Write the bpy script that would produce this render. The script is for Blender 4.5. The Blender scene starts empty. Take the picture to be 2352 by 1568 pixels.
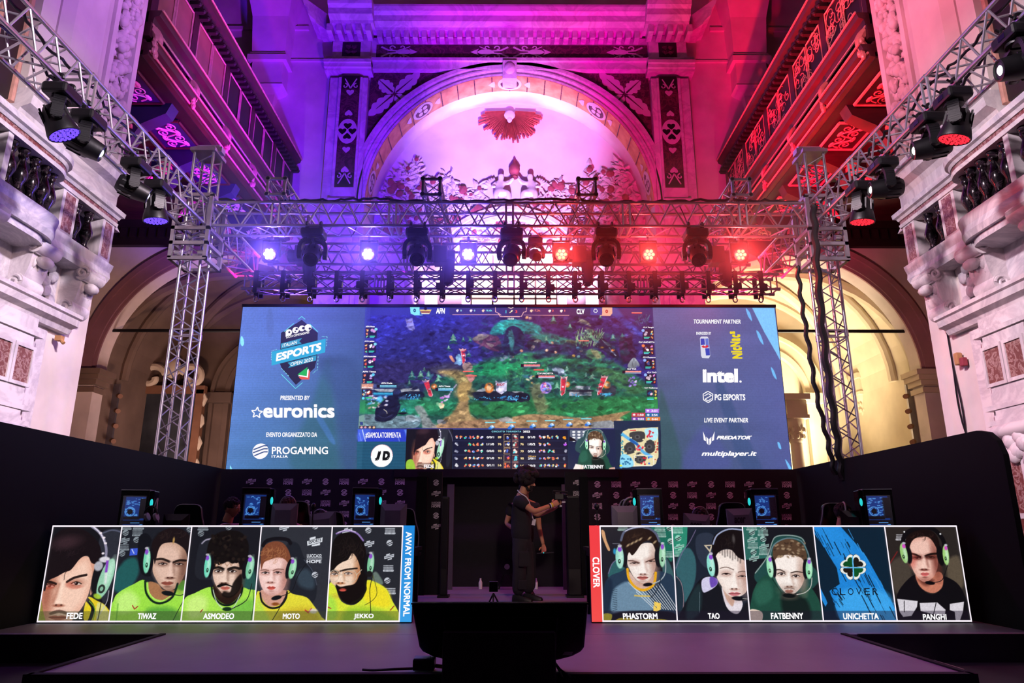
import bpy,bmesh,math,random
import numpy as np
from mathutils import Vector,Matrix,Quaternion
from mathutils.geometry import tessellate_polygon
random.seed(7)
PI=math.pi
SC=bpy.context.scene
COL=SC.collection
# ------------------------------------------------------------------ camera
F=1600.0;CX=1170.0;CY=784.0;PITCH=math.radians(15.08);ZC=0.96
cp,sp=math.cos(PITCH),math.sin(PITCH)
cam=bpy.data.cameras.new('camera');camo=bpy.data.objects.new('camera',cam);COL.objects.link(camo)
cam.sensor_width=36.0;cam.lens=36.0*F/2352.0
cam.clip_start=0.05;cam.clip_end=200
camo.location=(0,0,ZC);camo.rotation_euler=(PI/2+PITCH,0,-6.0/1600/cp)
SC.camera=camo
SC.view_settings.view_transform='Standard';SC.view_settings.look='None'
SC.view_settings.exposure=0.0;SC.view_settings.gamma=1.0
SC.view_settings.use_curve_mapping=False
SC.cycles.max_bounces=4;SC.cycles.diffuse_bounces=2;SC.cycles.glossy_bounces=3;SC.cycles.volume_bounces=0;SC.cycles.adaptive_threshold=.015
SC.cycles.use_denoising=True;SC.cycles.sample_clamp_indirect=4.0
def ray(px,py):
 x=(px-CX)/F;y=-(py-CY)/F
 return x,cp-y*sp,y*cp+sp # X, Y, Z per unit depth
def P(px,py,Y):
 x,yy,z=ray(px,py);k=Y/yy
 return Vector((x*k,Y,ZC+z*k))
def PZ(px,py,Z):
 x,yy,z=ray(px,py);k=(Z-ZC)/z
 return Vector((x*k,yy*k,Z))
def PXp(px,py,X):
 x,yy,z=ray(px,py);k=X/x
 return Vector((X,yy*k,ZC+z*k))
 # ------------------------------------------------------------------ world and the large lights
w=bpy.data.worlds.new('world');SC.world=w;w.use_nodes=True
w.node_tree.nodes['Background'].inputs[0].default_value=(0.55,0.42,0.62,1)
w.node_tree.nodes['Background'].inputs[1].default_value=0.006
def light(kind,name,loc,target,color,energy,size=0.3,angle=60,blend=0.6,size_y=None,spread=None):
 l=bpy.data.lights.new(name,kind);o=bpy.data.objects.new(name,l);COL.objects.link(o)
 l.color=color;l.energy=energy;o.location=loc
 if target is not None:
  o.rotation_euler=(Vector(target)-Vector(loc)).to_track_quat('-Z','Y').to_euler()
 if kind=='SPOT':
  l.spot_size=math.radians(angle);l.spot_blend=blend;l.shadow_soft_size=size
 elif kind=='AREA':
  l.shape='RECTANGLE';l.size=size;l.size_y=size_y or size
  if spread:l.spread=math.radians(spread)
 else:
  l.shadow_soft_size=size
 return o
 # coloured floods standing behind the big screen, washing the chancel wall
light('SPOT','flood_violet',(-3.4,13.6,4.8),(-6.4,21,13.4),(0.10,0.006,1.0),8600,.2,76,.8)
light('SPOT','flood_violet_high',(-1.6,13.8,4.9),(-3.4,21,17.4),(0.46,0.01,1.0),2400,.2,50,.9)
light('SPOT','flood_magenta',(0.5,13.8,4.9),(0.8,20.5,18.4),(1.0,0.0,0.86),6500,.2,40,.9)
light('SPOT','flood_crimson',(3.4,13.6,4.8),(6.4,21,13.4),(1.0,0.0,0.17),3800,.2,76,.8)
light('SPOT','flood_crimson_high',(2.4,13.8,4.9),(5.0,21,17.2),(1.0,0.0,0.30),1700,.2,44,.9)
# pink-white uplights in the apse; the lunette spot behind the screen is added
light('AREA','apse_uplight',(0,21.75,7.6),(0,23.2,14.0),(1.0,0.60,0.97),340,6.0,size_y=.4,spread=44)
light('SPOT','lunette_flood',(0,13.9,4.9),(0,22.35,12.9),(0.52,0.33,1.0),24000,.3,39,.9)
light('AREA','apse_low_light',(0,21.6,4.6),(0,22.6,8.0),(1.0,0.42,0.66),150,6.0,size_y=.5)
# galleries
light('SPOT','gallery_red_left',(-4.7,13.4,4.8),(-8.0,14.4,10.4),(1.0,0.01,0.36),2600,.15,60,.8)
light('SPOT','gallery_blue_left',(-1.0,13.4,4.8),(-7.2,15.8,11.2),(0.36,0.02,1.0),8500,.15,54,.8)
light('SPOT','gallery_red_right',(4.4,13.4,4.8),(7.9,14.6,10.4),(1.0,0.008,0.04),13000,.15,66,.8)
# hall lamps behind the camera that reach the side walls
light('SPOT','hall_lamp_left',(4.5,2.0,9.5),(-7.3,8.8,4.4),(1.0,0.82,0.96),12500,.35,38,.9)
light('SPOT','hall_lamp_right',(-4.5,2.0,9.5),(7.3,8.8,4.4),(1.0,0.80,0.90),10400,.35,38,.9)
light('SPOT','wash_violet_left',(3.6,5.6,9.0),(-7.3,11.0,11.5),(0.55,0.22,1.0),6000,.2,42,.9)
light('SPOT','wash_pink_right',(-3.6,5.6,9.0),(7.3,11.0,11.5),(1.0,0.22,0.36),8500,.2,42,.9)
light('SPOT','wash_pink_low_left',(3.0,4.6,7.0),(-7.3,11.2,3.2),(1.0,0.66,0.64),2400,.2,32,.9)
light('SPOT','wash_pink_low_right',(-3.0,4.6,7.0),(7.3,11.2,3.2),(1.0,0.52,0.68),1900,.2,32,.9)
# chapels behind the side arches
light('AREA','chapel_lamp_right',(11.2,24.2,1.9),(9.2,26.2,8.0),(1.0,0.80,0.54),850,2.2,size_y=2.0,spread=110)
light('AREA','chapel_lamp_left',(-9.6,22.4,2.3),(-9.6,25.0,6.5),(1.0,0.66,0.62),170,2.2,size_y=2.0)
light('SPOT','transept_glow_left',(-6.4,12.4,1.5),(-9.2,21,6.0),(1.0,0.55,0.40),2100,.3,75,.9)
light('SPOT','transept_glow_right',(6.4,12.4,1.5),(9.2,21,6.0),(1.0,0.5,0.40),900,.3,75,.9)
# high lamps over the front of the stage
light('SPOT','stage_wash_violet',(-2.6,4.6,7.2),(-1.4,6.6,0),(0.5,0.22,1.0),95,.12,64,.9)
light('SPOT','stage_wash_red',(3.0,4.6,7.2),(1.8,6.4,0),(1.0,0.12,0.6),130,.12,60,.9)
light('SPOT','stage_wash_blue',(5.0,4.4,7.0),(2.7,5.9,0),(0.26,0.10,1.0),330,.12,42,.9)
light('SPOT','front_of_house',(1.5,-3.0,6.0),(0.3,10.5,1.2),(1.0,0.72,0.66),2400,.3,15,.9)
light('SPOT','truss_wash_blue',(-4.4,13.0,4.6),(-3.6,11.6,6.4),(0.22,0.08,1.0),260,.1,140,.9)
light('SPOT','truss_wash_red',(4.4,13.0,4.6),(3.6,11.6,6.4),(1.0,0.02,0.10),260,.1,140,.9)
light('SPOT','truss_key_left',(4.0,3.0,9.5),(-4.6,9.5,6.3),(1.0,0.80,0.95),380,.3,34,.9)
light('SPOT','truss_key_right',(-4.0,3.0,9.5),(4.6,9.5,6.3),(1.0,0.80,0.86),380,.3,34,.9)
# ------------------------------------------------------------------ materials
def lin(c):
 return tuple((x/12.92 if x<=0.04045 else((x+0.055)/1.055)**2.4)for x in c)
def hx(s):
 return tuple(int(s[i:i+2],16)/255 for i in(0,2,4))
def new_mat(name):
 m=bpy.data.materials.new(name);m.use_nodes=True
 return m,m.node_tree.nodes,m.node_tree.links,m.node_tree.nodes['Principled BSDF']
def pbr(name,col,rough=.6,metal=0.0,var=0.0,vscale=4.0,bump=0.0,bscale=30.0,spec=0.5,col2=None,stretch=(1,1,1)):
 m,n,l,b=new_mat(name)
 c=lin(hx(col))if isinstance(col,str)else col
 b.inputs['Base Color'].default_value=(*c,1);b.inputs['Roughness'].default_value=rough
 b.inputs['Metallic'].default_value=metal;b.inputs['Specular IOR Level'].default_value=spec
 tc=n.new('ShaderNodeTexCoord');mp=n.new('ShaderNodeMapping');l.new(tc.outputs['Object'],mp.inputs[0])
 mp.inputs['Scale'].default_value=stretch
 if var or col2:
  nz=n.new('ShaderNodeTexNoise');nz.inputs['Scale'].default_value=vscale;nz.inputs['Detail'].default_value=6
  l.new(mp.outputs[0],nz.inputs['Vector'])
  r=n.new('ShaderNodeValToRGB');r.color_ramp.elements[0].position=.35;r.color_ramp.elements[1].position=.68
  c2=lin(hx(col2))if col2 else tuple(x*(1-var)for x in c)
  r.color_ramp.elements[0].color=(*c2,1);r.color_ramp.elements[1].color=(*c,1)
  l.new(nz.outputs[0],r.inputs[0]);l.new(r.outputs[0],b.inputs['Base Color'])
 if bump:
  nb=n.new('ShaderNodeTexNoise');nb.inputs['Scale'].default_value=bscale;nb.inputs['Detail'].default_value=4
  l.new(mp.outputs[0],nb.inputs['Vector'])
  bp=n.new('ShaderNodeBump');bp.inputs['Strength'].default_value=bump;bp.inputs['Distance'].default_value=.02
  l.new(nb.outputs[0],bp.inputs['Height']);l.new(bp.outputs[0],b.inputs['Normal'])
 return m
def marble(name,base,vein,scale=1.6,rough=.35,w0=.44,w1=.56):
 m,n,l,b=new_mat(name)
 tc=n.new('ShaderNodeTexCoord')
 nz=n.new('ShaderNodeTexNoise');nz.inputs['Scale'].default_value=scale;nz.inputs['Detail'].default_value=9
 nz.inputs['Distortion'].default_value=1.6;nz.inputs['Roughness'].default_value=.62
 l.new(tc.outputs['Object'],nz.inputs['Vector'])
 r=n.new('ShaderNodeValToRGB');e=r.color_ramp.elements
 e[0].position=w0;e[1].position=w1;e[0].color=(*lin(hx(base)),1);e[1].color=(*lin(hx(base)),1)
 k=e.new((w0+w1)/2);k.color=(*lin(hx(vein)),1)
 l.new(nz.outputs[0],r.inputs[0]);l.new(r.outputs[0],b.inputs['Base Color']);b.inputs['Roughness'].default_value=rough
 return m
def emis(name,col,strength=1.0):
 m,n,l,b=new_mat(name)
 c=lin(hx(col))if isinstance(col,str)else col
 b.inputs['Base Color'].default_value=(*[x*.3 for x in c],1)
 b.inputs['Emission Color'].default_value=(*c,1);b.inputs['Emission Strength'].default_value=strength
 return m
M=dict(
 plaster=pbr('plaster','e3d8d2',.85,var=.22,vscale=1.1,bump=.12,bscale=9),
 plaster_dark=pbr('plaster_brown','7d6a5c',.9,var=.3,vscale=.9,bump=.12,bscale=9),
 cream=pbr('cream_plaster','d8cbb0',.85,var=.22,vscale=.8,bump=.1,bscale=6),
 white_marble=marble('white_marble','dad4d4','bdb6ba',.9,.45,.40,.58),
 grey_marble=marble('grey_marble','d2cdd0','aeaab2',.9,.4,.40,.58),
 red_marble=marble('red_marble','6e3a36','a88a84',8.5,.4,.48,.62),
 dark_marble=marble('dark_marble','120e14','3a2c36',5.0,.2,.50,.58),
 inlay_dark=marble('inlay_dark','3a1a2a','6a3a48',2.6,.5),
 inlay_black=pbr('inlay_black','1a0d18',.5,var=.2),
 inlay_white=pbr('inlay_white','cfc6c8',.5,var=.12,vscale=3),
 band_gold=pbr('band_ochre','c9a06a',.7,col2='a8784e',vscale=3.0),
 lunette=pbr('lunette_plaster','e2d6d8',.9,col2='cbbcc4',vscale=.7),
 stucco=pbr('stucco_relief','e2d2d0',.8,var=.25,vscale=4),
 stucco_red=pbr('stucco_rose','9a3a48',.8,var=.3,vscale=6),
 stucco_ray=pbr('gilded_ray','b8564a',.45,var=.3,vscale=6),
 wood=pbr('gallery_wood','3c151c',.55,var=.4,vscale=3,stretch=(1,1,6)),
 wood_dark=pbr('gallery_wood_dark','1e0e10',.6,var=.4,vscale=3),
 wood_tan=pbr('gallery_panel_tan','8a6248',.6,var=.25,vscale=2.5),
 gilt=pbr('gilding','d09a88',.42,.2,var=.3,vscale=8),
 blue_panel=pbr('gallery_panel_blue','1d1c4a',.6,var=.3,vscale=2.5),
 alu=pbr('aluminium','b6b2ba',.32,.85,var=.12,vscale=9),
 alu_dark=pbr('aluminium_dull','8a8690',.4,.8,var=.1,vscale=9),
 black=pbr('black_metal','0a0a0e',.45,.2,var=.2,vscale=12,bump=.05),
 blackgloss=pbr('black_gloss','0c0c10',.18,var=.2,vscale=9),
 blackcloth=pbr('black_cloth','0d0c12',.9,var=.3,vscale=18,bump=.1,bscale=120),
 panelblack=pbr('stage_panel_black','08090f',.75,var=.15,vscale=1.2,spec=.15),
 flatgrey=pbr('stage_flat_grey','4d4552',.8,var=.12,vscale=2),
 floor=pbr('stage_floor_grey','918e98',.5,var=.14,vscale=1.4,bump=.06,bscale=40),
 pale_stone=pbr('pale_stone','b9a09a',.4,var=.2,vscale=2.2),
 greyplastic=pbr('grey_plastic','808088',.38,var=.12,vscale=6),
 skin=pbr('skin','c08a68',.55,var=.12,vscale=14),
 hair=pbr('hair','1a0f12',.8,var=.4,vscale=40,bump=.5,bscale=90),
 shirt=pbr('shirt_black','17161e',.85,var=.25,vscale=10,bump=.2,bscale=25),
 trouser=pbr('trousers_charcoal','211d22',.9,var=.3,vscale=9,bump=.35,bscale=16),
 mint=pbr('headset_mint','a8d8a0',.4,var=.08),
 yellow=pbr('wrist_yellow','e8d820',.6,var=.1),
 white=pbr('white_print','d8d4da',.7,var=.06),
 orange=pbr('orange_plastic','c9781a',.5,var=.1),
 chrome=pbr('steel','c8c8cc',.25,1.0,var=.1),
 skyglass=emis('bright_window_pane',(1.0,.93,.80),2.6),
 led_violet=emis('led_violet',(.14,.06,1.0),1.7),
 led_red=emis('led_red',(1.0,.02,.04),1.5),
 led_bluewhite=emis('led_bluewhite',(.45,.62,1.0),14.0),
 led_warmred=emis('led_warmred',(1.0,.16,.07),4.5),
 led_white=emis('lens_white',(.85,.95,.85),6.0),
 teal=emis('teal_indicator',(.02,.55,.55),1.2),
 pcblue=emis('case_light_blue',(.01,.07,.42),.5),
 pcpale=emis('case_light_pale',(.10,.36,.85),.9),
 )
# picture material of the screens: colour per vertex, given off as light
def picture_mat():
 m,n,l,b=new_mat('screen_picture')
 a=n.new('ShaderNodeAttribute');a.attribute_name='Col'
 b.inputs['Base Color'].default_value=(.004,.004,.006,1);b.inputs['Roughness'].default_value=.5
 l.new(a.outputs['Color'],b.inputs['Emission Color']);b.inputs['Emission Strength'].default_value=1.0
 return m
M['picture']=picture_mat()
M['picture'].cycles.emission_sampling='NONE'
# ------------------------------------------------------------------ builders
class MB:
 def __init__(s):s.v=[];s.f=[]
 def add(s,vs,fs):
  o=len(s.v);s.v+=[tuple(x)for x in vs];s.f+=[tuple(i+o for i in f)for f in fs];return s
 def box(s,c,d,rot=None):
  c=Vector(c);vs=[]
  for z in(-.5,.5):
   for x,y in((-.5,-.5),(.5,-.5),(.5,.5),(-.5,.5)):
    p=Vector((x*d[0],y*d[1],z*d[2]))
    if rot is not None:p=rot @ p
    vs.append(c+p)
  return s.add(vs,[(3,2,1,0),(4,5,6,7),(0,1,5,4),(1,2,6,5),(2,3,7,6),(3,0,4,7)])
 def box2(s,a,b):
  a=Vector(a);b=Vector(b)
  return s.box((a+b)/2,[abs(x)for x in(b-a)])
 def bar(s,p,q,wd,h,up=(0,0,1)):
  p=Vector(p);q=Vector(q);d=(q-p);L=d.length
  if L<1e-6:return s
  y=d.normalized();x=y.cross(Vector(up))
  if x.length<1e-4:x=y.cross(Vector((1,0,0)))
  x.normalize();z=x.cross(y)
  return s.box((p+q)/2,(wd,L,h),Matrix((x,y,z)).transposed())
 def cyl(s,p,q,r,n=10,r2=None,cap=True):
  p=Vector(p);q=Vector(q);d=q-p
  if d.length<1e-6:return s
  if r2 is None:r2=r
  z=d.normalized();x=z.orthogonal().normalized();y=z.cross(x)
  vs=[p+(x*math.cos(2*PI*i/n)+y*math.sin(2*PI*i/n))*r for i in range(n)]
  vs+=[q+(x*math.cos(2*PI*i/n)+y*math.sin(2*PI*i/n))*r2 for i in range(n)]
  fs=[(i,(i+1)%n,n+(i+1)%n,n+i)for i in range(n)]
  if cap:fs+=[tuple(range(n-1,-1,-1)),tuple(range(n,2*n))]
  return s.add(vs,fs)
 def tube(s,pts,r,n=8,closed=False,rs=None):
  pts=[Vector(p)for p in pts];m=len(pts);vs=[];up=None
  for i,p in enumerate(pts):
   a=pts[(i-1)%m]if(closed or i)else p;b=pts[(i+1)%m]if(closed or i<m-1)else p
   t=(b-a).normalized()
   if up is None:up=t.orthogonal().normalized()
   up=(up-t*up.dot(t))
   up=up.normalized()if up.length>1e-6 else t.orthogonal().normalized()
   y=t.cross(up);rr=rs[i]if rs else r
   vs+=[p+(up*math.cos(2*PI*k/n)+y*math.sin(2*PI*k/n))*rr for k in range(n)]
  fs=[]
  for i in range(m if closed else m-1):
   j=(i+1)%m
   fs+=[(i*n+k,i*n+(k+1)%n,j*n+(k+1)%n,j*n+k)for k in range(n)]
  if not closed:fs+=[tuple(range(n-1,-1,-1)),tuple((m-1)*n+k for k in range(n))]
  return s.add(vs,fs)
 def lathe(s,prof,c,axis=(0,0,1),n=16,ang=2*PI):
  c=Vector(c);z=Vector(axis).normalized();x=z.orthogonal().normalized();y=z.cross(x);vs=[]
  m=len(prof)
  for i in range(n):
   a=ang*i/n;d=x*math.cos(a)+y*math.sin(a)
   vs+=[c+d*r+z*h for r,h in prof]
  fs=[(i*m+k,((i+1)%n)*m+k,((i+1)%n)*m+k+1,i*m+k+1)for i in range(n)for k in range(m-1)]
  fs+=[tuple(i*m for i in range(n-1,-1,-1)),tuple(i*m+m-1 for i in range(n))]
  return s.add(vs,fs)
 def prism(s,poly,d0,d1,fr):
  """poly of 2-D points; fr(u, v, d) -> point; from depth d0 to d1, both caps"""
  n=len(poly)
  vs=[fr(u,v,d0)for u,v in poly]+[fr(u,v,d1)for u,v in poly]
  tri=tessellate_polygon([[Vector((u,v,0))for u,v in poly]])
  fs=[tuple(t)for t in tri]+[tuple(i+n for i in reversed(t))for t in tri]
  fs+=[(i,(i+1)%n,n+(i+1)%n,n+i)for i in range(n)]
  return s.add(vs,fs)
 def sph(s,c,r,n=10,m=6,sc=(1,1,1),rot=None):
  c=Vector(c);vs=[];fs=[]
  for j in range(m+1):
   t=PI*j/m
   for i in range(n):
    a=2*PI*i/n
    p=Vector((math.sin(t)*math.cos(a)*sc[0],math.sin(t)*math.sin(a)*sc[1],math.cos(t)*sc[2]))*r
    if rot is not None:p=rot @ p
    vs.append(c+p)
  for j in range(m):
   for i in range(n):
    fs.append((j*n+i,(j+1)*n+i,(j+1)*n+(i+1)%n,j*n+(i+1)%n))
  return s.add(vs,fs)
 def sweep(s,prof,path,closed_prof=True):
  """prof: list of (out, up) ; path: list of (point, outdir, updir)"""
  m=len(prof);vs=[]
  for p,o,u in path:
   vs+=[Vector(p)+Vector(o)*a+Vector(u)*b for a,b in prof]
  fs=[]
  for i in range(len(path)-1):
   for k in range(m if closed_prof else m-1):
    k2=(k+1)%m
    fs.append((i*m+k,(i+1)*m+k,(i+1)*m+k2,i*m+k2))
  if closed_prof:
   tri=tessellate_polygon([[Vector((a,b,0))for a,b in prof]])
   e=(len(path)-1)*m
   fs+=[tuple(t)for t in tri]+[tuple(e+i for i in reversed(t))for t in tri]
  return s.add(vs,fs)
 def build(s,name,mat,parent=None,smooth=False,loc=None,bevel=0):
  me=bpy.data.meshes.new(name);vs=s.v
  if parent is not None and loc is None:loc=(0,0,0)
  me.from_pydata([tuple(v)for v in vs],[],s.f);me.validate(verbose=False)
  bm=bmesh.new();bm.from_mesh(me);bmesh.ops.recalc_face_normals(bm,faces=bm.faces)
  bm.to_mesh(me);bm.free()
  if isinstance(mat,str):mat=M[mat]
  me.materials.append(mat)
  if smooth:
   me.polygons.foreach_set('use_smooth',[True]*len(me.polygons))
   try:me.set_sharp_from_angle(angle=math.radians(40))
   except Exception:pass
  o=bpy.data.objects.new(name,me);COL.objects.link(o)
  if parent is not None:
   o.parent=parent
   # geometry is given in world space; the parent's base is taken off
   wm=world_of(parent);o.matrix_parent_inverse=wm.inverted()
  if bevel:
   md=o.modifiers.new('bevel','BEVEL');md.width=bevel;md.segments=2;md.limit_method='ANGLE'
  return o
def world_of(o):
 m=o.matrix_basis.copy()if o.parent is None else world_of(o.parent)@ o.matrix_parent_inverse @ o.matrix_basis
 return m
def tag(o,label=None,cat=None,group=None,kind=None):
 if label:o['label']=label
 if cat:o['category']=cat
 if group:o['group']=group
 if kind:o['kind']=kind
 return o
def thing(name,label,cat,loc=(0,0,0),group=None):
 o=bpy.data.objects.new(name,None);COL.objects.link(o);o.location=loc
 o.empty_display_size=.1
 return tag(o,label,cat,group)
def struct(o,label=None,cat=None):
 return tag(o,label,cat,None,'structure')
def copy_tree(o,offset_matrix=None,label=None,parent=None,kids=None):
 if kids is None:
  kids={}
  for x in bpy.data.objects:
   if x.parent:kids.setdefault(x.parent.name,[]).append(x)
 c=o.copy();COL.objects.link(c)
 if parent is not None:c.parent=parent
 if offset_matrix is not None:c.matrix_basis=offset_matrix @ c.matrix_basis
 if label:c['label']=label
 for ch in kids.get(o.name,[]):copy_tree(ch,None,None,c,kids)
 return c
def smoothpoly(pts,k=6,closed=True):
 n=len(pts);out=[]
 rng=range(n)if closed else range(n-1)
 g=(lambda i:pts[i%n])if closed else(lambda i:pts[max(0,min(n-1,i))])
 for i in rng:
  p0,p1,p2,p3=g(i-1),g(i),g(i+1),g(i+2)
  for j in range(k):
   t=j/k;t2=t*t;t3=t2*t
   out.append(tuple(.5*(2*p1[d]+(p2[d]-p0[d])*t+(2*p0[d]-5*p1[d]+4*p2[d]-p3[d])*t2+(3*p1[d]-p0[d]-3*p2[d]+p3[d])*t3)for d in range(len(p1))))
 if not closed:out.append(tuple(pts[-1]))
 return out
def XZ(y0,sgn=-1):
 """frame of a wall that faces the camera: u = X, v = Z, depth grows towards the camera"""
 return lambda u,v,d:Vector((u,y0+sgn*d,v))
 # ================================================================== the church
YW=21.0 # plane of the chancel wall
ARC_R,ARC_Z=4.72,11.26 # great arch
SA_X,SA_R,SA_Z=8.97,3.77,5.71 # side arches
def arch_loop(cx,r,zs,z0,n=40):
 pts=[(cx-r,z0)]
 pts+=[(cx-r*math.cos(PI*i/n),zs+r*math.sin(PI*i/n))for i in range(n+1)]
 return pts+[(cx+r,z0)]
def wall_with_holes(outer,holes,y0,y1):
 mb=MB();loops=[outer]+holes
 flat=[p for l in loops for p in l]
 tri=tessellate_polygon([[Vector((x,z,0))for x,z in l]for l in loops])
 n=len(flat)
 vs=[(x,y0,z)for x,z in flat]+[(x,y1,z)for x,z in flat]
 fs=[tuple(t)for t in tri]+[tuple(i+n for i in reversed(t))for t in tri]
 o=0
 for l in loops:
  k=len(l)
  fs+=[(o+i,o+(i+1)%k,n+o+(i+1)%k,n+o+i)for i in range(k)]
  o+=k
 return mb.add(vs,fs)
outer=[(-16,-.62),(16,-.62),(16,27),(-16,27)]
wb=wall_with_holes(outer,[arch_loop(0,ARC_R,ARC_Z,.1),arch_loop(-SA_X,SA_R,SA_Z,.1),arch_loop(SA_X,SA_R,SA_Z,.1)],YW,YW+.55)
struct(wb.build('wall_back','plaster'),'pale plaster chancel wall pierced by three arches','wall')
struct(MB().box2((-16,-6,26.5),(16,30,27)).build('ceiling','plaster'),'plaster ceiling high above the nave','ceiling')
struct(MB().box2((-16,-6,-.75),(16,30,-.62)).build('floor_church','pale_stone'),'stone church floor below the stage','floor')
# ---- apse: soffit band, lunette wall, window
ap=MB();n=48;Y1=22.35
pts=[(-ARC_R*math.cos(PI*i/n),ARC_Z+ARC_R*math.sin(PI*i/n))for i in range(n+1)]
prof_pts=[(-ARC_R,.1)]+pts+[(ARC_R,.1)]
vs=[];fs=[]
for x,z in prof_pts:
 k=1.035;zz=ARC_Z+(z-ARC_Z)*k if z>ARC_Z else z
 vs+=[(x,YW+.55,z),(x,Y1,z),(x*k,Y1,zz),(x*k,YW+.55,zz)]
for i in range(len(prof_pts)-1):
 for k in range(4):fs.append((4*i+k,4*i+4+k,4*i+4+(k+1)%4,4*i+(k+1)%4))
struct(ap.add(vs,fs).build('trim_4','plaster'),'plain reveal of the apse behind the great arch','arch reveal')
WX0,WX1,WZ0,WZ1=-1.30,1.62,5.2,10.2
lw=wall_with_holes([(-6,.1),(6,.1),(6,17),(-6,17)],[[(WX0,WZ0),(WX1,WZ0),(WX1,WZ1-.6),(WX0+2.2,WZ1),(WX0+.7,WZ1),(WX0,WZ1-.6)]],Y1,Y1+.3)
struct(lw.build('wall_apse','lunette'),'pink-lit apse wall under the great arch','wall')
wn=thing('window_1','bright daylit window in the apse behind the truss','window',(.16,Y1+.2,WZ0));struct(wn)
MB().box2((WX0,Y1+.2,WZ0),(WX1,Y1+.23,WZ1)).build('window_pane','skyglass',wn)
fr=MB()
for i in range(5):
 x=WX0+(WX1-WX0)*i/4;fr.box2((x-.03,Y1+.12,WZ0),(x+.03,Y1+.19,WZ1))
for i in range(7):
 z=WZ0+(WZ1-WZ0)*i/6;fr.box2((WX0,Y1+.12,z-.025),(WX1,Y1+.19,z+.025))
fr.build('window_frame','plaster_dark',wn)
# ---- marble arch surround
ma=thing('marble_arch','white and dark inlaid marble arch framing the apse','arch surround',(0,YW,0))
def ring(r0,r1,d0,d1,a0=0,a1=PI,n=60,cz=ARC_Z,y=YW):
 mb=MB();vs=[];fs=[]
 for i in range(n+1):
  a=a0+(a1-a0)*i/n;c,s_=-math.cos(a),math.sin(a)
  for r,d in((r0,d0),(r1,d0),(r1,d1),(r0,d1)):
   vs.append((r*c,y-d,cz+r*s_))
 for i in range(n):
  for k in range(4):
   fs.append((4*i+k,4*i+4+k,4*i+4+(k+1)%4,4*i+(k+1)%4))
 fs+=[(0,1,2,3),(4*n+3,4*n+2,4*n+1,4*n)]
 return mb.add(vs,fs)
A=MB()
for r0,r1,d in((4.72,4.80,.30),(4.80,4.93,.22),(4.93,4.99,.34),(4.99,5.12,.26),(5.12,5.25,.36)):
 q=ring(r0,r1,-.05,d);A.add(q.v,q.f)
for s_ in(-1,1):
 A.box2((s_*4.72,YW-.3,0),(s_*5.2,YW,ARC_Z))
A.build('archivolt','white_marble',ma)
# soffit band with its inlay
sb=MB();vs=[];fs=[]
for i in range(61):
 a=PI*i/60;c,s_=-math.cos(a),math.sin(a)
 for r,y in((4.72,YW-.3),(4.72,YW+.55),(4.705,YW+.55),(4.705,YW-.3)):
  vs.append((r*c,y,ARC_Z+r*s_))
for i in range(60):
 for k in range(4):fs.append((4*i+k,4*i+4+k,4*i+4+(k+1)%4,4*i+(k+1)%4))
so=sb.add(vs,fs).build('soffit','band_gold',ma);so['label']='ochre marble soffit with inlaid medallions'
si=MB();sj=MB()
def soff(a,y,r=4.69):return Vector((-r*math.cos(a),y,ARC_Z+r*math.sin(a)))
for i in range(1,24):
 a=PI*i/24;w_=.004
 si.add([soff(a-w_,YW-.29),soff(a+w_,YW-.29),soff(a+w_,YW+.54),soff(a-w_,YW+.54)],[(0,1,2,3)])
for a in(PI*.06,PI*.28,PI*.5,PI*.72,PI*.94):
 for(mb,r_,off)in((sj,.36,.0),(si,.28,.004)):
  vs=[soff(a+r_*1.15*math.cos(t)/4.7,YW+.12+r_*math.sin(t),4.69-off)for t in[2*PI*k/28 for k in range(28)]]
  mb.add(vs,[tuple(range(28))])
 for q in range(4):
  t0=PI/4+q*PI/2
  vs=[soff(a+(.15*math.cos(t0)+.09*math.cos(t))/4.7,YW+.12+.15*math.sin(t0)+.09*math.sin(t),4.68)for t in[2*PI*k/12 for k in range(12)]]
  sj.add(vs,[tuple(range(12))])
 for sg in(-1,1):
  b=a+sg*.62/4.7
  vs=[soff(b+u/4.7,YW+.12+v,4.685)for u,v in((-.12,0),(0,-.13),(.09,-.16),(.1,0),(.09,.16),(0,.13))]
  sj.add(vs,[tuple(range(6))])
sj.build('medallion','inlay_white',so);si.build('joint','inlay_dark',so)
def leaf2(cx,cz,ang,L,W,lobes=4):
 """outline of a lobed acanthus leaf"""
 up=[];n=lobes*6
 for i in range(n+1):
  t=i/n;wd=W*math.sin(PI*min(1,t*1.02+.03))**.7*(0.72+.28*abs(math.sin(t*lobes*PI)))
  up.append((t*L,wd))
 pts=up+[(x,-y)for x,y in reversed(up[1:-1])]
 c,s_=math.cos(ang),math.sin(ang)
 return[(cx+x*c-y*s_,cz+x*s_+y*c)for x,y in pts]
def flat(mb,poly,d,y=YW,th=.012):
 mb.prism(poly,d,d+th,XZ(y))
def stroke(pts,wd0,wd1):
 L=[];R=[];n=len(pts)
 for i in range(n):
  a=pts[max(0,i-1)];b=pts[min(n-1,i+1)]
  dx,dz=b[0]-a[0],b[1]-a[1];l=math.hypot(dx,dz)or 1
  wd=wd0+(wd1-wd0)*i/(n-1)
  L.append((pts[i][0]-dz/l*wd/2,pts[i][1]+dx/l*wd/2));R.append((pts[i][0]+dz/l*wd/2,pts[i][1]-dx/l*wd/2))
 return L,R
def strokeadd(mb,pts,wd0,wd1,d,y=YW):
 L,R=stroke(pts,wd0,wd1);n=len(L)
 vs=[XZ(y)(u,v,d)for u,v in L]+[XZ(y)(u,v,d)for u,v in R]
 mb.add(vs,[(i,i+1,n+i+1,n+i)for i in range(n-1)])
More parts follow.
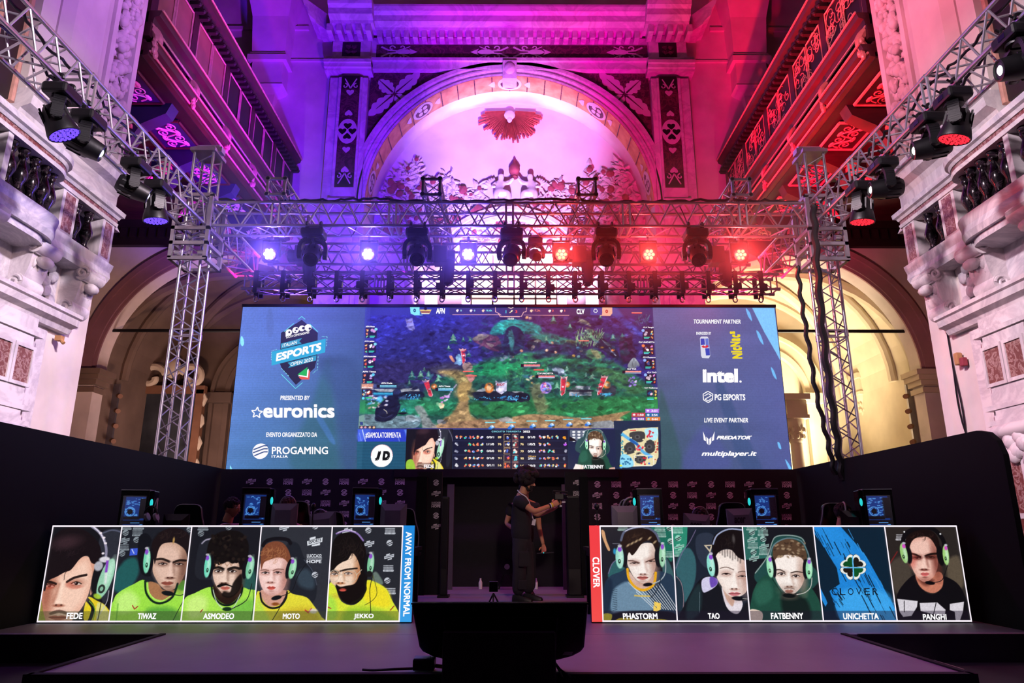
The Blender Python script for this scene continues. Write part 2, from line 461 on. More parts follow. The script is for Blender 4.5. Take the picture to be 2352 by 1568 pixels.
def spiral(cx,cz,r0,r1,a0,turns,n=22):
 return[(cx+(r0+(r1-r0)*i/n)*math.cos(a0+turns*2*PI*i/n),cz+(r0+(r1-r0)*i/n)*math.sin(a0+turns*2*PI*i/n))for i in range(n+1)]
def heart(cx,cz,r,up=1):
 pts=[]
 for k in range(24):
  t=2*PI*k/24
  pts.append((cx+r*math.sin(t)**3,cz+up*r*(.81*math.cos(t)-.31*math.cos(2*t)-.12*math.cos(3*t))))
 return pts
 # pilasters (two) with inlaid panels
for s_ in(-1,1):
 q=MB()
 q.box2((s_*4.83,YW-.34,0),(s_*6.12,YW,15.85))
 q.box2((s_*5.00,YW-.44,0),(s_*5.80,YW-.34,15.8))
 pil=q.build('pilaster','white_marble',ma)
 c=MB()
 for z,pz,pr in((16.16,.14,.62),(16.28,.12,.70),(16.06,.1,.52)):
  c.box2((s_*4.70,YW-pr,z-pz/2),(s_*6.30,YW,z+pz/2))
 c.build('capital','white_marble',pil);MB().box2((s_*4.98,YW-.55,10.6),(s_*5.85,YW,11.25)).build('base_block','white_marble',pil)
 x0,x1=s_*5.07,s_*5.70
 p_=MB().box2((x0,YW-.452,11.68),(x1,YW-.44,16.0-.14)).build('inlay_panel','inlay_dark',pil)
 xc=s_*5.385;d=.455;ia=MB();ib=MB()
 mid=13.72
 for zc_ in(11.95,15.6):
  flat(ib,[(xc-.29,zc_-.25),(xc+.29,zc_-.25),(xc+.29,zc_+.25),(xc-.29,zc_+.25)],d,th=.002)
 flat(ia,[(xc+.40*math.cos(t)*.8,mid+.46*math.sin(t))for t in[2*PI*k/30 for k in range(30)]],d)
 for k in range(4):
  t=PI/4+PI/2*k;t=PI/2*k
  flat(ib,heart(xc+.165*math.cos(t),mid+.20*math.sin(t),.135,-1 if k==3 else 1),d+.014,th=.004)
 for zc_,up in((mid+.68,-1),(mid-.68,1),(15.2,1),(12.3,-1)):
  flat(ia,heart(xc,zc_,.13,up),d)
 for zc_,sg in((15.55,1),(11.98,-1)):
  for sx in(-1,1):
   strokeadd(ia,[(xc,zc_-sg*.2),(xc+sx*.1,zc_),(xc+sx*.2,zc_+sg*.18)],.05,.04,d+.004)
   strokeadd(ia,spiral(xc+sx*.19,zc_-sg*.1,.1,.02,PI/2 if sx>0 else PI/2,.9*sx),.04,.03,d+.004)
 ia.build('white_inlay','inlay_white',p_);ib.build('dark_inlay','inlay_black',p_)
 # spandrels
for s_ in(-1,1):
 a0=math.acos(4.80/5.27);zz=16.2
 aend=math.asin(min(1,(16.2-ARC_Z)/5.27))
 poly=[(s_*4.80,zz),(s_*4.80,ARC_Z+5.27*math.sin(a0))]
 for i in range(1,21):
  a=a0+(aend-a0)*i/20;poly.append((s_*5.27*math.cos(a),ARC_Z+5.27*math.sin(a)))
 if s_>0:poly=poly[::-1]
 q=MB();flat(q,poly,.10,th=.03);spn=q.build('spandrel_panel','inlay_dark',ma)
 lf=MB();cx_,cz_=s_*3.95,15.36
 for ang,L in((PI/4,.95),(3*PI/4,.95),(5*PI/4,.95),(7*PI/4,.95)):
  LL=L*(1.25 if(s_<0 and ang in(PI/4,5*PI/4))or(s_>0 and ang in(3*PI/4,7*PI/4))else .8)
  flat(lf,leaf2(cx_+.06*math.cos(ang),cz_+.06*math.sin(ang),ang,LL,.26),.132)
 lf.build('acanthus_leaf','inlay_white',spn)
 vn=MB()
 for k in range(4):
  t=PI/4+k*PI/2
  strokeadd(vn,[(cx_+.08*math.cos(t),cz_+.08*math.sin(t)),(cx_+.85*math.cos(t),cz_+.85*math.sin(t))],.07,.015,.150)
 vn.build('leaf_vein','inlay_dark',spn)
 # keystone
MB().box2((-.24,YW-.55,15.7),(.24,YW,16.4)).sph((0,YW-.5,16.1),.22,sc=(1,.7,1.2)).build('keystone','white_marble',ma,True)
# architrave, frieze with inlay, dentils, cornice
q=MB()
q.box2((-4.9,YW-.36,16.2),(4.9,YW,16.46));q.box2((-4.9,YW-.46,16.46),(4.9,YW,16.58))
pass
for s_ in(-1,1):q.box2((s_*4.7,YW-.6,16.2),(s_*6.3,YW,16.5));q.box2((s_*4.8,YW-.42,16.45),(s_*6.1,YW,17.5))
q.box2((-4.9,YW-.28,16.58),(4.9,YW,17.5))
q.build('entablature','white_marble',ma)
FZ0,FZ1=16.62,17.20
fz=MB().box2((-4.62,YW-.30,FZ0),(4.78,YW-.28,FZ1)).build('frieze_panel','inlay_dark',ma)
ia=MB();ib=MB();zc_=(FZ0+FZ1)/2;d=.305
def arabesque(cx_,sg,L=1.3):
 flat(ia,[(cx_+sg*L,zc_),(cx_+sg*(L-.28),zc_+.13),(cx_+sg*(L-.2),zc_),(cx_+sg*(L-.28),zc_-.13)][::int(sg)],d)
 flat(ia,leaf2(cx_+sg*.55,zc_,0 if sg>0 else PI,.6,.12,2),d+.001)
 for up in(-1,1):
  strokeadd(ia,[(cx_+sg*.05,zc_+up*.2),(cx_+sg*.3,zc_+up*.07),(cx_+sg*.6,zc_+up*.04)],.07,.05,d+.006)
  strokeadd(ia,spiral(cx_+sg*.42,zc_+up*.15,.11,.03,0 if sg>0 else PI,.85*up*sg),.05,.04,d+.006)
  strokeadd(ia,spiral(cx_+sg*.8,zc_+up*.17,.08,.03,PI if sg>0 else 0,-.8*up*sg),.05,.03,d+.006)
  strokeadd(ia,[(cx_+sg*.6,zc_),(cx_+sg*.85,zc_+up*.12),(cx_+sg*1.05,zc_+up*.22)],.06,.03,d+.006)
arabesque(-4.5,1);arabesque(4.66,-1);arabesque(.08,1,1.35);arabesque(.0,-1,1.35)
ia.build('white_inlay','inlay_white',fz)
for s_ in(-1,1):
 xc=s_*5.45
 bl=MB().box2((xc-.31,YW-.44,16.6),(xc+.31,YW-.42,17.2)).build('square_panel','inlay_black',ma)
 r_=MB()
 for k in range(4):
  t=PI/2*k+PI/4
  flat(r_,heart(xc+.13*math.cos(t),16.9+.14*math.sin(t),.11),.445)
 r_.build('rosette','inlay_dark',bl)
dn=MB()
x=-4.55
while x<4.6:
 dn.box2((x,YW-.62,17.26),(x+.17,YW-.25,17.54));x+=.305
for s_ in(-1,1):
 for k in range(5):x0=s_*(4.72+.33*k);dn.box2((x0,YW-.95,17.26),(x0+s_*.17,YW-.4,17.54))
dn.build('dentil','white_marble',ma)['kind']='stuff'
q=MB();prof=[(0,0),(.62,.0),(.66,.08),(.9,.14),(.94,.34),(1.06,.42),(1.12,.56),(1.12,.64),(0,.64)]
Yv=Vector((0,-1,0));Zv=Vector((0,0,1));z0=17.54
path=[]
for x,e in((-6.35,0),(-4.62,.0),(-4.62,-.35),(4.62,-.35),(4.62,0),(6.35,0)):
 path.append(((x,YW-.25-e,z0),Yv,Zv))
for a,b in zip(path[::2],path[1::2]):
 pass
for xa,xb,off in((-6.1,-4.62,.35),(-4.62,4.62,0.0),(4.62,6.1,.35)):
 q.sweep(prof,[((xa,YW-off,z0),Yv,Zv),((xb,YW-off,z0),Yv,Zv)])
for s_ in(-1,1):
 q.sweep(prof,[((s_*6.1,YW-.35,z0),Vector((s_,0,0))*.75,Zv),((s_*6.1,YW,z0),Vector((s_,0,0))*.75,Zv)])
 q.sweep(prof,[((s_*6.1,YW-.35,z0),Vector((s_*.75,-1,0)),Zv),((s_*6.1,YW-.349,z0),Vector((s_*.75,0,0)),Zv)])
q.build('cornice','white_marble',ma)
# string course lines on the plaster either side
st=MB()
for s_ in(-1,1):
 st.box2((s_*6.5,YW-.06,16.72),(s_*13,YW,16.80));st.box2((s_*7.1,YW-.08,18.0),(s_*13,YW,18.14))
struct(st.build('trim_1','plaster'),'thin string courses on the plaster beside the marble arch','moulding')
# ---- lunette relief: sunburst, garden of leaves and flowers, two putti, urn
sunb=thing('gilded_sunburst','red gilded sunburst hanging under the crown of the apse arch','sunburst',(0,Y1-.1,15.6))
rb=MB()
for i in range(64):
 a=PI+PI*(i+.5)/64+random.uniform(-.02,.02);L=random.uniform(.85,1.28)
 c,s_=math.cos(a),math.sin(a);n_=Vector((-s_,0,c));dz=Vector((c,0,s_))
 o_=Vector((.02,Y1-.12,15.55));b0=o_+dz*.18
 e=o_+dz*L
 e.z=min(e.z,15.6)
 w0,w1=.012,.036
 rb.add([b0-n_*w0,b0+n_*w0,e+n_*w1,e-n_*w1,b0+Vector((0,-.1,0)),e+Vector((0,-.09,0))],
  [(0,1,2,3),(0,3,5,4),(1,4,5,2),(2,5,3),(0,4,1)])
rb.build('ray','stucco_ray',sunb)['kind']='stuff'
MB().sph((.0,Y1-.25,15.35),.2,sc=(1,.4,1)).sph((.0,Y1-.28,15.15),.09,sc=(1,.5,1.4)).build('dove','inlay_white',sunb,True)
rel=MB();flw=MB();rnd=random.Random(3)
def relief_top(x):
 t=abs(x)/4.6
 return 12.1+1.6*t**1.2+.25*math.sin(x*5.1)+.18*math.sin(x*11.3+1)
cnt=0
while cnt<2600:
 x=rnd.uniform(-4.5,4.5);z=rnd.uniform(10.2,14.2)
 if z>relief_top(x)or math.hypot(x,z-ARC_Z)>4.58 and z>ARC_Z:continue
 if abs(x)<.85 and z>11.9:continue
 cnt+=1
 L=rnd.uniform(.12,.42);W=L*rnd.uniform(.14,.3);a=rnd.uniform(0,2*PI);bend=rnd.uniform(-.9,.9)
 vs=[];y=Y1-rnd.uniform(.03,.2)
 for k in range(5):
  t=k/4;ang=a+bend*t;wd=W*math.sin(PI*(t*.92+.06))
  px_,pz_=x+L*t*math.cos(ang),z+L*t*math.sin(ang)
  nx,nz=-math.sin(ang),math.cos(ang)
  vs+=[(px_+nx*wd,y,pz_+nz*wd),(px_,y-.07*math.sin(PI*t),pz_),(px_-nx*wd,y,pz_-nz*wd)]
 rel.add(vs,[f for k in range(4)for f in((3*k,3*k+3,3*k+4,3*k+1),(3*k+1,3*k+4,3*k+5,3*k+2))])
fl=0
while fl<150:
 x=rnd.uniform(-4.3,4.3);z=rnd.uniform(10.4,14.2)
 if z>relief_top(x)+.1 or math.hypot(x,z-ARC_Z)>4.4 and z>ARC_Z or(abs(x)<.85 and z>11.9):continue
 fl+=1;r_=rnd.uniform(.06,.15)
 flw.sph((x,Y1-.22,z),r_,7,4,(1,.55,rnd.uniform(.8,1.3)),Matrix.Rotation(rnd.uniform(0,3),3,'Y'))
o=tag(rel.build('stucco_relief','stucco'),'pink stucco garden of leaves and roses along the foot of the lunette','relief')
q=flw.build('rose','stucco_red',o);q['kind']='stuff';q['label']='rose red stucco blossoms'
def skin_mesh(name,nodes,edges,mat,parent,root,sub=2,smooth=True):
 names=list(nodes);idx={k:i for i,k in enumerate(names)}
 me=bpy.data.meshes.new(name)
 me.from_pydata([tuple(nodes[k][0])for k in names],[(idx[a],idx[b])for a,b in edges],[])
 o=bpy.data.objects.new(name,me);COL.objects.link(o)
 if isinstance(mat,str):mat=M[mat]
 me.materials.append(mat)
 sk=o.modifiers.new('skin','SKIN');sk.use_smooth_shade=smooth;sk.branch_smoothing=.4
 for k in names:
  v=me.skin_vertices[0].data[idx[k]];r=nodes[k][1]
  v.radius=(r,r)if not isinstance(r,tuple)else r;v.use_root=(k==root)
 if sub:
  s_=o.modifiers.new('sub','SUBSURF');s_.levels=sub;s_.render_levels=sub
 if parent is not None:
  o.parent=parent;o.matrix_parent_inverse=world_of(parent).inverted()
 return o
def putto(px,s_,label):
 base=P(px,462,Y1-.35);B=base
 t=thing('putto_statue',label,'statue',base,'putti on the lunette')
 V=lambda x,y,z:B+Vector((x*s_,y,z))
 nodes=dict(hip=(V(0,0,.22),.2),belly=(V(.01,0,.42),.19),chest=(V(.03,0,.62),.17),neck=(V(.05,0,.78),.07),
  head=(V(.07,-.03,.93),.13),crown=(V(.07,-.02,1.03),.1),
  k1=(V(.32,-.2,.25),.11),a1=(V(.36,-.2,-.12),.07),f1=(V(.42,-.27,-.16),.05),
  k2=(V(-.1,-.3,.2),.11),a2=(V(-.12,-.3,-.15),.07),f2=(V(-.1,-.38,-.18),.05),
  s1=(V(.16,-.03,.68),.08),e1=(V(.34,-.1,.62),.06),h1=(V(.5,-.14,.82),.05),
  s2=(V(-.12,-.03,.68),.08),e2=(V(-.25,-.12,.5),.06),h2=(V(-.12,-.25,.42),.05))
 ed=[('hip','belly'),('belly','chest'),('chest','neck'),('neck','head'),('head','crown'),('hip','k1'),('k1','a1'),('a1','f1'),
  ('hip','k2'),('k2','a2'),('a2','f2'),('chest','s1'),('s1','e1'),('e1','h1'),('chest','s2'),('s2','e2'),('e2','h2')]
 skin_mesh('body',nodes,ed,'stucco',t,'hip',1)
 w_=MB()
 for k in range(5):
  a=.5+k*.28
  w_.sph(V(-.2-.18*math.cos(a),.1,.6+.2*math.sin(a)),.17,8,5,(1,.3,.35),Matrix.Rotation(-s_*-a,3,'Y'))
 w_.build('wing','stucco',t,True)
putto(1146,1,'stucco putto seated left of the red urn')
putto(1222,-1,'stucco putto seated right of the red urn')
ub=P(1181,408,Y1-.25)
urn=MB().lathe([(.02,0),(.14,.0),(.1,.08),(.18,.2),(.2,.34),(.12,.5),(.06,.56),(.05,.66),(.01,.74)],ub,n=14)
tag(urn.build('red_urn','stucco_red',None,True),'rose red urn held up between the two stucco putti','urn')
# ---- altar tabernacle behind the trusses
al=thing('altar_tabernacle','pale pedimented altar front around the bright apse window','altar',(.15,Y1,0))
q=MB()
for r0,r1,d in((2.35,2.5,.35),(2.5,2.66,.25),(2.66,2.8,.42)):
 g=ring(r0,r1,0,d,.62,PI-.62,30,8.9,Y1);q.add(g.v,g.f)
q.build('pediment','white_marble',al)
q=MB()
for xa in(-3.3,-2.6,2.75,3.45):
 q.lathe([(.3,0),(.32,.2),(.24,.35),(.23,4.5),(.21,8.3),(.3,8.5),(.34,8.8)],(xa,Y1-.35,.6),n=14)
q.build('column','white_marble',al,True)['kind']='stuff'
q=MB()
q.box2((-3.8,Y1-.75,9.4),(-2.0,Y1,9.6));q.box2((2.2,Y1-.75,9.4),(4.0,Y1,9.6));q.box2((-3.7,Y1-.6,9.6),(-2.1,Y1,10.0));q.box2((2.3,Y1-.6,9.6),(3.9,Y1,10.0))
q.box2((-1.55,Y1-.3,4.7),(1.87,Y1,5.15));q.box2((-1.6,Y1-.2,5.15),(-1.32,Y1,9.7));q.box2((1.64,Y1-.2,5.15),(1.92,Y1,9.7))
q.build('entablature','white_marble',al)
# ---- side arches: mouldings, imposts, chapels
for s_,nm in((-1,'left'),(1,'right')):
 q=MB()
 for r0,r1,d in((3.77,3.86,.06),(3.86,4.2,.12),(4.2,4.36,.18)):
  g=ring(r0,r1,0,d,0,PI,44,SA_Z,YW)
  q.add([(x+s_*SA_X,y,z)for x,y,z in g.v],g.f)
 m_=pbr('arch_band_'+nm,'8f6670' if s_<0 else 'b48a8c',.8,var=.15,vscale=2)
 struct(q.build('trim_2' if s_<0 else 'trim_3',m_),'moulded rose band around the %s side arch'%nm,'arch moulding')
 q=MB()
 xo=s_*(SA_X+SA_R)
 for z,e in((SA_Z-.1,.32),(SA_Z-.25,.24),(SA_Z-.4,.14),(SA_Z-.62,.08)):
  q.box2((xo-s_*e,YW-e,z-.08),(xo+s_*1.2,YW+.6,z+.08))
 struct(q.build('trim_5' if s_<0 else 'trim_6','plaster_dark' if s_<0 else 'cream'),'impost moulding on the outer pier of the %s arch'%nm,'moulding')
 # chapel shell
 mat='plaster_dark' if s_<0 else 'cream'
 q=MB();xa,xb=s_*4.7,s_*13.4;zt=5.9;R=abs(xb-xa)/2;xc=(xa+xb)/2
 ch=MB();vs=[];fs=[]
 prof2=[(xa,-.6)]+[(xc-(R if xa<xb else-R)*math.cos(PI*i/24),zt+R*math.sin(PI*i/24))for i in range(25)]+[(xb,-.6)]
 for x,z in prof2:vs+=[(x,YW+.55,z),(x,27.2,z)]
 fs=[(2*i,2*i+1,2*i+3,2*i+2)for i in range(len(prof2)-1)]
 ch.add(vs,fs);ch.add([(x,27.2,z)for x,z in prof2],[tuple(range(len(prof2)))])
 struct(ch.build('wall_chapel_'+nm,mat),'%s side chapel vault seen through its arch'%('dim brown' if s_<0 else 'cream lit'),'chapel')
 rb=MB()
 for(x0,y0),(x1,y1)in(((xa+s_*.2,22),(xb-s_*.2,26.9)),((xa+s_*.2,26.9),(xb-s_*.2,22))):
  pp=[]
  for i in range(25):
   t=i/24;a=PI*t
   x=xc-(x1-x0)/2*math.cos(a);pp.append((x,y0+(y1-y0)*(1-math.cos(a))/2,zt+(R-.15)*math.sin(a)*.98))
  rb.tube(pp,.20,8)
 for y in(23.6,26.8):
  rb.tube([(xc-(R-.1)*math.cos(PI*i/24),y,zt+(R-.1)*math.sin(PI*i/24))for i in range(25)],.16,8)
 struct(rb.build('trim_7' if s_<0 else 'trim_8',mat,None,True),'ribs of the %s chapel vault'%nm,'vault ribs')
 # niche arch on the chapel back wall
 nx=s_*(9.2 if s_<0 else 9.9)
 q=MB()
 for r0,r1,d in((1.75,1.95,.25),(1.95,2.35,.15),(2.35,2.5,.3)):
  g=ring(r0,r1,0,d,0,PI,30,6.1,27.15);q.add([(x+nx,y,z)for x,y,z in g.v],g.f)
  for sx in(-1,1):q.box2((nx+sx*r0,27.15-d,0),(nx+sx*r1,27.15,6.1))
 q.box2((nx-2.7,26.7,5.7),(nx-1.6,27.15,6.1));q.box2((nx+1.6,26.7,5.7),(nx+2.7,27.15,6.1))
 struct(q.build('trim_9' if s_<0 else 'trim_10',mat),'arched niche on the back wall of the %s chapel'%nm,'niche')
def column(px,pyt,Y,r,label,mat='cream',sq=False):
 b=P(px,pyt,Y)
 t=thing('chapel_column',label,'column',(b.x,Y,-.6))
 MB().lathe([(r*1.4,0),(r*1.4,.25),(r*1.1,.4),(r,.5),(r*.92,b.z-.9+.6)],(b.x,Y,-.6),n=18).build('shaft',mat,t,True)
 cp_=MB().lathe([(r*.95,0),(r*1.15,.1),(r*1.0,.2),(r*1.25,.5),(r*1.55,.62),(r*1.6,.78)],(b.x,Y,b.z-.9),n=12)
 for k in range(10):
  a=2*PI*k/10
  for h,e in((.2,1.2),(.42,1.4)):
   cp_.sph((b.x+r*e*math.cos(a+h),Y+r*e*math.sin(a+h),b.z-.9+h),r*.3,6,4,(1,1,1.5))
 cp_.build('capital',mat,t,True)
 MB().box2((b.x-r*1.8,Y-r*1.8,b.z-.12),(b.x+r*1.8,Y+r*1.8,b.z)).box2((b.x-r*1.6,Y-r*1.6,b.z),(b.x+r*1.6,Y+r*1.6,b.z+.5)).box2((b.x-r*2.1,Y-r*2.1,b.z+.5),(b.x+r*2.1,Y+r*2.1,b.z+.7)).build('impost_block',mat,t)
column(1824,955,23.2,.21,'stone column with leafy capital just right of the big screen')
column(1985,900,26.2,.17,'slim cream column in the right chapel, nearer the tower')
column(2022,860,25.6,.2,'slim cream column in the right chapel, nearer the pier')
# framed altarpiece in the left chapel
b0=P(312,1055,25.4);b1=P(398,905,25.4)
fp=thing('altar_painting','dark framed altarpiece in the left chapel behind the tower','painting',((b0.x+b1.x)/2,25.4,b0.z))
MB().box2((b0.x,25.42,1.2),(b1.x+.9,25.5,b1.z)).build('canvas',pbr('old_canvas','1c2128',.5,col2='3c4248',vscale=1.2),fp)
q=MB()
for xa in(b0.x-.14,b1.x+1.04):q.box2((xa-.14,25.3,1.0),(xa+.14,25.55,b1.z+.15))
q.box2((b0.x-.3,25.3,b1.z),(b1.x+1.2,25.55,b1.z+.3))
q.build('frame','wood_tan',fp)
q=MB();xm=(b0.x+b1.x+.9)/2
for sx in(-1,1):
 q.tube([(xm+sx*x,25.35,b1.z+.35+z)for x,z in spiral(.75,.25,.5,.12,PI*.9,-.95)],.13,8)
 q.tube([(xm+sx*(1.2+.1*math.sin(k*1.4)),25.4,b1.z-k*.18)for k in range(16)],.09,7)
q.sph((xm,25.3,b1.z+.95),.32,sc=(1,.5,1.2)).build('scroll_carving','cream',fp,True)
# tie rods
for s_ in(-1,1):
 o=MB().cyl((s_*(SA_X-SA_R-.3),YW+.2,7.02),(s_*(SA_X+SA_R+.1),YW+.2,7.02),.055,8).build('tie_rod','black')
 tag(o,'black iron tie rod across the %s side arch'%('left' if s_<0 else 'right'),'tie rod')
 # wall lamp bars on the arch piers
for s_ in(-1,1):
 b=PXp(262,950,-13.3)if s_<0 else PXp(2098,950,13.3)
 t=thing('spotlight_bar','column of small spotlights on the %s arch pier'%('left' if s_<0 else 'right'),'spotlights',b)
 MB().box2(b+Vector((-.1,-.05,-1.2)),b+Vector((.1,.05,1.0))).build('rail','alu_dark',t)
 for k in range(4):
  MB().cyl(b+Vector((-s_*.1,-.02,.6-k*.5)),b+Vector((-s_*.3,-.26,.54-k*.5)),.08,10).build('spot_can','wood_tan',t)
  # vault corbels on the chancel wall
for s_ in(-1,1):
 t=thing('vault_corbel','pointed plaster corbel of the vault %s the marble arch'%('left of' if s_<0 else 'right of'),'corbel',(s_*8.2,YW,15))
 prof=[]
 q=MB();xk=s_*8.22
 def lay(z,hw,d):return[(xk-hw,YW,z),(xk-hw,YW-d,z),(xk+hw,YW-d,z),(xk+hw,YW,z)]
 lays=[lay(14.5,.02,.05),lay(14.9,.16,.2),(lay(15.2,.24,.32)),lay(15.32,.5,.55),lay(15.42,.58,.62),lay(15.5,.54,.58),lay(16.3,.52,.58)]
 vs=[p for l_ in lays for p in l_]
 fs=[(4*i+k,4*i+4+k,4*i+4+(k+1)%4,4*i+(k+1)%4)for i in range(len(lays)-1)for k in range(4)]
 q.add(vs,fs).build('bracket','plaster',t)
 MB().box2((xk-.66,YW-.72,16.3),(xk+.66,YW,16.5)).box2((xk-.6,YW-.66,16.5),(xk+.6,YW,16.62)).build('abacus','plaster',t)
 q=MB();lays=[lay(16.62,.56,.6),lay(18,.62,.75),lay(19.5,.9,1.2),lay(21,1.6,2.0),lay(23,3.0,3.4)]
 q.add([p for l_ in lays for p in l_],[(4*i+k,4*i+4+k,4*i+4+(k+1)%4,4*i+(k+1)%4)for i in range(len(lays)-1)for k in range(4)])
 q.build('vault_springer','plaster',t)
 # ---- organ galleries bridging the transepts
def gallery(s_):
 nm='left' if s_<0 else 'right'
 t=thing('organ_gallery','carved wooden organ gallery lit %s on the %s of the chancel'%('blue and magenta' if s_<0 else 'red',nm),'gallery',(s_*7.8,16,10))
 X=s_*7.2;Yn,Yf=11.75,20.9;z0,z1=10.05,12.86
 q=MB()
 q.box2((X,Yn,z0),(X+s_*1.4,Yf,z0+.25));q.box2((X+s_*.1,Yn,z0+.25),(X+s_*1.3,Yf,z1-.3))
 q.build('body','wood',t)
 O=Vector((-s_,0,0))
 prof=[(0,0),(.10,.02),(.12,.14),(.22,.18),(.26,.3),(0,.3)]
 for z,mt,nm_ in((z1-.3,'wood','cornice'),(z0-.12,'wood','base_moulding'),(z0+.62,'wood','rail_moulding')):
  q=MB().sweep(prof,[((X,Yn,z),O,Zv),((X,Yf,z),O,Zv)]);q.build(nm_,mt,t)
 ed=MB()
 for z,e in((z1+.0,.27),(z1-.32,.14),(z0+.19,.28),(z0-.02,.14),(z0+.62+.3,.27),(z0+.6,.1)):
  ed.cyl((X+O.x*e,Yn,z),(X+O.x*e,Yf,z),.025,6)
 ed.build('gilt_edge','gilt',t)
 md=MB();y=Yn+.1
 while y<Yf:
  md.box((X+O.x*.10,y,z1-.42),(.2,.11,.18));md.sph((X+O.x*.2,y,z1-.46),.06,6,4);y+=.23
 md.build('modillion','wood_dark',t)['kind']='stuff'
 # posts, panels
 nb=5;step=(Yf-Yn)/nb
 for i in range(nb+1):
  y=Yn+i*step
  y=min(max(y,Yn+.12),Yf-.12)
  q=MB().box2((X-s_*.02,y-.12,z0+.9),(X+s_*.3,y+.12,z1-.45)).box2((X-s_*.1,y-.16,z0+.3),(X+s_*.3,y+.16,z0+.62))
  po=q.build('post','wood',t)
  c=MB().tube([(X-s_*(.06+.14*math.sin(k*.6)),y,z0+.55-.09*k)for k in range(7)],.1,8)
  for k in range(6):c.sph((X-s_*.2,y+random.uniform(-.1,.1),z0+.3-k*.07),.06,6,4,(1,1,1.6))
  c.build('console','gilt',po,True)
 for i in range(nb):
  ya,yb=Yn+i*step+.16,Yn+(i+1)*step-.16;ym=(ya+yb)/2
  if s_<0:
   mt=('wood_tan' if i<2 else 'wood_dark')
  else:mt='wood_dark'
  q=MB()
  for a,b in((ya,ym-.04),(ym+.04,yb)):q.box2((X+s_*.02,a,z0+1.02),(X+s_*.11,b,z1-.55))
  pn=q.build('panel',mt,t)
  e=MB()
  for a,b in((ya,ym-.04),(ym+.04,yb)):
   for z in(z0+1.0,z1-.54):e.cyl((X,a,z),(X,b,z),.022,5)
   for y in(a,b):e.cyl((X,y,z0+1.0),(X,y,z1-.54),.022,5)
  e.build('panel_beading','gilt',pn)
  if s_>0:
   e=MB();r_=random.Random(i)
   for k in range(26):
    yy=r_.uniform(ya+.1,yb-.1);zz=r_.uniform(z0+1.1,z1-.7)
    e.tube([(X-.01,yy+u*.5,zz+v*.5)for u,v in spiral(0,0,r_.uniform(.25,.5),.05,r_.uniform(0,6),r_.choice((-1.1,1.1)),14)],.010,5)
   e.build('pierced_scrollwork','gilt',pn)
   # lower frieze cartouche
  e=MB()
  for k in range(3):
   y=ya+(yb-ya)*(k+.5)/3
   e.sph((X-s_*.02,y,z0+.47),.16,10,5,(.15,1.7,.55))
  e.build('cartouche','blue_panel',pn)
  # soffit with arabesque coffers
 q=MB().box2((X+s_*.0,Yn,z0-.14),(s_*8.6,Yf,z0-.1));q.build('soffit','wood_dark',t)
 for i in range(nb):
  ya,yb=Yn+i*step+.35,Yn+(i+1)*step-.35
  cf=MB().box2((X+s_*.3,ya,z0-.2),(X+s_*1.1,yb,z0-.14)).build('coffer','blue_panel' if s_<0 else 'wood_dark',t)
  e=MB()
  for a,b in(((X+s_*.28,ya),(X+s_*.28,yb)),((X+s_*1.12,ya),(X+s_*1.12,yb)),((X+s_*.28,ya),(X+s_*1.12,ya)),((X+s_*.28,yb),(X+s_*1.12,yb))):
   e.cyl((*a,z0-.2),(*b,z0-.2),.035,6)
  e.build('coffer_rim','gilt' if s_>0 else 'wood',cf)
  e=MB();ym=(ya+yb)/2
  e.tube([(X+s_*(.7+.17*math.sin(4*PI*k/40)),ya+.1+(yb-ya-.2)*k/40,z0-.21)for k in range(41)],.022,5)
  for k in range(4):
   yc=ya+.1+(yb-ya-.2)*(k+.5)/4;sg=1 if k%2 else-1
   e.tube([(X+s_*(.7+sg*.12)+u,yc+v,z0-.21)for u,v in spiral(0,0,.14,.02,PI/2*sg,1.5)],.016,5);e.sph((X+s_*(.7-sg*.2),yc,z0-.21),.06,7,4,(1,2,.4))
  e.build('arabesque','inlay_white' if s_<0 else 'gilt',cf)
  # brackets under the soffit
 for i in range(1,nb+1):
  y=Yn+i*step-.1
  q=MB().prism([(0,0),(1.3,0),(1.2,-.25),(.7,-.5),(.5,-.9),(.2,-1.1),(0,-1.1)],-.16,.16,lambda u,v,d,y=y:Vector((s_*(8.65-u),y+d,z0-.14+v)))
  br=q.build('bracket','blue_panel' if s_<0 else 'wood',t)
  q=MB()
  for k in range(7):
   q.sph((s_*(8.15+.08*k),y-.2,z0-.55-.07*k),.13,6,4,(.5,.4,1.7),Matrix.Rotation(s_*(.9-.25*k),3,'Y'))
  q.build('acanthus','gilt',br,True)
  # wooden ceiling of the transept aisle behind the gallery
 q=MB().box2((s_*8.6,Yn,z0+.75),(s_*14,Yf,z0+1.0))
 for k in range(5):q.box2((s_*8.6,Yn+1.2+k*1.9,z0+.5),(s_*14,Yn+1.5+k*1.9,z0+.75))
 q.build('aisle_ceiling','wood',t)
 q=MB().box2((s_*8.0,Yf-.3,z0+.25),(s_*13,Yf+.08,z0+.75)).box2((s_*8.0,Yf-.12,z0-.3),(s_*13,Yf+.08,z0+.25))
 for k in range(16):q.box2((s_*(8.05+k*.3),Yf-.26,z0-.08),(s_*(8.25+k*.3),Yf-.1,z0+.24))
 q.build('wall_frieze','wood_dark',t)
gallery(-1);gallery(1)
# transept end walls
for s_ in(-1,1):
 struct(MB().box2((s_*13.6,11.6,-.6),(s_*14,YW,20)).build('wall_transept_'+('left' if s_<0 else 'right'),'plaster_dark'),'dark end wall of the %s transept'%('left' if s_<0 else 'right'),'wall')
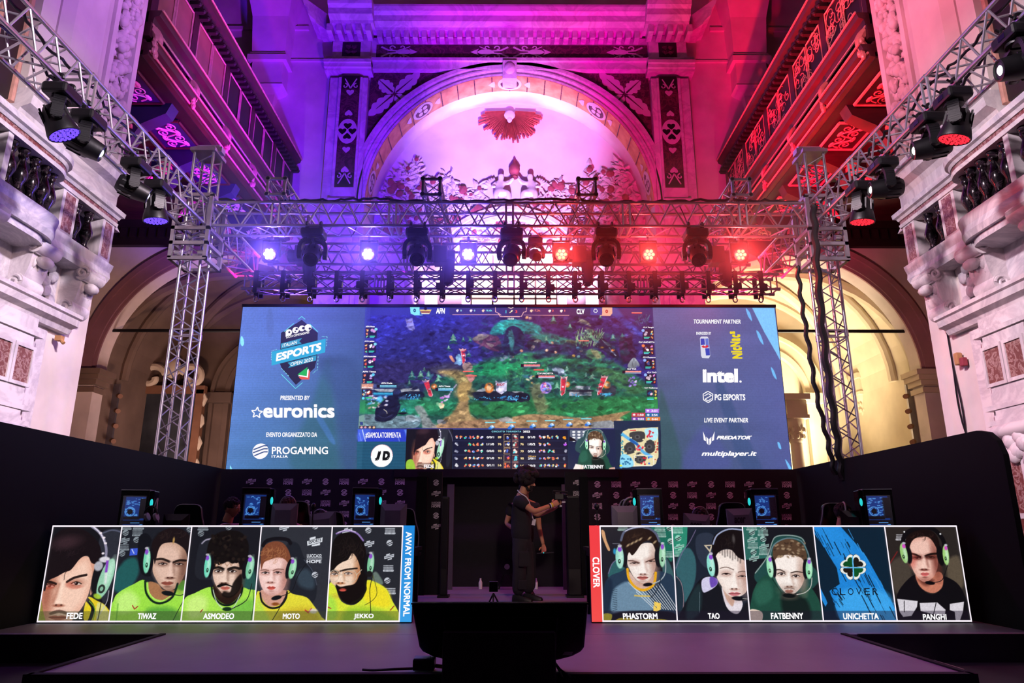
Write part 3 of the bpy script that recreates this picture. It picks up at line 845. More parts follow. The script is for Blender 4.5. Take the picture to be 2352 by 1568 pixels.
 # ================================================================== near side walls and balconies
XW=7.3
def side(s_):
 nm='left' if s_<0 else 'right'
 X=s_*XW;O=Vector((-s_,0,0))
 struct(MB().box2((X,-6,-.62),(X+s_*.9,11.6,26)).build('wall_'+nm,'plaster'),'pale %s nave wall beside the stage'%nm,'wall')
 fr=lambda u,v,d:Vector((X-s_*d,u,v))# u = Y, v = Z, d = out of the wall
 # --- upper order: pedestal cornice, pilaster, garland panel, organ-case frames
 t=thing('garland_pilaster','tall plaster pilaster with a fruit garland at the end of the %s wall'%nm,'pilaster',(X,10.6,7))
 q=MB()
 q.box2((X,9.0,6.3),(X-s_*.16,11.6,6.9))
 prof=[(0,0),(.16,0),(.2,.1),(.34,.16),(.36,.3),(.44,.34),(.44,.42),(0,.42)]
 q.sweep(prof,[((X,8.9,6.78),O,Zv),((X,11.6,6.78),O,Zv)])
 q.sweep([(0,0),(.3,0),(.22,.14),(.14,.2),(0,.2)],[((X,8.95,6.1),O,Zv),((X,11.6,6.1),O,Zv)])
 q.build('pedestal','white_marble',t)
 q=MB()
 for z,d in((7.25,.36),(7.38,.3),(7.5,.24)):q.box2((X,9.3,z-.08),(X-s_*d,10.75,z+.08))
 pp=[(9.45,0),(9.45,.1),(9.6,.24),(9.9,.28),(10.3,.28),(10.5,.22),(10.66,.08),(10.66,0)]
 vs=[(X-s_*d,y,7.4)for y,d in pp]+[(X-s_*d,y,20)for y,d in pp]
 n=len(pp);q.add(vs,[(i,i+1,n+i+1,n+i)for i in range(n-1)])
 q.build('shaft','plaster',t)
 q=MB()
 for ya,yb,d in((10.72,10.84,.14),(11.46,11.6,.14)):q.box2((X,ya,7.4),(X-s_*d,yb,20))
 q.box2((X,10.72,7.2),(X-s_*.16,11.6,7.42))
 q.build('panel_border','plaster',t)
 g=MB();r_=random.Random(11)
 for k in range(360):
  z=7.75+r_.random()**.9*8.5
  seg=((z-7.75)%2.1)/2.1;wd=.10+.17*math.sin(PI*min(1,max(.0,seg)))**.6
  y=11.15+r_.uniform(-wd,wd);rr=r_.uniform(.05,.105)
  g.sph((X-s_*(.04+r_.uniform(0,.10)),y,z),rr,8,5,(1,1,r_.uniform(.8,1.5)))
 for k in range(70):
  z=7.6+r_.random()*8.5;y=11.15+r_.choice((-1,1))*r_.uniform(.14,.27)
  g.sph((X-s_*.05,y,z),.1,6,4,(.4,.5,1.4),Matrix.Rotation(r_.uniform(-1,1),3,'X'))
 g.build('fruit_garland','stucco',t,True)['kind']='stuff'
 t=thing('organ_case','dark and gilt organ case frame high on the %s wall'%nm,'organ case',(X,8.4,7.2))
 MB().box2((X,8.35,6.9),(X-s_*.12,8.75,20)).build('dark_stile','wood_dark',t)
 q=MB()
 for y in(8.3,8.8):q.cyl((X-s_*.12,y,6.9),(X-s_*.12,y,20),.05,8)
 q.build('gilt_moulding','gilt',t)
 q=MB()
 for ya,yb in((7.2,8.2),(8.95,9.3)):q.box2((X,ya,6.7),(X-s_*.18,yb,9.6))
 q.box2((X,6.9,9.6),(X-s_*.3,8.25,9.85));q.box2((X,8.9,9.3),(X-s_*.26,9.36,9.5))
 q.build('pedestal','plaster',t)
 # --- balcony
 b=thing('marble_balcony','bowed marble balcony with dark balusters on the %s wall'%nm,'balcony',(X,8,5.1))
 D0,D1=.34,.60 # straight and bowed projection
 path=[(11.38,0),(11.38,D0),(9.86,D0)]
 cy_,rr=8.95,D1-D0
 path+=[(9.86-.12*i/3,D0)for i in range(1,3)]
 path+=[(9.3+.42*math.cos(a),D0+(D1-D0)*math.sin(a))for a in[PI/2*i/9 for i in range(10)]]
 path+=[(5.2,D1),(4.9,D1-.1),(4.7,D0),(2.0,D0),(2.0,0)]
 def sweep_path(mb,prof,ext=0.0):
  pts=[fr(y,0,d)for y,d in path];n=len(pts);arr=[]
  for i,p in enumerate(pts):
   a=pts[max(i-1,0)];c=pts[min(i+1,n-1)]
   def nrm(u,v):
    d=(v-u);
    return Vector((d.y,-d.x,0)).normalized()*(1 if s_<0 else-1)*-1 if d.length>1e-6 else None
   n1,n2=nrm(a,p),nrm(p,c)
   n1=n1 or n2;n2=n2 or n1
   o=(n1+n2);o=o/max(.35,o.length_squared/2)
   arr.append((p,o,Zv))
  mb.sweep(prof,arr)
  # slab
 q=MB();sweep_path(q,[(-.34,0),(.0,0),(.03,.09),(.02,.18),(.04,.26),(.05,.33),(-.34,.33)])
 poly=[(y,max(0,d-.02))for y,d in path]
 q.prism(poly,5.08,5.38,lambda u,v,d:Vector((X-s_*v,u,d)))
 for i in range(len(q.v)):pass
 off=5.06
 n_s=len(path)*7
 q.v=[((x,y,z+off)if i<n_s else(x,y,z))for i,(x,y,z)in enumerate(q.v)]
 q.build('slab','grey_marble',b)
 # hand rail: grey top, red band, white lower fillet
 def raised(prof,z,nm_,mt):
  m_=MB();sweep_path(m_,prof);m_.v=[(x,y,zz+z)for x,y,zz in m_.v];return m_.build(nm_,mt,b)
 raised([(-.26,0),(.03,0),(.05,.05),(.09,.07),(.10,.15),(.06,.17),(-.26,.17)],6.24,'hand_rail','grey_marble')
 raised([(-.2,0),(.015,0),(.015,.07),(-.2,.07)],6.17,'rail_band','red_marble')
 raised([(-.2,0),(.02,0),(.03,.06),(-.2,.06)],6.11,'rail_fillet','white_marble')
 # piers with red inlays
 for y0,y1,d in((11.02,11.36,D0),(9.92,10.3,D0),(8.3,8.4,D1)):
  q=MB().box2(fr(y0,5.39,d-.22),fr(y1,6.12,d-.0));pr=q.build('pier','white_marble',b)
  if y1-y0>.2:
   MB().box2(fr(y0+.07,5.46,d-.02),fr(y1-.07,6.08,d+.006)).build('pier_inlay','red_marble',pr)
   # balusters
 bp=[(.06,0),(.075,.02),(.07,.06),(.04,.09),(.045,.14),(.085,.22),(.09,.28),(.06,.36),(.038,.42),(.05,.45),(.06,.47),(.05,.5),(.07,.53),(.07,.56)]
 ys=[(10.48,D0),(10.8,D0),(9.64,D0+.06),(9.5,D1-.06),(9.27,D1),(9.03,D1),(8.79,D1),(8.55,D1)]+[(8.16-.24*k,D1)for k in range(13)]
 bp=[(r*1.12,h*1.3)for r,h in bp]
 for y,d in ys:
  MB().lathe(bp,fr(y,5.39,d-.12),n=12).build('baluster','dark_marble',b,True)
 MB().box2(fr(4.6,5.4,-.0),fr(11.3,6.1,.02)).build('back_panel','wood_dark',b)
 # bowed underside
 poly=[(9.6,0.0),(9.6,D0-.02)]+[(9.2+.38*math.cos(a),D0+(D1-D0-.06)*math.sin(a))for a in[PI/2*i/8 for i in range(9)]]+[(5.2,D1-.08),(4.9,0)]
 q=MB().prism(poly,4.96,5.07,lambda u,v,d:Vector((X-s_*v,u,d)))
 q.build('soffit','grey_marble',b)
 # consoles
 for yc in(10.9,9.72,8.3,6.9):
  q=MB();W=.2
  big=D1+.05 if yc<9.2 else D0+.12
  pr=smoothpoly([(0,5.06),(big-.02,5.06),(big+.02,4.98),(big-.08,4.86),(big*.74,4.86),(big*.66,4.62),(big*.5,4.45),(.12,4.32),(0,4.3)],4)
  q.prism(pr,yc-W,yc+W,lambda u,v,d:Vector((X-s_*u,d,v)))
  cs=q.build('console','white_marble',b)
  for cz_,cu,r0 in((4.99,big-.1,.125),(4.42,.16,.13)):
   q=MB().cyl(fr(yc-W-.03,cz_,cu),fr(yc+W+.03,cz_,cu),r0,16)
   for sy in(-1,1):
    q.tube([fr(yc+sy*(W+.035),cz_+v,cu+u)for u,v in spiral(0,0,.1,.02,0,1.3)],.022,6)
   q.build('scroll','white_marble',cs,True)
  q=MB()
  for k in range(18):
   a=k/17
   q.sph(fr(yc+.14*math.sin(k*2.1),4.8-.42*a,big*(.76-.56*a)),.055,7,5,(.9,.7,1.6))
  q.sph(fr(yc,4.78,big*.86),.11,10,6,(1,1.4,.8))
  q.build('acanthus_leaf','white_marble',cs,True)
 q=MB()
 for k in range(5):
  y0=10.3-.01*k
  q.sph(fr(10.32+.1*math.sin(k*2),4.95-.13*k,.08),.1,7,5,(.6,1,1))
 q.box2(fr(9.0,4.3,-.0),fr(10.6,5.1,.03))
 q.build('carved_panel','grey_marble',b,True)
 # --- doorway marble below the balcony
 t=thing('marble_portal','marble doorway surround with red panels under the %s balcony'%nm,'doorway',(X,9.6,-.6))
 q=MB()
 prof=[(0,0),(.12,0),(.16,.08),(.26,.12),(.28,.22),(.32,.24),(.32,.3),(0,.3)]
 q.sweep(prof,[((X,2,4.02),O,Zv),((X,10.95,4.02),O,Zv)])
 q.build('ledge','white_marble',t)
 q=MB()
 q.box2(fr(10.05,-.6,0),fr(10.5,3.95,.08));q.box2(fr(8.9,-.6,0),fr(10.1,4.02,.2));q.box2(fr(9.1,-.6,.2),fr(9.95,3.7,.28))
 for z in(3.72,2.62,2.4,1.1):
  q.box2(fr(8.85,z,0),fr(10.14,z+.07,.3))
 q.box2(fr(2,-.6,0),fr(8.95,4.02,.06));q.box2(fr(8.2,-.6,0),fr(8.6,4.02,.26))
 q.build('jamb','white_marble',t)
 for ya,yb,za,zb,dd in((9.62,9.95,3.0,3.5,.29),(9.18,9.5,3.0,3.5,.29),(9.6,9.98,.2,2.0,.29),(9.15,9.5,.2,2.0,.29)):
  d=MB()
  e=MB()
  for(a,b_,c_,f_)in((ya-.05,ya,za-.05,zb+.05),(yb,yb+.05,za-.05,zb+.05),(ya,yb,za-.05,za),(ya,yb,zb,zb+.05)):
   e.box2(fr(a,c_,.28),fr(b_,f_,.31))
  pn=e.build('panel_frame','white_marble',t)
  MB().box2(fr(ya,za,.27),fr(yb,zb,dd)).build('red_panel','red_marble',pn)
 q=MB()
 for k in range(8):
  q.sph(fr(9.5+.2*math.sin(k*1.7),2.2-.05*k,.33),.12,8,5,(.6,1,1))
 q.cyl(fr(9.2,2.3,.32),fr(9.95,2.3,.32),.1,10)
 q.build('carved_capital','white_marble',t,True)
 # lamp bracket / alarm and cables on the wall edge
 if s_<0:
  o=MB().box(fr(10.75,3.9,.12),(.1,.09,.08)).cyl(fr(10.75,3.9,.12),fr(10.75,3.82,.2),.03,8).build('wall_spotlight','band_gold')
  tag(o,'small brass lamp under the ledge of the left wall','lamp')
 else:
  t=thing('alarm_siren','yellow and red alarm siren on the right pink wall','alarm',fr(10.85,3.55,.1))
  MB().box(fr(10.85,3.6,.09),(.1,.1,.2)).build('housing','band_gold',t,bevel=.02)
  MB().box(fr(10.75,3.53,.08),(.09,.09,.14)).build('red_lens','stucco_red',t,bevel=.02)
  for k,(ya,yb)in enumerate(((11.1,11.25),(11.12,10.7))):
   pts=smoothpoly([fr(11.1,4.6,.03),fr(11.1,3.6,.03),fr(11.05+.05*k,2.6,.03),fr(yb,1.2,.03),fr(yb,-.5,.03)],6,False)
   tag(MB().tube(pts,.014,6).build('wall_cable','black'),'thin black cable down the right pink wall, %s one'%('straighter' if k==0 else 'outward bending'),'cable')
side(-1);side(1)
# ================================================================== trusses
TX,TS,TY=5.15,.43,10.93 # inner chord X of the side trusses, section, front truss plane
ZT,ZB=ZC+5.41,ZC+4.98
def truss(name,label,p0,p1,right,up,s_,cr=.026,br=.014,joint=2.0,bay=.5,cross=False,phase=0,mat='alu',group=None):
 p0=Vector(p0);p1=Vector(p1);d=(p1-p0);L=d.length;d.normalize();R=Vector(right);U=Vector(up)
 t=thing(name,label,'truss',p0,group)
 cs=[Vector((0,0,0)),R*s_,R*s_+U*s_,U*s_]
 for c in cs:MB().cyl(p0+c,p1+c,cr,10).build('chord',mat,t,True)
 js=[];x=phase
 while x<=L+.01:
  if x>=-.01:js.append(x)
  x+=joint
 if not js or js[0]>.3:js=[0]+js
 if js[-1]<L-.3:js.append(L)
 for k in range(4):
  a,b=cs[k],cs[(k+1)%4];q=MB()
  for j0,j1 in zip(js[:-1],js[1:]):
   lo,hi=j0+.09,j1-.09;n=max(1,round((hi-lo)/bay));st=(hi-lo)/n
   for i in range(n):
    u=lo+i*st
    m=u+st/2
    if cross:
     q.cyl(p0+d*u+a,p0+d*(u+st)+b,br,6,cap=False);q.cyl(p0+d*u+b,p0+d*(u+st)+a,br,6,cap=False)
    else:
     q.cyl(p0+d*u+b,p0+d*m+a,br,6,cap=False);q.cyl(p0+d*m+a,p0+d*(u+st)+b,br,6,cap=False)
  q.build('bracing',mat,t,True)
 for j in js:
  q=MB()
  for off in((-.06,.06)if .05<j<L-.05 else(0.0,)):
   for k in range(4):
    a,b=cs[k],cs[(k+1)%4];q.cyl(p0+d*(j+off)+a,p0+d*(j+off)+b,br*1.35,8)
  for c in cs:q.cyl(p0+d*(j-.05)+c,p0+d*(j+.05)+c,cr*1.35,10)
  q.build('end_frame',mat,t,True)
 return t
Xv=Vector((1,0,0));Yd=Vector((0,1,0))
truss('side_truss','silver box truss along the left side of the stage',(-TX,3.0,ZB),(-TX,13.35,ZB),-Xv,Zv,TS,phase=.6,joint=1.95)
truss('side_truss','silver box truss along the right side of the stage',(TX,3.0,ZB),(TX,13.35,ZB),Xv,Zv,TS,phase=.6,joint=1.95)
truss('lighting_truss','long silver box truss carrying the row of moving heads',(-TX,TY,ZB),(TX,TY,ZB),Yd,Zv,TS,phase=1.15,joint=2.0)
truss('box_truss','second box truss behind the glowing lamps',(-TX+.5,12.72,ZB),(TX-.5,12.72,ZB),Yd,Zv,TS,phase=.65,joint=2.0,mat='alu_dark')
Z3=ZC+4.35
truss('screen_truss','low slim truss holding the big screen on straps',(-5.02,12.35,Z3),(5.05,12.35,Z3),Yd,Zv,.30,.024,.011,2.5,.42,True,.05,'alu_dark')
for X,w_ in((-3.95,'over the leftmost blue lamp'),(-1.32,'left of the stucco putti'),(1.32,'right of the stucco putti'),(3.94,'near the right corner')):
 ts_=truss('short_truss','short truss laid front to back on the front truss, '+w_,(X-.15,10.75,ZT+.05),(X-.15,13.6,ZT+.05),Xv,Zv,.29,.022,.011,1.42,.36,True,0,'alu','short trusses across the top')
 q=MB();e0=Vector((X-.15,10.73,ZT+.05));k4=[e0,e0+Vector((.29,0,0)),e0+Vector((.29,0,.29)),e0+Vector((0,0,.29))]
 for k in range(4):q.bar(k4[k],k4[(k+1)%4],.04,.04);q.cyl(k4[k]-Yd*.03,k4[k]+Yd*.03,.042,10)
 q.build('end_plate','alu',ts_)
 # towers
for s_ in(-1,1):
 xi=s_*(TX+TS/2);yc=TY+TS/2;h=.165
 nm='left' if s_<0 else 'right'
 t=truss('truss_tower','slim vertical truss tower at the %s corner of the stage'%nm,(xi-h,yc-h,-.6),(xi-h,yc-h,ZC+6.45),Xv,Yd,h*2,.025,.011,2.33,.46,False,0)
 q=MB().box2((xi-.22,yc-.24,ZC+6.4),(xi+.22,yc+.24,ZC+6.46)).box2((xi-.26,yc-.08,ZC+6.46),(xi+.26,yc+.08,ZC+6.56))
 q.cyl((xi-.2,yc,ZC+6.58),(xi+.2,yc,ZC+6.58),.05,12);q.build('head_block','alu',t)
 sl=thing('sleeve_block','square steel sleeve joining trusses at the %s tower'%nm,'truss sleeve',(xi,yc,ZB-.4))
 q=MB();e=.29
 for dx in(-e,e):
  for dy in(-e,e):q.box2((xi+dx-.03,yc+dy-.03,ZB-.62),(xi+dx+.03,yc+dy+.03,ZT+.1))
 q.build('corner_post','alu',sl)
 q=MB()
 for z in(ZB-.62,ZB-.35,ZB-.08,ZT+.1):
  for k in(-e,e):
   q.box2((xi-e-.03,yc+k-.03,z-.03),(xi+e+.03,yc+k+.03,z+.03));q.box2((xi+k-.03,yc-e-.03,z-.03),(xi+k+.03,yc+e+.03,z+.03))
 q.build('frame','alu',sl)
 q=MB()
 for dx in(-.2,.2):
  for z in(ZB-.5,ZB-.2):q.cyl((xi+dx-.05,yc-.22,z),(xi+dx+.05,yc-.22,z),.055,10)
 q.build('roller','chrome',sl,True)
 # cables on the right tower
for k,(pts,r_)in enumerate((
 ([P(1868,470,10.6),P(1875,560,10.55),P(1885,700,10.5),P(1903,860,10.55),P(1925,1010,10.6),P(1937,1100,10.7)],.055),
 ([P(1832,610,10.5),P(1842,690,10.45),P(1858,790,10.45),P(1876,900,10.5),P(1902,1010,10.6),P(1918,1090,10.7)],.034))):
 pts=smoothpoly(pts,10,False)
 pts=[p if isinstance(p,Vector)else Vector(p)for p in pts]
 pts=[p+Vector((.018*math.sin(i*1.3),0,0))for i,p in enumerate(pts)]
 tag(MB().tube(pts,r_,8).build('cable_bundle','black',None,True),('thick' if k==0 else 'thin twisted')+' black cable bundle hanging beside the right tower','cable')
 # cables along the truss chords
rc=random.Random(5)
def runcable(pts,r_,label):
 pp=[Vector(p)+Vector((rc.uniform(-.02,.02),rc.uniform(-.02,.02),rc.uniform(-.03,.02)))for p in smoothpoly([tuple(p)for p in pts],5,False)]
 tag(MB().tube(pp,r_,6).build('truss_cable','black',None,True),label,'cable')
runcable([(-5+i*.5,TY-.0+.03*math.sin(i),ZT+.05)for i in range(21)],.022,'black cable lying along the top of the front truss')
for s_,nm in((-1,'left'),(1,'right')):
 runcable([(s_*(TX+.1),4+i*.45,ZT-.02-.09*abs(math.sin(i*1.2)))for i in range(16)],.018,'black cable looping inside the %s side truss'%nm)
 runcable([(s_*(TX+TS-.05),4.2+i*.45,ZT-.05-.12*abs(math.sin(i*.9+1)))for i in range(15)],.018,'second black cable at the far edge of the %s side truss'%nm)
for px in(1040,1310,1560,800,1440):
 a=P(px,470,TY+.2);b=P(px+6,545,TY+.42)
 pts=smoothpoly([tuple(a),tuple((a+b)/2+Vector((.12,.03,-.05))),tuple(b)],6,False)
 tag(MB().tube(pts,.01,5).build('drop_cable','black'),'thin cable drooping inside the front truss, '+{1040:'left of the middle moving head',1310:'left of the second short truss from the right',1560:'beside the last moving head',800:'beside the first moving head',1440:'right of the fourth moving head'}[px],'cable')
 # hoists
for X,w_ in((-3.95,'first from the left'),(-1.32,'second from the left'),(1.32,'third from the left'),(3.94,'last on the right')):
 t=thing('chain_hoist','black chain hoist between the trusses, '+w_,'hoist',(X,12.5,ZC+4.65),'chain hoists')
 q=MB().box2((X-.12,12.28,ZC+4.86),(X+.14,12.56,ZC+5.2)).cyl((X-.26,12.42,ZC+5.03),(X+.28,12.42,ZC+5.03),.12,14)
 q.build('motor','black',t,bevel=.015)
 q=MB().lathe([(.03,0),(.1,.05),(.12,.35),(.12,.5)],(X+.16,12.4,ZC+4.42),n=10);q.build('chain_bag','blackcloth',t,True)
 q=MB().cyl((X,12.5,ZC+5.2),(X,12.5,ZT+.1),.018,6).cyl((X,12.5,ZC+4.6),(X,12.5,ZC+4.9),.014,6);q.build('chain','chrome',t)
 # screen straps
sx_px=[588,650,712,773,832,893,955,1015,1075,1137,1198,1260,1322,1383,1445,1505,1568,1628,1690,1749]
ordn=['first','second','third','fourth','fifth','sixth','seventh','eighth','ninth','tenth']
SCR_Y=12.42
for i,px in enumerate(sx_px):
 top=P(px,625,12.3);bot=P(px,694,12.42);X=top.x
 X=P(px,694,12.42).x
 w_=ordn[i]+' from the left' if i<10 else ordn[19-i]+' from the right'
 t=thing('screen_strap','black strap hanging the big screen, %s'%w_,'strap',(X,12.42,bot.z),'screen straps')
 r_=random.Random(i);lean=r_.uniform(-.03,.03);sd=1 if i>=12 else(-1 if r_.random()<.2 else 1)
 q=MB()
 zt,zb=ZC+4.68,bot.z+.02
 q.box2((X-.038,12.30,zt-.42),(X+.038,12.34,zt));q.box2((X-.038,12.30,zt-.02),(X+.038,12.68,zt+.015));q.box2((X-.038,12.64,zt-.42),(X+.038,12.68,zt))
 q.build('web_loop','blackcloth',t)
 q=MB()
 q.prism([(X-.04,zt-.4),(X+.04,zt-.4),(X+.036+lean,zt-.52),(X+.018,zb+.1),(X-.018,zb+.1),(X-.036+lean,zt-.52)],-.02,.02,XZ(12.40))
 q.build('tail','blackcloth',t)
 q=MB().box((X+sd*.07,12.34,zt-.22-.1*r_.random()),(.08,.08,.13));q.build('ratchet','black',t,bevel=.01)
 q=MB().tube([(X+.04*math.cos(a),12.42,zb+.035+.05*math.sin(a))for a in[2*PI*k/14 for k in range(14)]],.013,6,True);q.build('shackle','chrome',t,True)
 # ================================================================== lamps
def basis(aim,roll_up=Vector((0,0,1))):
 z=Vector(aim).normalized();x=roll_up.cross(z)
 if x.length<1e-3:x=Vector((1,0,0))
 x.normalize();y=z.cross(x)
 return Matrix((x,y,z)).transposed()
def moving_head(hang,along,aim,label,kind='spot',lens='blackgloss',sc=1.0,group=None,split=True,yaw=0.0):
 """hang: point on the truss chord it is clamped under; along: chord direction; aim: beam direction"""
 hang=Vector(hang);A=Vector(along).normalized();S=Vector((-A.y,A.x,0))
 t=thing('moving_head_'+('wash' if kind=='wash' else 'spot'),label,'stage light',hang,group)
 def g(a,b,c):return hang+A*a*sc+S*b*sc+Vector((0,0,c*sc))
 Rb=Matrix((A,S,Vector((0,0,1)))).transposed()
 for a in(-.10,.10):
  q=MB().tube([g(a,.05*math.cos(k),.05*math.sin(k))for k in[PI*j/6-.3 for j in range(8)]],.018*sc,6)
  q.box(g(a,0,-.055),(.05*sc,.05*sc,.06*sc),Rb);q.tube([g(a,.05,.0),g(a,.1,.03)],.012*sc,5)
  q.build('clamp','black',t)
 q=MB().box(g(0,0,-.14),(.33*sc,.27*sc,.13*sc),Rb);b=q.build('base','black',t,bevel=.03*sc)
 MB().box(g(.0,.137,-.14),(.09*sc,.006,.05*sc),Rb).build('display','blackgloss',b)
 q=MB().cyl(g(0,0,-.20),g(0,0,-.235),.10*sc,16)
 # yoke across the aim
 z=Vector(aim).normalized();hz=Vector((z.x,z.y,0))
 if hz.length<.05:hz=S.copy()
 hz.normalize();side_=Vector((-hz.y,hz.x,0))
 pc=g(0,0,-.46)
 yk=MB()
 for sgn in(-1,1):
  pr=[side_*sgn*.02+Vector((0,0,.225)),side_*sgn*.12+Vector((0,0,.21)),side_*sgn*.175+Vector((0,0,.14)),side_*sgn*.185+Vector((0,0,0.02)),side_*sgn*.18+Vector((0,0,-.05))]
  pp=smoothpoly([tuple(v)for v in pr],4,False)
  for u,v in zip(pp[:-1],pp[1:]):
   yk.bar(pc+Vector(u)*sc,pc+Vector(v)*sc,.055*sc,.11*sc,up=tuple(hz))
  yk.cyl(pc+side_*sgn*.15*sc,pc+side_*sgn*.205*sc,.065*sc,14)
 q.add(yk.v,yk.f);q.build('yoke','black',t,True)
 if kind=='spot':
  prof=[(.04,-.19),(.10,-.19),(.125,-.15),(.13,-.04),(.125,.06),(.11,.16),(.105,.20),(.09,.205),(.085,.19)]
 else:
  prof=[(.05,-.16),(.09,-.15),(.12,-.09),(.13,.0),(.15,.08),(.165,.15),(.165,.18),(.155,.185),(.15,.17)]
 q=MB().lathe([(r*sc,h*sc)for r,h in prof],pc,z,20);hd=q.build('head','black',t,True)
 q=MB();Bz=basis(z)
 for k in range(10):
  a=2*PI*k/10
  q.bar(pc+Bz @ Vector((.128*math.cos(a),.128*math.sin(a),-.14))*sc,pc+Bz @ Vector((.132*math.cos(a),.132*math.sin(a),.02))*sc,.012*sc,.02*sc)
 q.build('cooling_fin','black',hd)['kind']='stuff'
 if kind=='spot':
  MB().lathe([(.001,.012),(.05,.008),(.08,0.0)],pc+z*.185*sc,z,18).build('lens',lens,hd,True)if sc<.99 else MB().lathe([(.001,.02*sc),(.03*sc,.015*sc),((.085 if lens=='blackgloss' else .05)*sc,0.0)],pc+z*.188*sc,z,18).build('lens',lens,hd,True)
 else:
  MB().cyl(pc+z*.165*sc,pc+z*.168*sc,.15*sc,24).build('lens_plate','blackgloss',hd)
  q=MB()
  for rr,nn in((0,1),(.045,6),(.09,12),(.13,18)):
   for k in range(nn):
    a=2*PI*k/nn+rr*3
    q.sph(pc+z*.172*sc+Bz @ Vector((rr*math.cos(a),rr*math.sin(a),0))*sc,.021*sc,8,5,(1,1,.5),Bz)
  q.build('led',lens,hd,True)['kind']='stuff'
 return t
 # on the front truss: five heads on the lower front chord, all aimed into the room
mh=[(722,'first moving head on the front truss, right of the leftmost blue lamp'),(960,'second moving head on the front truss, under the short truss'),
 (1175,'third moving head on the front truss, in front of the bright window'),(1390,'fourth moving head on the front truss, right of the window'),(1597,'fifth moving head on the front truss, nearest the right corner')]
for px,lb in mh:
 h=P(px,527,TY);h.z=ZB
 moving_head(h,Xv,(.12 if px<1100 else-.1,-.75,-.66),'black '+lb,'spot','blackgloss',1.16)
h=P(1229,543,TY+TS);moving_head((h.x,TY+TS,ZB),Xv,(.15,-.8,-.5),'small black moving head just right of the bright window centre','spot','blackgloss',.78)
for s_,lst in((-1,((150,'wash','led_violet',(.42,.25,-.86)),(210,'spot','led_white',(.82,.45,-.34)),(318,'spot','led_white',(.80,.5,-.28)),(368,'wash','led_violet',(.12,.1,-1)))),
 (1,((2185,'wash','led_red',(-.25,.2,-.95)),(2128,'spot','led_white',(-.93,.3,-.08)),(2026,'spot','led_white',(-.95,.2,-.02)),(1972,'wash','led_red',(-.1,.1,-1)),(2328,'spot','led_white',(-.95,.2,-.1))))):
 nm='left' if s_<0 else 'right';seq=['nearest wash lamp','upper beam lamp','lower beam lamp','farthest wash lamp','topmost beam lamp']
 for i,(px,kd,ln,aim)in enumerate(lst):
  d=TX*F/abs(px-CX);Z=ZB-ZC;Y=(d-Z*sp)/cp
  moving_head((s_*(TX+.0),Y,ZB),Yd,aim,'black %s under the %s side truss, %s'%(seq[i],nm,'glowing '+('violet' if ln=='led_violet' else 'red')if kd=='wash' else 'with a small white lens'),kd,ln,1.05)
def led_par(px,lens,label):
 h=P(px,547,TY+TS);h=Vector((h.x,TY+TS,ZB))
 t=thing('led_par',label,'stage light',h)
 MB().tube([h+Vector((0,.04*math.cos(k),.04*math.sin(k)))for k in[PI*j/6 for j in range(7)]],.014,6).box(h+Vector((0,0,-.06)),(.04,.04,.1)).build('clamp','chrome',t)
 pc=h+Vector((0,-.02,-.36));z=Vector((0,-.93,-.22)).normalized();Bz=basis(z)
 q=MB()
 for sx in(-1,1):q.box(pc+Vector((sx*.15,.02,.12)),(.012,.05,.3))
 q.box(pc+Vector((0,.02,.265)),(.31,.05,.014));q.build('yoke','black',t)
 hd=MB().box(pc+Vector((0,.06,.06)),(.28,.12,.34)).lathe([(.08,-.08),(.125,-.06),(.13,.05),(.12,.06)],pc,z,20).build('body','black',t,bevel=.01)
 q=MB()
 for k in range(7):
  a=2*PI*k/6;rr=0 if k==6 else .068
  q.sph(pc+z*.062+Bz @ Vector((rr*math.cos(a),rr*math.sin(a),0)),.032,10,6,(1,1,.5),Bz)
 q.build('led',lens,hd,True)['kind']='stuff'
 c=(.18,.09,1.0)if lens=='led_bluewhite' else(1.0,.05,.05)
 l=bpy.data.lights.new('par_beam','POINT');lo=bpy.data.objects.new('par_beam',l);COL.objects.link(lo)
 l.color=c;l.energy=110;l.shadow_soft_size=.08;lo.location=pc+z*.22
for px,ln,lb in((626,'led_bluewhite','leftmost LED lamp on the truss, glaring blue white'),(849,'led_bluewhite','second LED lamp from the left, blue white'),(1076,'led_bluewhite','blue white LED lamp beside the bright window'),
 (1288,'led_warmred','red LED lamp beside the bright window'),(1487,'led_warmred','second red LED lamp from the right'),(1695,'led_warmred','rightmost red LED lamp on the truss, with a wide glow')):
 led_par(px,ln,lb)
 # thin haze hanging in the lamp beams
def haze():
 m=bpy.data.materials.new('stage_haze');m.use_nodes=True;n=m.node_tree.nodes;l=m.node_tree.links
 n.remove(n['Principled BSDF']);v=n.new('ShaderNodeVolumeScatter');v.inputs['Density'].default_value=.12;v.inputs['Anisotropy'].default_value=.35
 v.inputs['Color'].default_value=(.9,.9,.95,1);l.new(v.outputs[0],n['Material Output'].inputs['Volume'])
 M['haze']=m
 o=MB().box2((-5.0,10.3,5.0),(5.0,12.2,7.2)).build('stage_haze','haze');tag(o,'thin haze glowing around the lamps on the front truss','haze',None,'stuff')
haze()
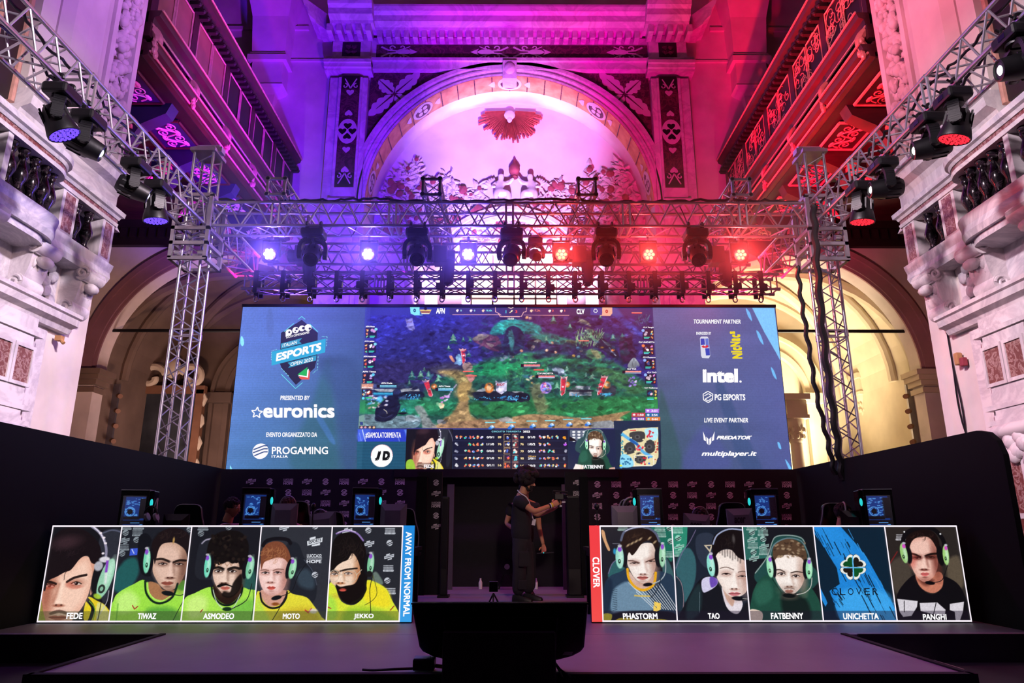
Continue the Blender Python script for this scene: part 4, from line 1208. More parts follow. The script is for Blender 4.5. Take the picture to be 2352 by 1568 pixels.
# ================================================================== stage
EDGE=7.08
struct(MB().box2((-5.3,EDGE,-.62),(5.3,13.0,0)).build('floor','floor'),'grey stage floor under the desks and screens','floor')
struct(MB().box2((-3.24,5.22,-.62),(3.14,EDGE-.006,0)).build('floor_thrust','floor'),'grey stage apron in front of the player screens','floor')
q=MB()
q.box2((-3.27,5.15,-.62),(3.17,5.22,.012));q.box2((-3.29,5.15,-.62),(-3.24,EDGE,.012));q.box2((3.14,5.15,-.62),(3.19,EDGE,.012))
struct(q.build('trim_11','blackcloth'),'black edging of the stage apron','stage edging')
q=MB()
for s_ in(-1,1):q.box2((s_*3.3,EDGE-.03,-.62),(s_*7.2,EDGE,.005))
struct(q.build('trim_12','blackcloth'),'black skirt along the stage front','stage skirt')
struct(MB().box2((-9,2.5,-.62),(9,EDGE-.04,-.24)).build('floor_lower','blackcloth'),'black lower floor beside the stage apron','floor')
for s_ in(-1,1):  # reflection on glossy floor screens, put into pale pinkish panels
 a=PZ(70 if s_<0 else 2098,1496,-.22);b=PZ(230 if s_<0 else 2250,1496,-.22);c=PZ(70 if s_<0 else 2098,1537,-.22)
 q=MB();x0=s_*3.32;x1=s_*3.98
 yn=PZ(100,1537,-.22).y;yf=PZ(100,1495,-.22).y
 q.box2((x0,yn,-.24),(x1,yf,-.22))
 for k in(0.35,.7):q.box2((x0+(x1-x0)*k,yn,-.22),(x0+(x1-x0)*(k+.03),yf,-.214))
 o=q.build('reflection_panel','pale_stone');tag(o,'pale pinkish floor slab sunk beside the %s of the stage apron'%('left' if s_<0 else 'right'),'floor slab')
light('SPOT','slab_lamp_left',(-3.6,3.2,4.2),(-3.65,6.3,-.2),(1.0,.74,.70),420,.1,14,.6)  # added spots that brighten the pale panels; no such lamps stand there
light('SPOT','slab_lamp_right',(3.6,3.2,4.2),(3.65,6.3,-.2),(1.0,.70,.70),420,.1,14,.6)
# side partitions
for s_ in(-1,1):
 nm='left' if s_<0 else 'right'
 x=s_*5.05
 pr=[(7.16,-.6),(12.9,-.6),(12.9,1.99),(7.5,1.99),(7.34,1.95),(7.22,1.85),(7.16,1.7)]if s_>0 else[(6.2,-.6),(12.9,-.6),(12.9,1.99),(6.2,1.99)]
 o=MB().prism(pr,0,.06,lambda u,v,d:Vector((x+s_*d,u,v))).build('side_partition','panelblack')
 tag(o,'tall plain black side panel closing the %s of the stage'%nm,'partition')
 # ================================================================== text and flat artwork
_font_cache={}
def glyphs(s,bold=0.0,shear=0.0,spacing=1.0):
 k=(s,bold,shear,spacing)
 if k in _font_cache:return _font_cache[k]
 c=bpy.data.curves.new('lettering_source','FONT');c.body=s;c.size=1;c.resolution_u=3;c.offset=bold;c.shear=shear
 c.space_character=spacing;c.fill_mode='FRONT'
 o=bpy.data.objects.new('lettering_source',c);me=o.to_mesh()
 v=np.array([x.co[:2]for x in me.vertices])if len(me.vertices)else np.zeros((0,2))
 f=[tuple(p.vertices)for p in me.polygons]
 o.to_mesh_clear();bpy.data.objects.remove(o);bpy.data.curves.remove(c)
 _font_cache[k]=(v,f);return v,f
class Art:
 """flat coloured shapes laid on one plane: (u, v, level) with one colour per shape"""
 def __init__(s):s.v=[];s.f=[];s.c=[];s.lv=0;s.printed=False
 def raw(s,vs,fs,col,lv=None):
  o=len(s.v);l=s.lv if lv is None else lv
  c=lin(hx(col))if isinstance(col,str)else col
  s.v+=[(x,y,l)for x,y in vs];s.f+=[tuple(i+o for i in f)for f in fs];s.c+=[c]*len(vs)
 def poly(s,pts,col,lv=None):
  tri=tessellate_polygon([[Vector((x,y,0))for x,y in pts]]);s.raw(pts,[tuple(t)for t in tri],col,lv)
 def line(s,pts,wd,col,lv=None,closed=False):
  if closed:pts=list(pts)+[pts[0]]
  for a,b in zip(pts[:-1],pts[1:]):
   dx,dy=b[0]-a[0],b[1]-a[1];L=math.hypot(dx,dy)or 1e-9;nx,ny=-dy/L*wd/2,dx/L*wd/2
   s.raw([(a[0]+nx,a[1]+ny),(b[0]+nx,b[1]+ny),(b[0]-nx,b[1]-ny),(a[0]-nx,a[1]-ny)],[(0,1,2,3)],col,lv)
 def ell(s,cx,cy,rx,ry,col,lv=None,n=24):
  s.raw([(cx+rx*math.cos(2*PI*k/n),cy+ry*math.sin(2*PI*k/n))for k in range(n)],[tuple(range(n))],col,lv)
 def text(s,body,quad,col,bold=.02,shear=0.0,spacing=1.0,lv=None):
  """fit the glyphs into a quad of four (u, v) corners: TL, TR, BR, BL"""
  if s.printed:v0,f=glyphs(body,bold,shear,spacing);bold=0
  else:v0,f=glyphs(body,0,shear,spacing)
  if not len(v0):return
  mn,mx=v0.min(0)-bold,v0.max(0)+bold
  TL,TR,BR,BL=[np.array(q)for q in quad]
  for dx,dy in((-1,-1),(1,-1),(1,1),(-1,1),(0,0))if bold>0 else((0,0),):
   s._fit((v0+np.array([dx,dy])*bold*.85-mn)/np.maximum(mx-mn,1e-6),f,TL,TR,BR,BL,col,lv)
 def _fit(s,t,f,TL,TR,BR,BL,col,lv):
  p=(1-t[:,:1])*(1-t[:,1:])*BL+t[:,:1]*(1-t[:,1:])*BR+t[:,:1]*t[:,1:]*TR+(1-t[:,:1])*t[:,1:]*TL
  s.raw([tuple(x)for x in p],f,col,lv)
 def build(s,name,place,parent,mat='picture'):
  me=bpy.data.meshes.new(name);me.from_pydata([tuple(place(*p))for p in s.v],[],s.f)
  a=me.color_attributes.new('Col','FLOAT_COLOR','POINT')
  arr=np.ones((len(s.v),4),np.float32);arr[:,:3]=np.array(s.c);a.data.foreach_set('color',arr.ravel())
  me.materials.append(M[mat]);o=bpy.data.objects.new(name,me);COL.objects.link(o)
  if parent is not None:o.parent=parent;o.matrix_parent_inverse=world_of(parent).inverted()
  return o
def homography(src,dst):
 A=[];b=[]
 for(x,y),(u,v)in zip(src,dst):
  A+=[[x,y,1,0,0,0,-u*x,-u*y],[0,0,0,x,y,1,-v*x,-v*y]];b+=[u,v]
 h=np.linalg.solve(np.array(A,float),np.array(b,float));H=np.append(h,1).reshape(3,3)
 def f(x,y):
  q=H @ np.array([x,y,1.0]);return(q[0]/q[2],q[1]/q[2])
 f.H=H
 return f
 # ---- printed cloth pattern: three small emblems
def emblem(art,kind,cx,cz,w,col):
 h=w*.62
 if kind=='P':
  r=w*.29
  for a0,a1 in((.12*PI,.95*PI),(1.12*PI,1.95*PI)):
   pts=[(cx+r*math.cos(a0+(a1-a0)*k/14),cz+r*math.sin(a0+(a1-a0)*k/14))for k in range(15)]
   art.line(pts,r*.34,col)
  for dy in(-.45,-.05,.35):art.line([(cx-r*.7,cz+r*(dy-.25)),(cx+r*.75,cz+r*(dy+.3))],r*.26,col)
 elif kind=='H':
  art.text('LUCCA22',[(cx-w/2,cz+h/2),(cx+w/2,cz+h/2),(cx+w/2,cz+h*.18),(cx-w/2,cz+h*.18)],col,.03)
  for dy in(.08,-.02):art.line([(cx-w/2,cz+h*dy),(cx+w/2,cz+h*dy)],h*.05,col)
  art.text('HOPE',[(cx-w/2,cz-h*.08),(cx+w/2,cz-h*.08),(cx+w/2,cz-h/2),(cx-w/2,cz-h/2)],col,.045)
 else:
  sk=w*.06
  art.poly([(cx-w/2,cz-h*.22-sk),(cx+w/2,cz-h*.22+sk*2.6),(cx+w/2,cz+h*.2+sk*2.6),(cx-w/2,cz+h*.2-sk)],col)
  art.poly([(cx-w*.3,cz+h*.22),(cx+w*.1,cz+h*.34),(cx+w*.1,cz+h*.52),(cx-w*.3,cz+h*.4)],col)
  art.poly([(cx-w*.1,cz-h*.5),(cx+w*.28,cz-h*.36),(cx+w*.28,cz-h*.16),(cx-w*.1,cz-h*.3)],col)
  art.text('ESPORTS',[(cx-w*.42,cz+h*.14-sk*.6),(cx+w*.42,cz+h*.14+sk*2),(cx+w*.42,cz-h*.14+sk*2),(cx-w*.42,cz-h*.14-sk*.6)],(.008,.008,.012),.03,lv=art.lv+1)
def print_mat():
 m,n,l,b=new_mat('printed_emblems')
 a=n.new('ShaderNodeAttribute');a.attribute_name='Col';l.new(a.outputs['Color'],b.inputs['Base Color']);b.inputs['Roughness'].default_value=.6
 return m
M['print']=print_mat()
YB=12.30
EPH='EPH'
def backdrop(name,label,x0,x1,z1,y,px0,py0,dpx,dpy,rows,ks,clip,extra=0):
 t=thing(name,label,'backdrop',((x0+x1)/2,y,0))
 MB().box2((x0,y,0),(x1,y+.05,z1)).build('cloth','blackcloth',t)
 art=Art();art.printed=True
 for r in range(rows):
  for k in ks:
   kd=EPH[(k-r+extra)%3];c=P(px0+dpx*k,py0+dpy*r,y)
   wd=22*y/1600*.98
   if c.x-wd/2<clip[0]or c.x+wd/2>clip[1]:continue
   emblem(art,kd,c.x,c.z,wd,(.62,.58,.62))
 art.build('printed_emblem',lambda u,v,l:(u,y-.004-.002*l,v),t,'print')
bx0,bx1=P(540,1085,YB).x,P(958,1085,YB).x
backdrop('press_backdrop','black logo backdrop behind the left desks',-5.0,bx1,1.97,YB,577.8,1106,42.7,24.8,5,range(0,10),(-5,bx1+.02))
bx2,bx3=P(1345,1085,YB).x,5.0
backdrop('press_backdrop','black logo backdrop behind the right desks',bx2,bx3,1.97,YB,1372.5,1112,43.6,25,5,range(0,11),(bx2,5.0),1)
# inner wings beside the doorway
for s_,pa,pb,ctr,ord_ in((-1,956,1014,1002,'PEHPE'),(1,1300,1352,1327,'EHPEH')):
 nm='left' if s_<0 else 'right';y=11.2
 x0,x1=P(pa,1200,y).x,P(pb,1200,y).x
 t=thing('doorway_wing','narrow black logo wing on the %s of the dark doorway'%nm,'stage wing',((x0+x1)/2,y,0))
 MB().box2((x0,y,0),(x1,y+.06,P(1000,1083,y).z)).build('panel','blackcloth',t)
 MB().box2((x0+(0 if s_<0 else(x1-x0)*.62),y-.10,0),(x0+(x1-x0)*(.42 if s_<0 else 1.0),y,P(1000,1096,y).z)).build('post','panelblack',t)
 art=Art();art.printed=True
 for i,kd in enumerate(ord_):
  c=P(ctr,1108+25.3*i,y);wd=20*y/1600
  emblem(art,kd,c.x if s_<0 else c.x-.0,c.z,wd,(.62,.58,.62))
 art.build('printed_emblem',lambda u,v,l:(u,y-.004-.002*l,v),t,'print')
 # doorway flats and black void
for s_,pa,pb in((-1,1026,1042),(1,1292,1304)):
 x0,x1=P(pa,1200,12.1).x,P(pb,1200,12.1).x
 o=MB().box2((x0,12.1,0),(x1,12.16,P(1000,1112,12.1).z)).build('grey_flat','flatgrey')
 tag(o,'narrow grey flat edging the %s of the dark doorway'%('left' if s_<0 else 'right'),'stage flat')
o=MB().box2((-2.1,12.75,0),(2.0,12.8,2.0)).build('black_curtain','blackcloth');tag(o,'black curtain filling the doorway behind the photographer','curtain')
o=MB().box2((-2.0,12.28,1.83),(1.9,12.34,1.97)).build('door_header','blackcloth');tag(o,'black header strip under the big screen above the doorway','header')
# slim speaker columns in the doorway
for s_,pa,pb,pt in((-1,1013,1029,1140),(1,1304,1334,1138)):
 y=10.75;x0,x1=P(pa,1250,y).x,P(pb,1250,y).x;zt=P(1000,pt,y).z
 t=thing('column_speaker','slim black column speaker at the %s of the doorway'%('left' if s_<0 else 'right'),'speaker',((x0+x1)/2,y,0))
 MB().box2((x0,y,.03),(x1,y+.16,zt)).build('cabinet','black',t,bevel=.012)
 MB().box2((x0+.012,y-.012,.4),(x1-.012,y,zt-.03)).build('grille','blackcloth',t)
 MB().box2((x0-.03,y-.06,0),(x1+.03,y+.22,.03)).build('base_plate','black',t)
 # ================================================================== desks with computers
SY=7.9
for s_,xa,xb in((-1,-4.95,-1.06),(1,.90,4.88)):
 t=thing('gaming_desk','long black players desk behind the %s row of portraits'%('left' if s_<0 else 'right'),'desk',((xa+xb)/2,8.5,0))
 MB().box2((xa,SY+.1,.72),(xb,8.85,.76)).build('table_top','black',t)
 for x in(xa+.05,(xa+xb)/2,xb-.05):
  MB().box2((x-.03,SY+.16,0),(x+.03,SY+.22,.72)).box2((x-.03,8.7,0),(x+.03,8.76,.72)).box2((x-.03,SY+.16,.66),(x+.03,8.76,.72)).build('leg','black',t)
def computer(px0,px1,py0,label,flip):
 y=8.12;a=P(px0,py0,y);b=P(px1,py0,y);z0=.76;z1=a.z;W=b.x-a.x;D=.22;cx=a.x+W*.37 if not flip else b.x-W*.42
 yaw=.22*(-1 if flip else 1)
 t=thing('gaming_computer',label,'computer',((a.x+b.x)/2,y+D/2,z0),'tower computers on the desks')
 o=Vector((cx,y+.2,z0));R=Matrix.Rotation(yaw,3,'Z')
 g=lambda u,d,v:o+R @ Vector((u,d,v))
 def B(mb,u0,u1,d0,d1,v0,v1):mb.box(g((u0+u1)/2,(d0+d1)/2,(v0+v1)/2),(u1-u0,d1-d0,v1-v0),R);return mb
 h=z1-z0;w=W*.36
 q=B(MB(),-w,w,.1,D,0,h);B(q,-w,w,-.0,.1,0,.12);B(q,-w,w,0,.1,h-.07,h);B(q,-w,-w+.035,0,.1,.12,h-.07);B(q,w-.035,w,0,.1,.12,h-.07)
 q.build('case','black',t,bevel=.006)
 q=B(MB(),-w,w,-.012,D+.01,h,h+.012);q.build('top_trim','greyplastic',t)
 fs=-1 if flip else 1
 q=B(MB(),fs*w,fs*(w+.05)if fs>0 else fs*w,0,D,0,h)if fs>0 else B(MB(),-w-.05,-w,0,D,0,h)
 q.build('front_panel','blackgloss',t,bevel=.01)
 e=MB().sph(g(fs*(w+.03),-.005,h-.14),.035,10,6,(.5,.5,1.3));e.build('indicator_light','teal',t,True)
 z_a,z_b=.12,h-.07
 B(MB(),-w+.035,w-.035,.09,.1,z_a,z_b).build('motherboard','pcblue',t)
 r_=random.Random(int(px0));m=MB();hh=z_b-z_a;zc_=z_a+hh*.62
 for k in range(70):
  u=r_.uniform(-w+.04,w-.06);v=z_a+hh*r_.uniform(.42,.95)
  B(m,u,u+r_.uniform(.004,.028),.06,.09,v,v+r_.uniform(.003,.012))
 m.tube([g(-w*.3+.05*math.cos(a_),.05,zc_+.05*math.sin(a_))for a_ in[2*PI*k/20 for k in range(20)]],.006,5,True)
 for k in range(6):m.cyl(g(-w*.3,.05,zc_),g(-w*.3+.045*math.cos(k),.05,zc_+.045*math.sin(k)),.003,4)
 m.build('component','pcpale',t)
 m=MB();B(m,w-.1,w-.035,.03,.09,z_a+hh*.45,z_b-.02);B(m,-w+.035,w-.035,.02,.09,z_a+hh*.30,z_a+hh*.40);B(m,-w+.05,w*.35,.03,.09,z_a+hh*.42,z_a+hh*.5);m.cyl(g(-w*.3,.045,zc_),g(-w*.3,.052,zc_),.03,14)
 B(m,-w+.035,w-.035,.02,.09,z_a,z_a+hh*.28)
 m.build('graphics_card','black',t)
 m=MB()
 m.tube([g(x_,.03,v_)for x_,v_ in smoothpoly([(0,z_a+hh*.1),(.03,z_a+hh*.22),(.1,z_a+hh*.3),(w-.06,z_a+hh*.36)],5,False)],.008,6)
 B(m,-.02,w*.5,.015,.02,z_a+hh*.33,z_a+hh*.345);m.tube([g(w*.55,.03,z_a+hh*u)for u in(.1,.2,.3)],.006,5)
 m.build('light_strip','pcpale',t)
 gm,n,l,bs=new_mat('tinted_glass')if 'glass' not in M else(M['glass'],None,None,None)
 if 'glass' not in M:
  bs.inputs['Base Color'].default_value=(.5,.5,.55,1);bs.inputs['Roughness'].default_value=.04;bs.inputs['Alpha'].default_value=.16;M['glass']=gm
 B(MB(),-w+.03,w-.03,-.008,-.002,.11,h-.06).build('glass_panel','glass',t)
 return t
for i,(a,b,c)in enumerate(((262,348,1124),(544,630,1119),(802,884,1119))):
 computer(a,b,c,'tower computer with blue-lit window on the left desk, '+('farthest from the doorway','the middle of three','nearest the doorway')[i],False)
for i,(a,b,c)in enumerate(((1452,1533,1121),(1722,1806,1121),(1985,2074,1122))):
 computer(a,b,c,'tower computer with blue-lit window on the right desk, '+('nearest the doorway','the middle of three','farthest from the doorway')[i],True)
def monitor(px0,px1,py0,label,mark=None,tilt=0.0,y=8.35,mat='greyplastic'):
 a=P(px0,py0,y);b=P(px1,py0,y);w=b.x-a.x;h=w*.58 if w>.3 else .3;xc=(a.x+b.x)/2
 zt=a.z;h=max(.34,min(.42,w*.6));W=max(w,.3)
 t=thing('gaming_monitor',label,'monitor',(xc,y,.76))
 R=Matrix.Rotation(tilt,3,'Y');c=Vector((xc,y,zt-h/2))
 g=lambda u,d,v:c+R @ Vector((u,d,v))
 q=MB().add([g(-W/2,.03,-h/2),g(W/2,.03,-h/2),g(W/2,.03,h/2),g(-W/2,.03,h/2),g(-W/2,0,-h/2),g(W/2,0,-h/2),g(W/2,0,h/2),g(-W/2,0,h/2),
  g(-W*.3,-.05,-h*.34),g(W*.3,-.05,-h*.34),g(W*.3,-.05,h*.28),g(-W*.3,-.05,h*.28)],
  [(0,1,2,3),(0,1,5,4),(1,2,6,5),(2,3,7,6),(3,0,4,7),(4,5,9,8),(5,6,10,9),(6,7,11,10),(7,4,8,11),(8,9,10,11)])
 q.build('back_shell',mat,t)
 MB().box((xc,y+.034,zt-h/2),(W*.96,.004,h*.93),R).build('screen','blackgloss',t)
 MB().box2((xc-.03,y-.02,.78),(xc+.03,y+.02,zt-h*.5)).build('stand','black',t)
 MB().box2((xc-.12,y-.1,.76),(xc+.12,y+.1,.782)).build('foot','black',t)
 if mark:
  art=Art();art.printed=True;art.text(mark,[(-W*.3,.035),(W*.15,.035),(W*.15,-.03),(-W*.3,-.03)],(.02,.02,.025),.03,.25)
  art.build('maker_mark',lambda u,v,l:g(u,-.052,v+h*.1),t,'print')
 return t
monitor(627,684,1156,'grey monitor back beside the middle computer of the left desk')
monitor(722,768,1177,'low tilted grey monitor back in the middle of the left desk',None,-.12)
monitor(884,926,1157,'grey monitor back beside the left desk computer nearest the doorway')
monitor(400,415,1180,'dark monitor back right of the left desk computer farthest from the doorway',None,0,8.5,'black')
monitor(1413,1456,1161,'dark monitor back left of the right desk computer nearest the doorway',None,0,8.35,'greyplastic')
monitor(1574,1624,1180,'low grey monitor back with small black lettering, between the first two right desk computers','acer',.08)
monitor(1676,1724,1167,'grey monitor back with small black lettering, touching the middle computer of the right desk','acer',-.04)
monitor(1942,1982,1172,'glossy black monitor back beside the seated player with the mint headset',None,0,8.45,'blackgloss')
def gaming_chair(px,pyt,y,wpx,label,rot=0.0):
 b=P(px,pyt,y);t=thing('gaming_chair',label,'chair',(b.x,y,0),'gaming chairs behind the desks')
 o=Vector((b.x,y,0));R=Matrix.Rotation(rot,3,'Z');g=lambda u,d,v:o+R @ Vector((u,d,v))
 w=max(.22,wpx/1600*y*.97/2);zt=b.z
 out=smoothpoly([(-w*.62,zt-.02),(0,zt),(w*.62,zt-.02),(w*.8,zt-.16),(w,zt-.34),(w*.9,zt-.62),(w*.7,.5),(-w*.7,.5),(-w*.9,zt-.62),(-w,zt-.34),(-w*.8,zt-.16)],4)
 MB().prism(out,-.05,.05,lambda u,v,d:g(u,-d,v)).build('backrest','blackgloss',t,bevel=.02)
 MB().tube([g(u*1.01,-.02,v)for u,v in out],.012,5,True).build('piping','greyplastic',t)
 MB().box(g(0,-.25,.46),(w*1.9,.5,.1),R).build('seat','blackgloss',t,bevel=.03)
 for sx in(-1,1):MB().box(g(sx*w*1.05,-.22,.66),(.08,.28,.03),R).box(g(sx*w*1.05,-.18,.56),(.03,.06,.2),R).build('armrest','black',t)
 MB().cyl(g(0,-.22,.12),g(0,-.22,.42),.03,10).build('gas_lift','black',t)
 q=MB()
 for k in range(5):
  a=2*PI*k/5;q.bar(g(0,-.22,.12),g(.3*math.cos(a),-.22+.3*math.sin(a),.07),.05,.04);q.sph(g(.3*math.cos(a),-.22+.3*math.sin(a),.03),.03,8,5)
 q.build('wheel_base','black',t)
 return t
gaming_chair(437,1159,9.3,56,'gaming chair right of the left desk computer farthest from the doorway',.15)
gaming_chair(683,1152,9.35,58,'gaming chair behind the middle of the left desk')
gaming_chair(762,1176,9.3,52,'gaming chair behind the low tilted monitor')
gaming_chair(925,1168,9.3,50,'gaming chair nearest the doorway on the left')
gaming_chair(1680,1155,9.3,70,'gaming chair left of the middle computer of the right desk')
gaming_chair(1917,1156,9.3,62,'gaming chair of the player with the mint headset')
gaming_chair(1452,1147,9.3,40,'gaming chair hidden behind the right desk computer nearest the doorway')
# headset and cables lying by the far left computer
t=thing('headset','headset propped beside the left desk computer farthest from the doorway','headset',P(347,1180,8.02))
b=P(347,1188,8.02)
q=MB()
for dx in(-.05,.05):q.cyl(b+Vector((dx,0,0)),b+Vector((dx+.03,0,.01)),.045,14)
q.build('ear_cup','greyplastic',t,True)
MB().tube([b+Vector((.0+.07*math.cos(a),0,.09*math.sin(a)+.03))for a in[PI*k/10 for k in range(11)]],.012,6).build('headband','black',t)
a=P(364,1144,8.45);pts=smoothpoly([tuple(P(345,1198,8.4)),tuple(P(356,1165,8.4)),tuple(a),tuple(P(362,1170,8.4)),tuple(P(366,1200,8.4))],6,False)
tag(MB().tube(pts,.008,5).build('hanging_cable','greyplastic'),'pale cable looping up beside the far left chair','cable')
for px in(719,1372):
 b=P(px,1188,8.3)
 t=thing('desk_microphone','thin microphone on the %s desk'%('left' if px<1000 else 'right'),'microphone',b)
 MB().cyl((b.x,8.3,.76),(b.x,8.3,P(px,1168,8.3).z),.008,6).cyl((b.x,8.3,.76),(b.x,8.3,.78),.06,12).build('stand','black',t)
 MB().sph((b.x,8.3,P(px,1163,8.3).z),.03,10,6,(1,1,1.4)).build('capsule','black',t,True)
 # ================================================================== foreground monitor on its plinth
fy=5.3
t=thing('stage_monitor','big black monitor on a plinth seen from behind at the stage front','monitor',(0,fy,-.24))
tl,tr=P(948,1384,fy-.15),P(1350,1384,fy-.15)
bl,br_=P(972,1512,fy+.12),P(1338,1512,fy+.12)
def mp(u,v,d):
 a=tl.lerp(tr,u);b=bl.lerp(br_,u);return a.lerp(b,v)+Vector((0,-d,0))
prof=[(0,0),(1,0),(1,.76),(.985,.84),(.93,.93),(.84,1.0),(.16,1.0),(.07,.93),(.015,.84),(0,.76)]
MB().prism(prof,0,.07,mp).build('back_shell','black',t,bevel=.015)
MB().prism([(.0,-.012),(1,-.012),(1,.012),(0,.012)],-.03,.07,mp).build('top_edge','blackgloss',t)
MB().prism([(.17,.22),(.83,.22),(.83,.8),(.17,.8)],.07,.11,mp).build('vent_hump','black',t,bevel=.01)
x0=P(1022,1545,fy).x;x1=P(1274,1545,fy).x
MB().box2((x0,fy-.22,-.24),(x1,fy+.02,P(1000,1440,fy).z)).build('plinth','blackcloth',t,bevel=.01)
MB().prism([(.88,.84),(.935,.84),(.925,.9),(.87,.9)],.07,.074,mp).build('badge','greyplastic',t)
for px in(1276,1281):
 b=P(px,1520,fy)
 tag(MB().tube(smoothpoly([tuple(P(1275,1520,fy-.03)),tuple(PZ(px+8,1538,.02)),tuple(PZ(px+18+(px-1276)*3,1556,.02))],6,False),.008,6).build('floor_cable','black'),'thin cable on the floor right of the stage monitor, '+('inner' if px<1280 else 'outer'),'cable')
 # little camera on a mini tripod
b=P(1134,1383,fy-.12)
t=thing('mini_camera','little camera on a mini tripod standing on the stage monitor','camera',b)
q=MB()
for k in range(3):
 a=2*PI*k/3+.5;q.cyl(b+Vector((0,0,.06)),b+Vector((.035*math.cos(a),.035*math.sin(a),.002)),.006,6)
for k in range(3):
 q_=MB()
q.build('tripod','black',t)
MB().box(b+Vector((0,0,.105)),(.062,.035,.07)).cyl(b+Vector((0,.012,.105)),b+Vector((0,.035,.105)),.016,12).build('body','black',t,bevel=.004)
# power box on the floor at the left
a=PZ(948,1545,.0);a=P(975,1542,5.32)
t=thing('power_box','small box catching blue light on the floor left of the stage monitor','box',(a.x,5.32,.0))
MB().box2((a.x-.075,5.26,.012),(a.x+.075,5.4,.085)).build('case','black',t,bevel=.008)
MB().box2((a.x-.07,5.27,.085),(a.x+.04,5.39,.09)).build('lid',pbr('blue_lit_plastic','8098c8',.3,var=.1),t)  # blue light falling on the box is put into the lid colour
tag(MB().tube(smoothpoly([(a.x+.08,5.34,.03),(a.x+.16,5.3,.03),(a.x+.2,5.33,.02)],5,False),.014,6).build('power_lead','orange'),'orange lead from the power box to the stage monitor','cable')
tag(MB().tube(smoothpoly([(a.x-.08,5.3,.02),(a.x-.2,5.25,.025),(a.x-.34,5.24,.02),(a.x-.42,5.26,.02)],5,False),.009,6).build('floor_cable','black'),'black cable on the floor running left from the power box','cable')
# floor bits in the doorway
for px,py,Y,lb in((1104,1357,12.3,'small white bottle on the doorway floor'),(1232,1357,12.3,'small pale bottle on the doorway floor behind the photographer')):
 b=P(px,py,Y);o=MB().lathe([(.03,0),(.032,.1),(.015,.14),(.015,.17)],(b.x,Y,0.0),n=12).build('bottle','white',None,True);tag(o,lb,'bottle')
b=P(1165,1352,12.2)
t=thing('cable_reel','black cable reel on the doorway floor behind the photographer','cable reel',(b.x,12.2,0))
MB().cyl((b.x,12.14,.36),(b.x,12.26,.36),.13,20).build('drum','blackgloss',t,True);MB().cyl((b.x,12.12,.36),(b.x,12.14,.36),.045,12).build('hub','greyplastic',t)
MB().bar((b.x-.14,12.2,.0),(b.x,12.2,.36),.03,.03).bar((b.x+.14,12.2,.0),(b.x,12.2,.36),.03,.03).build('stand','black',t)
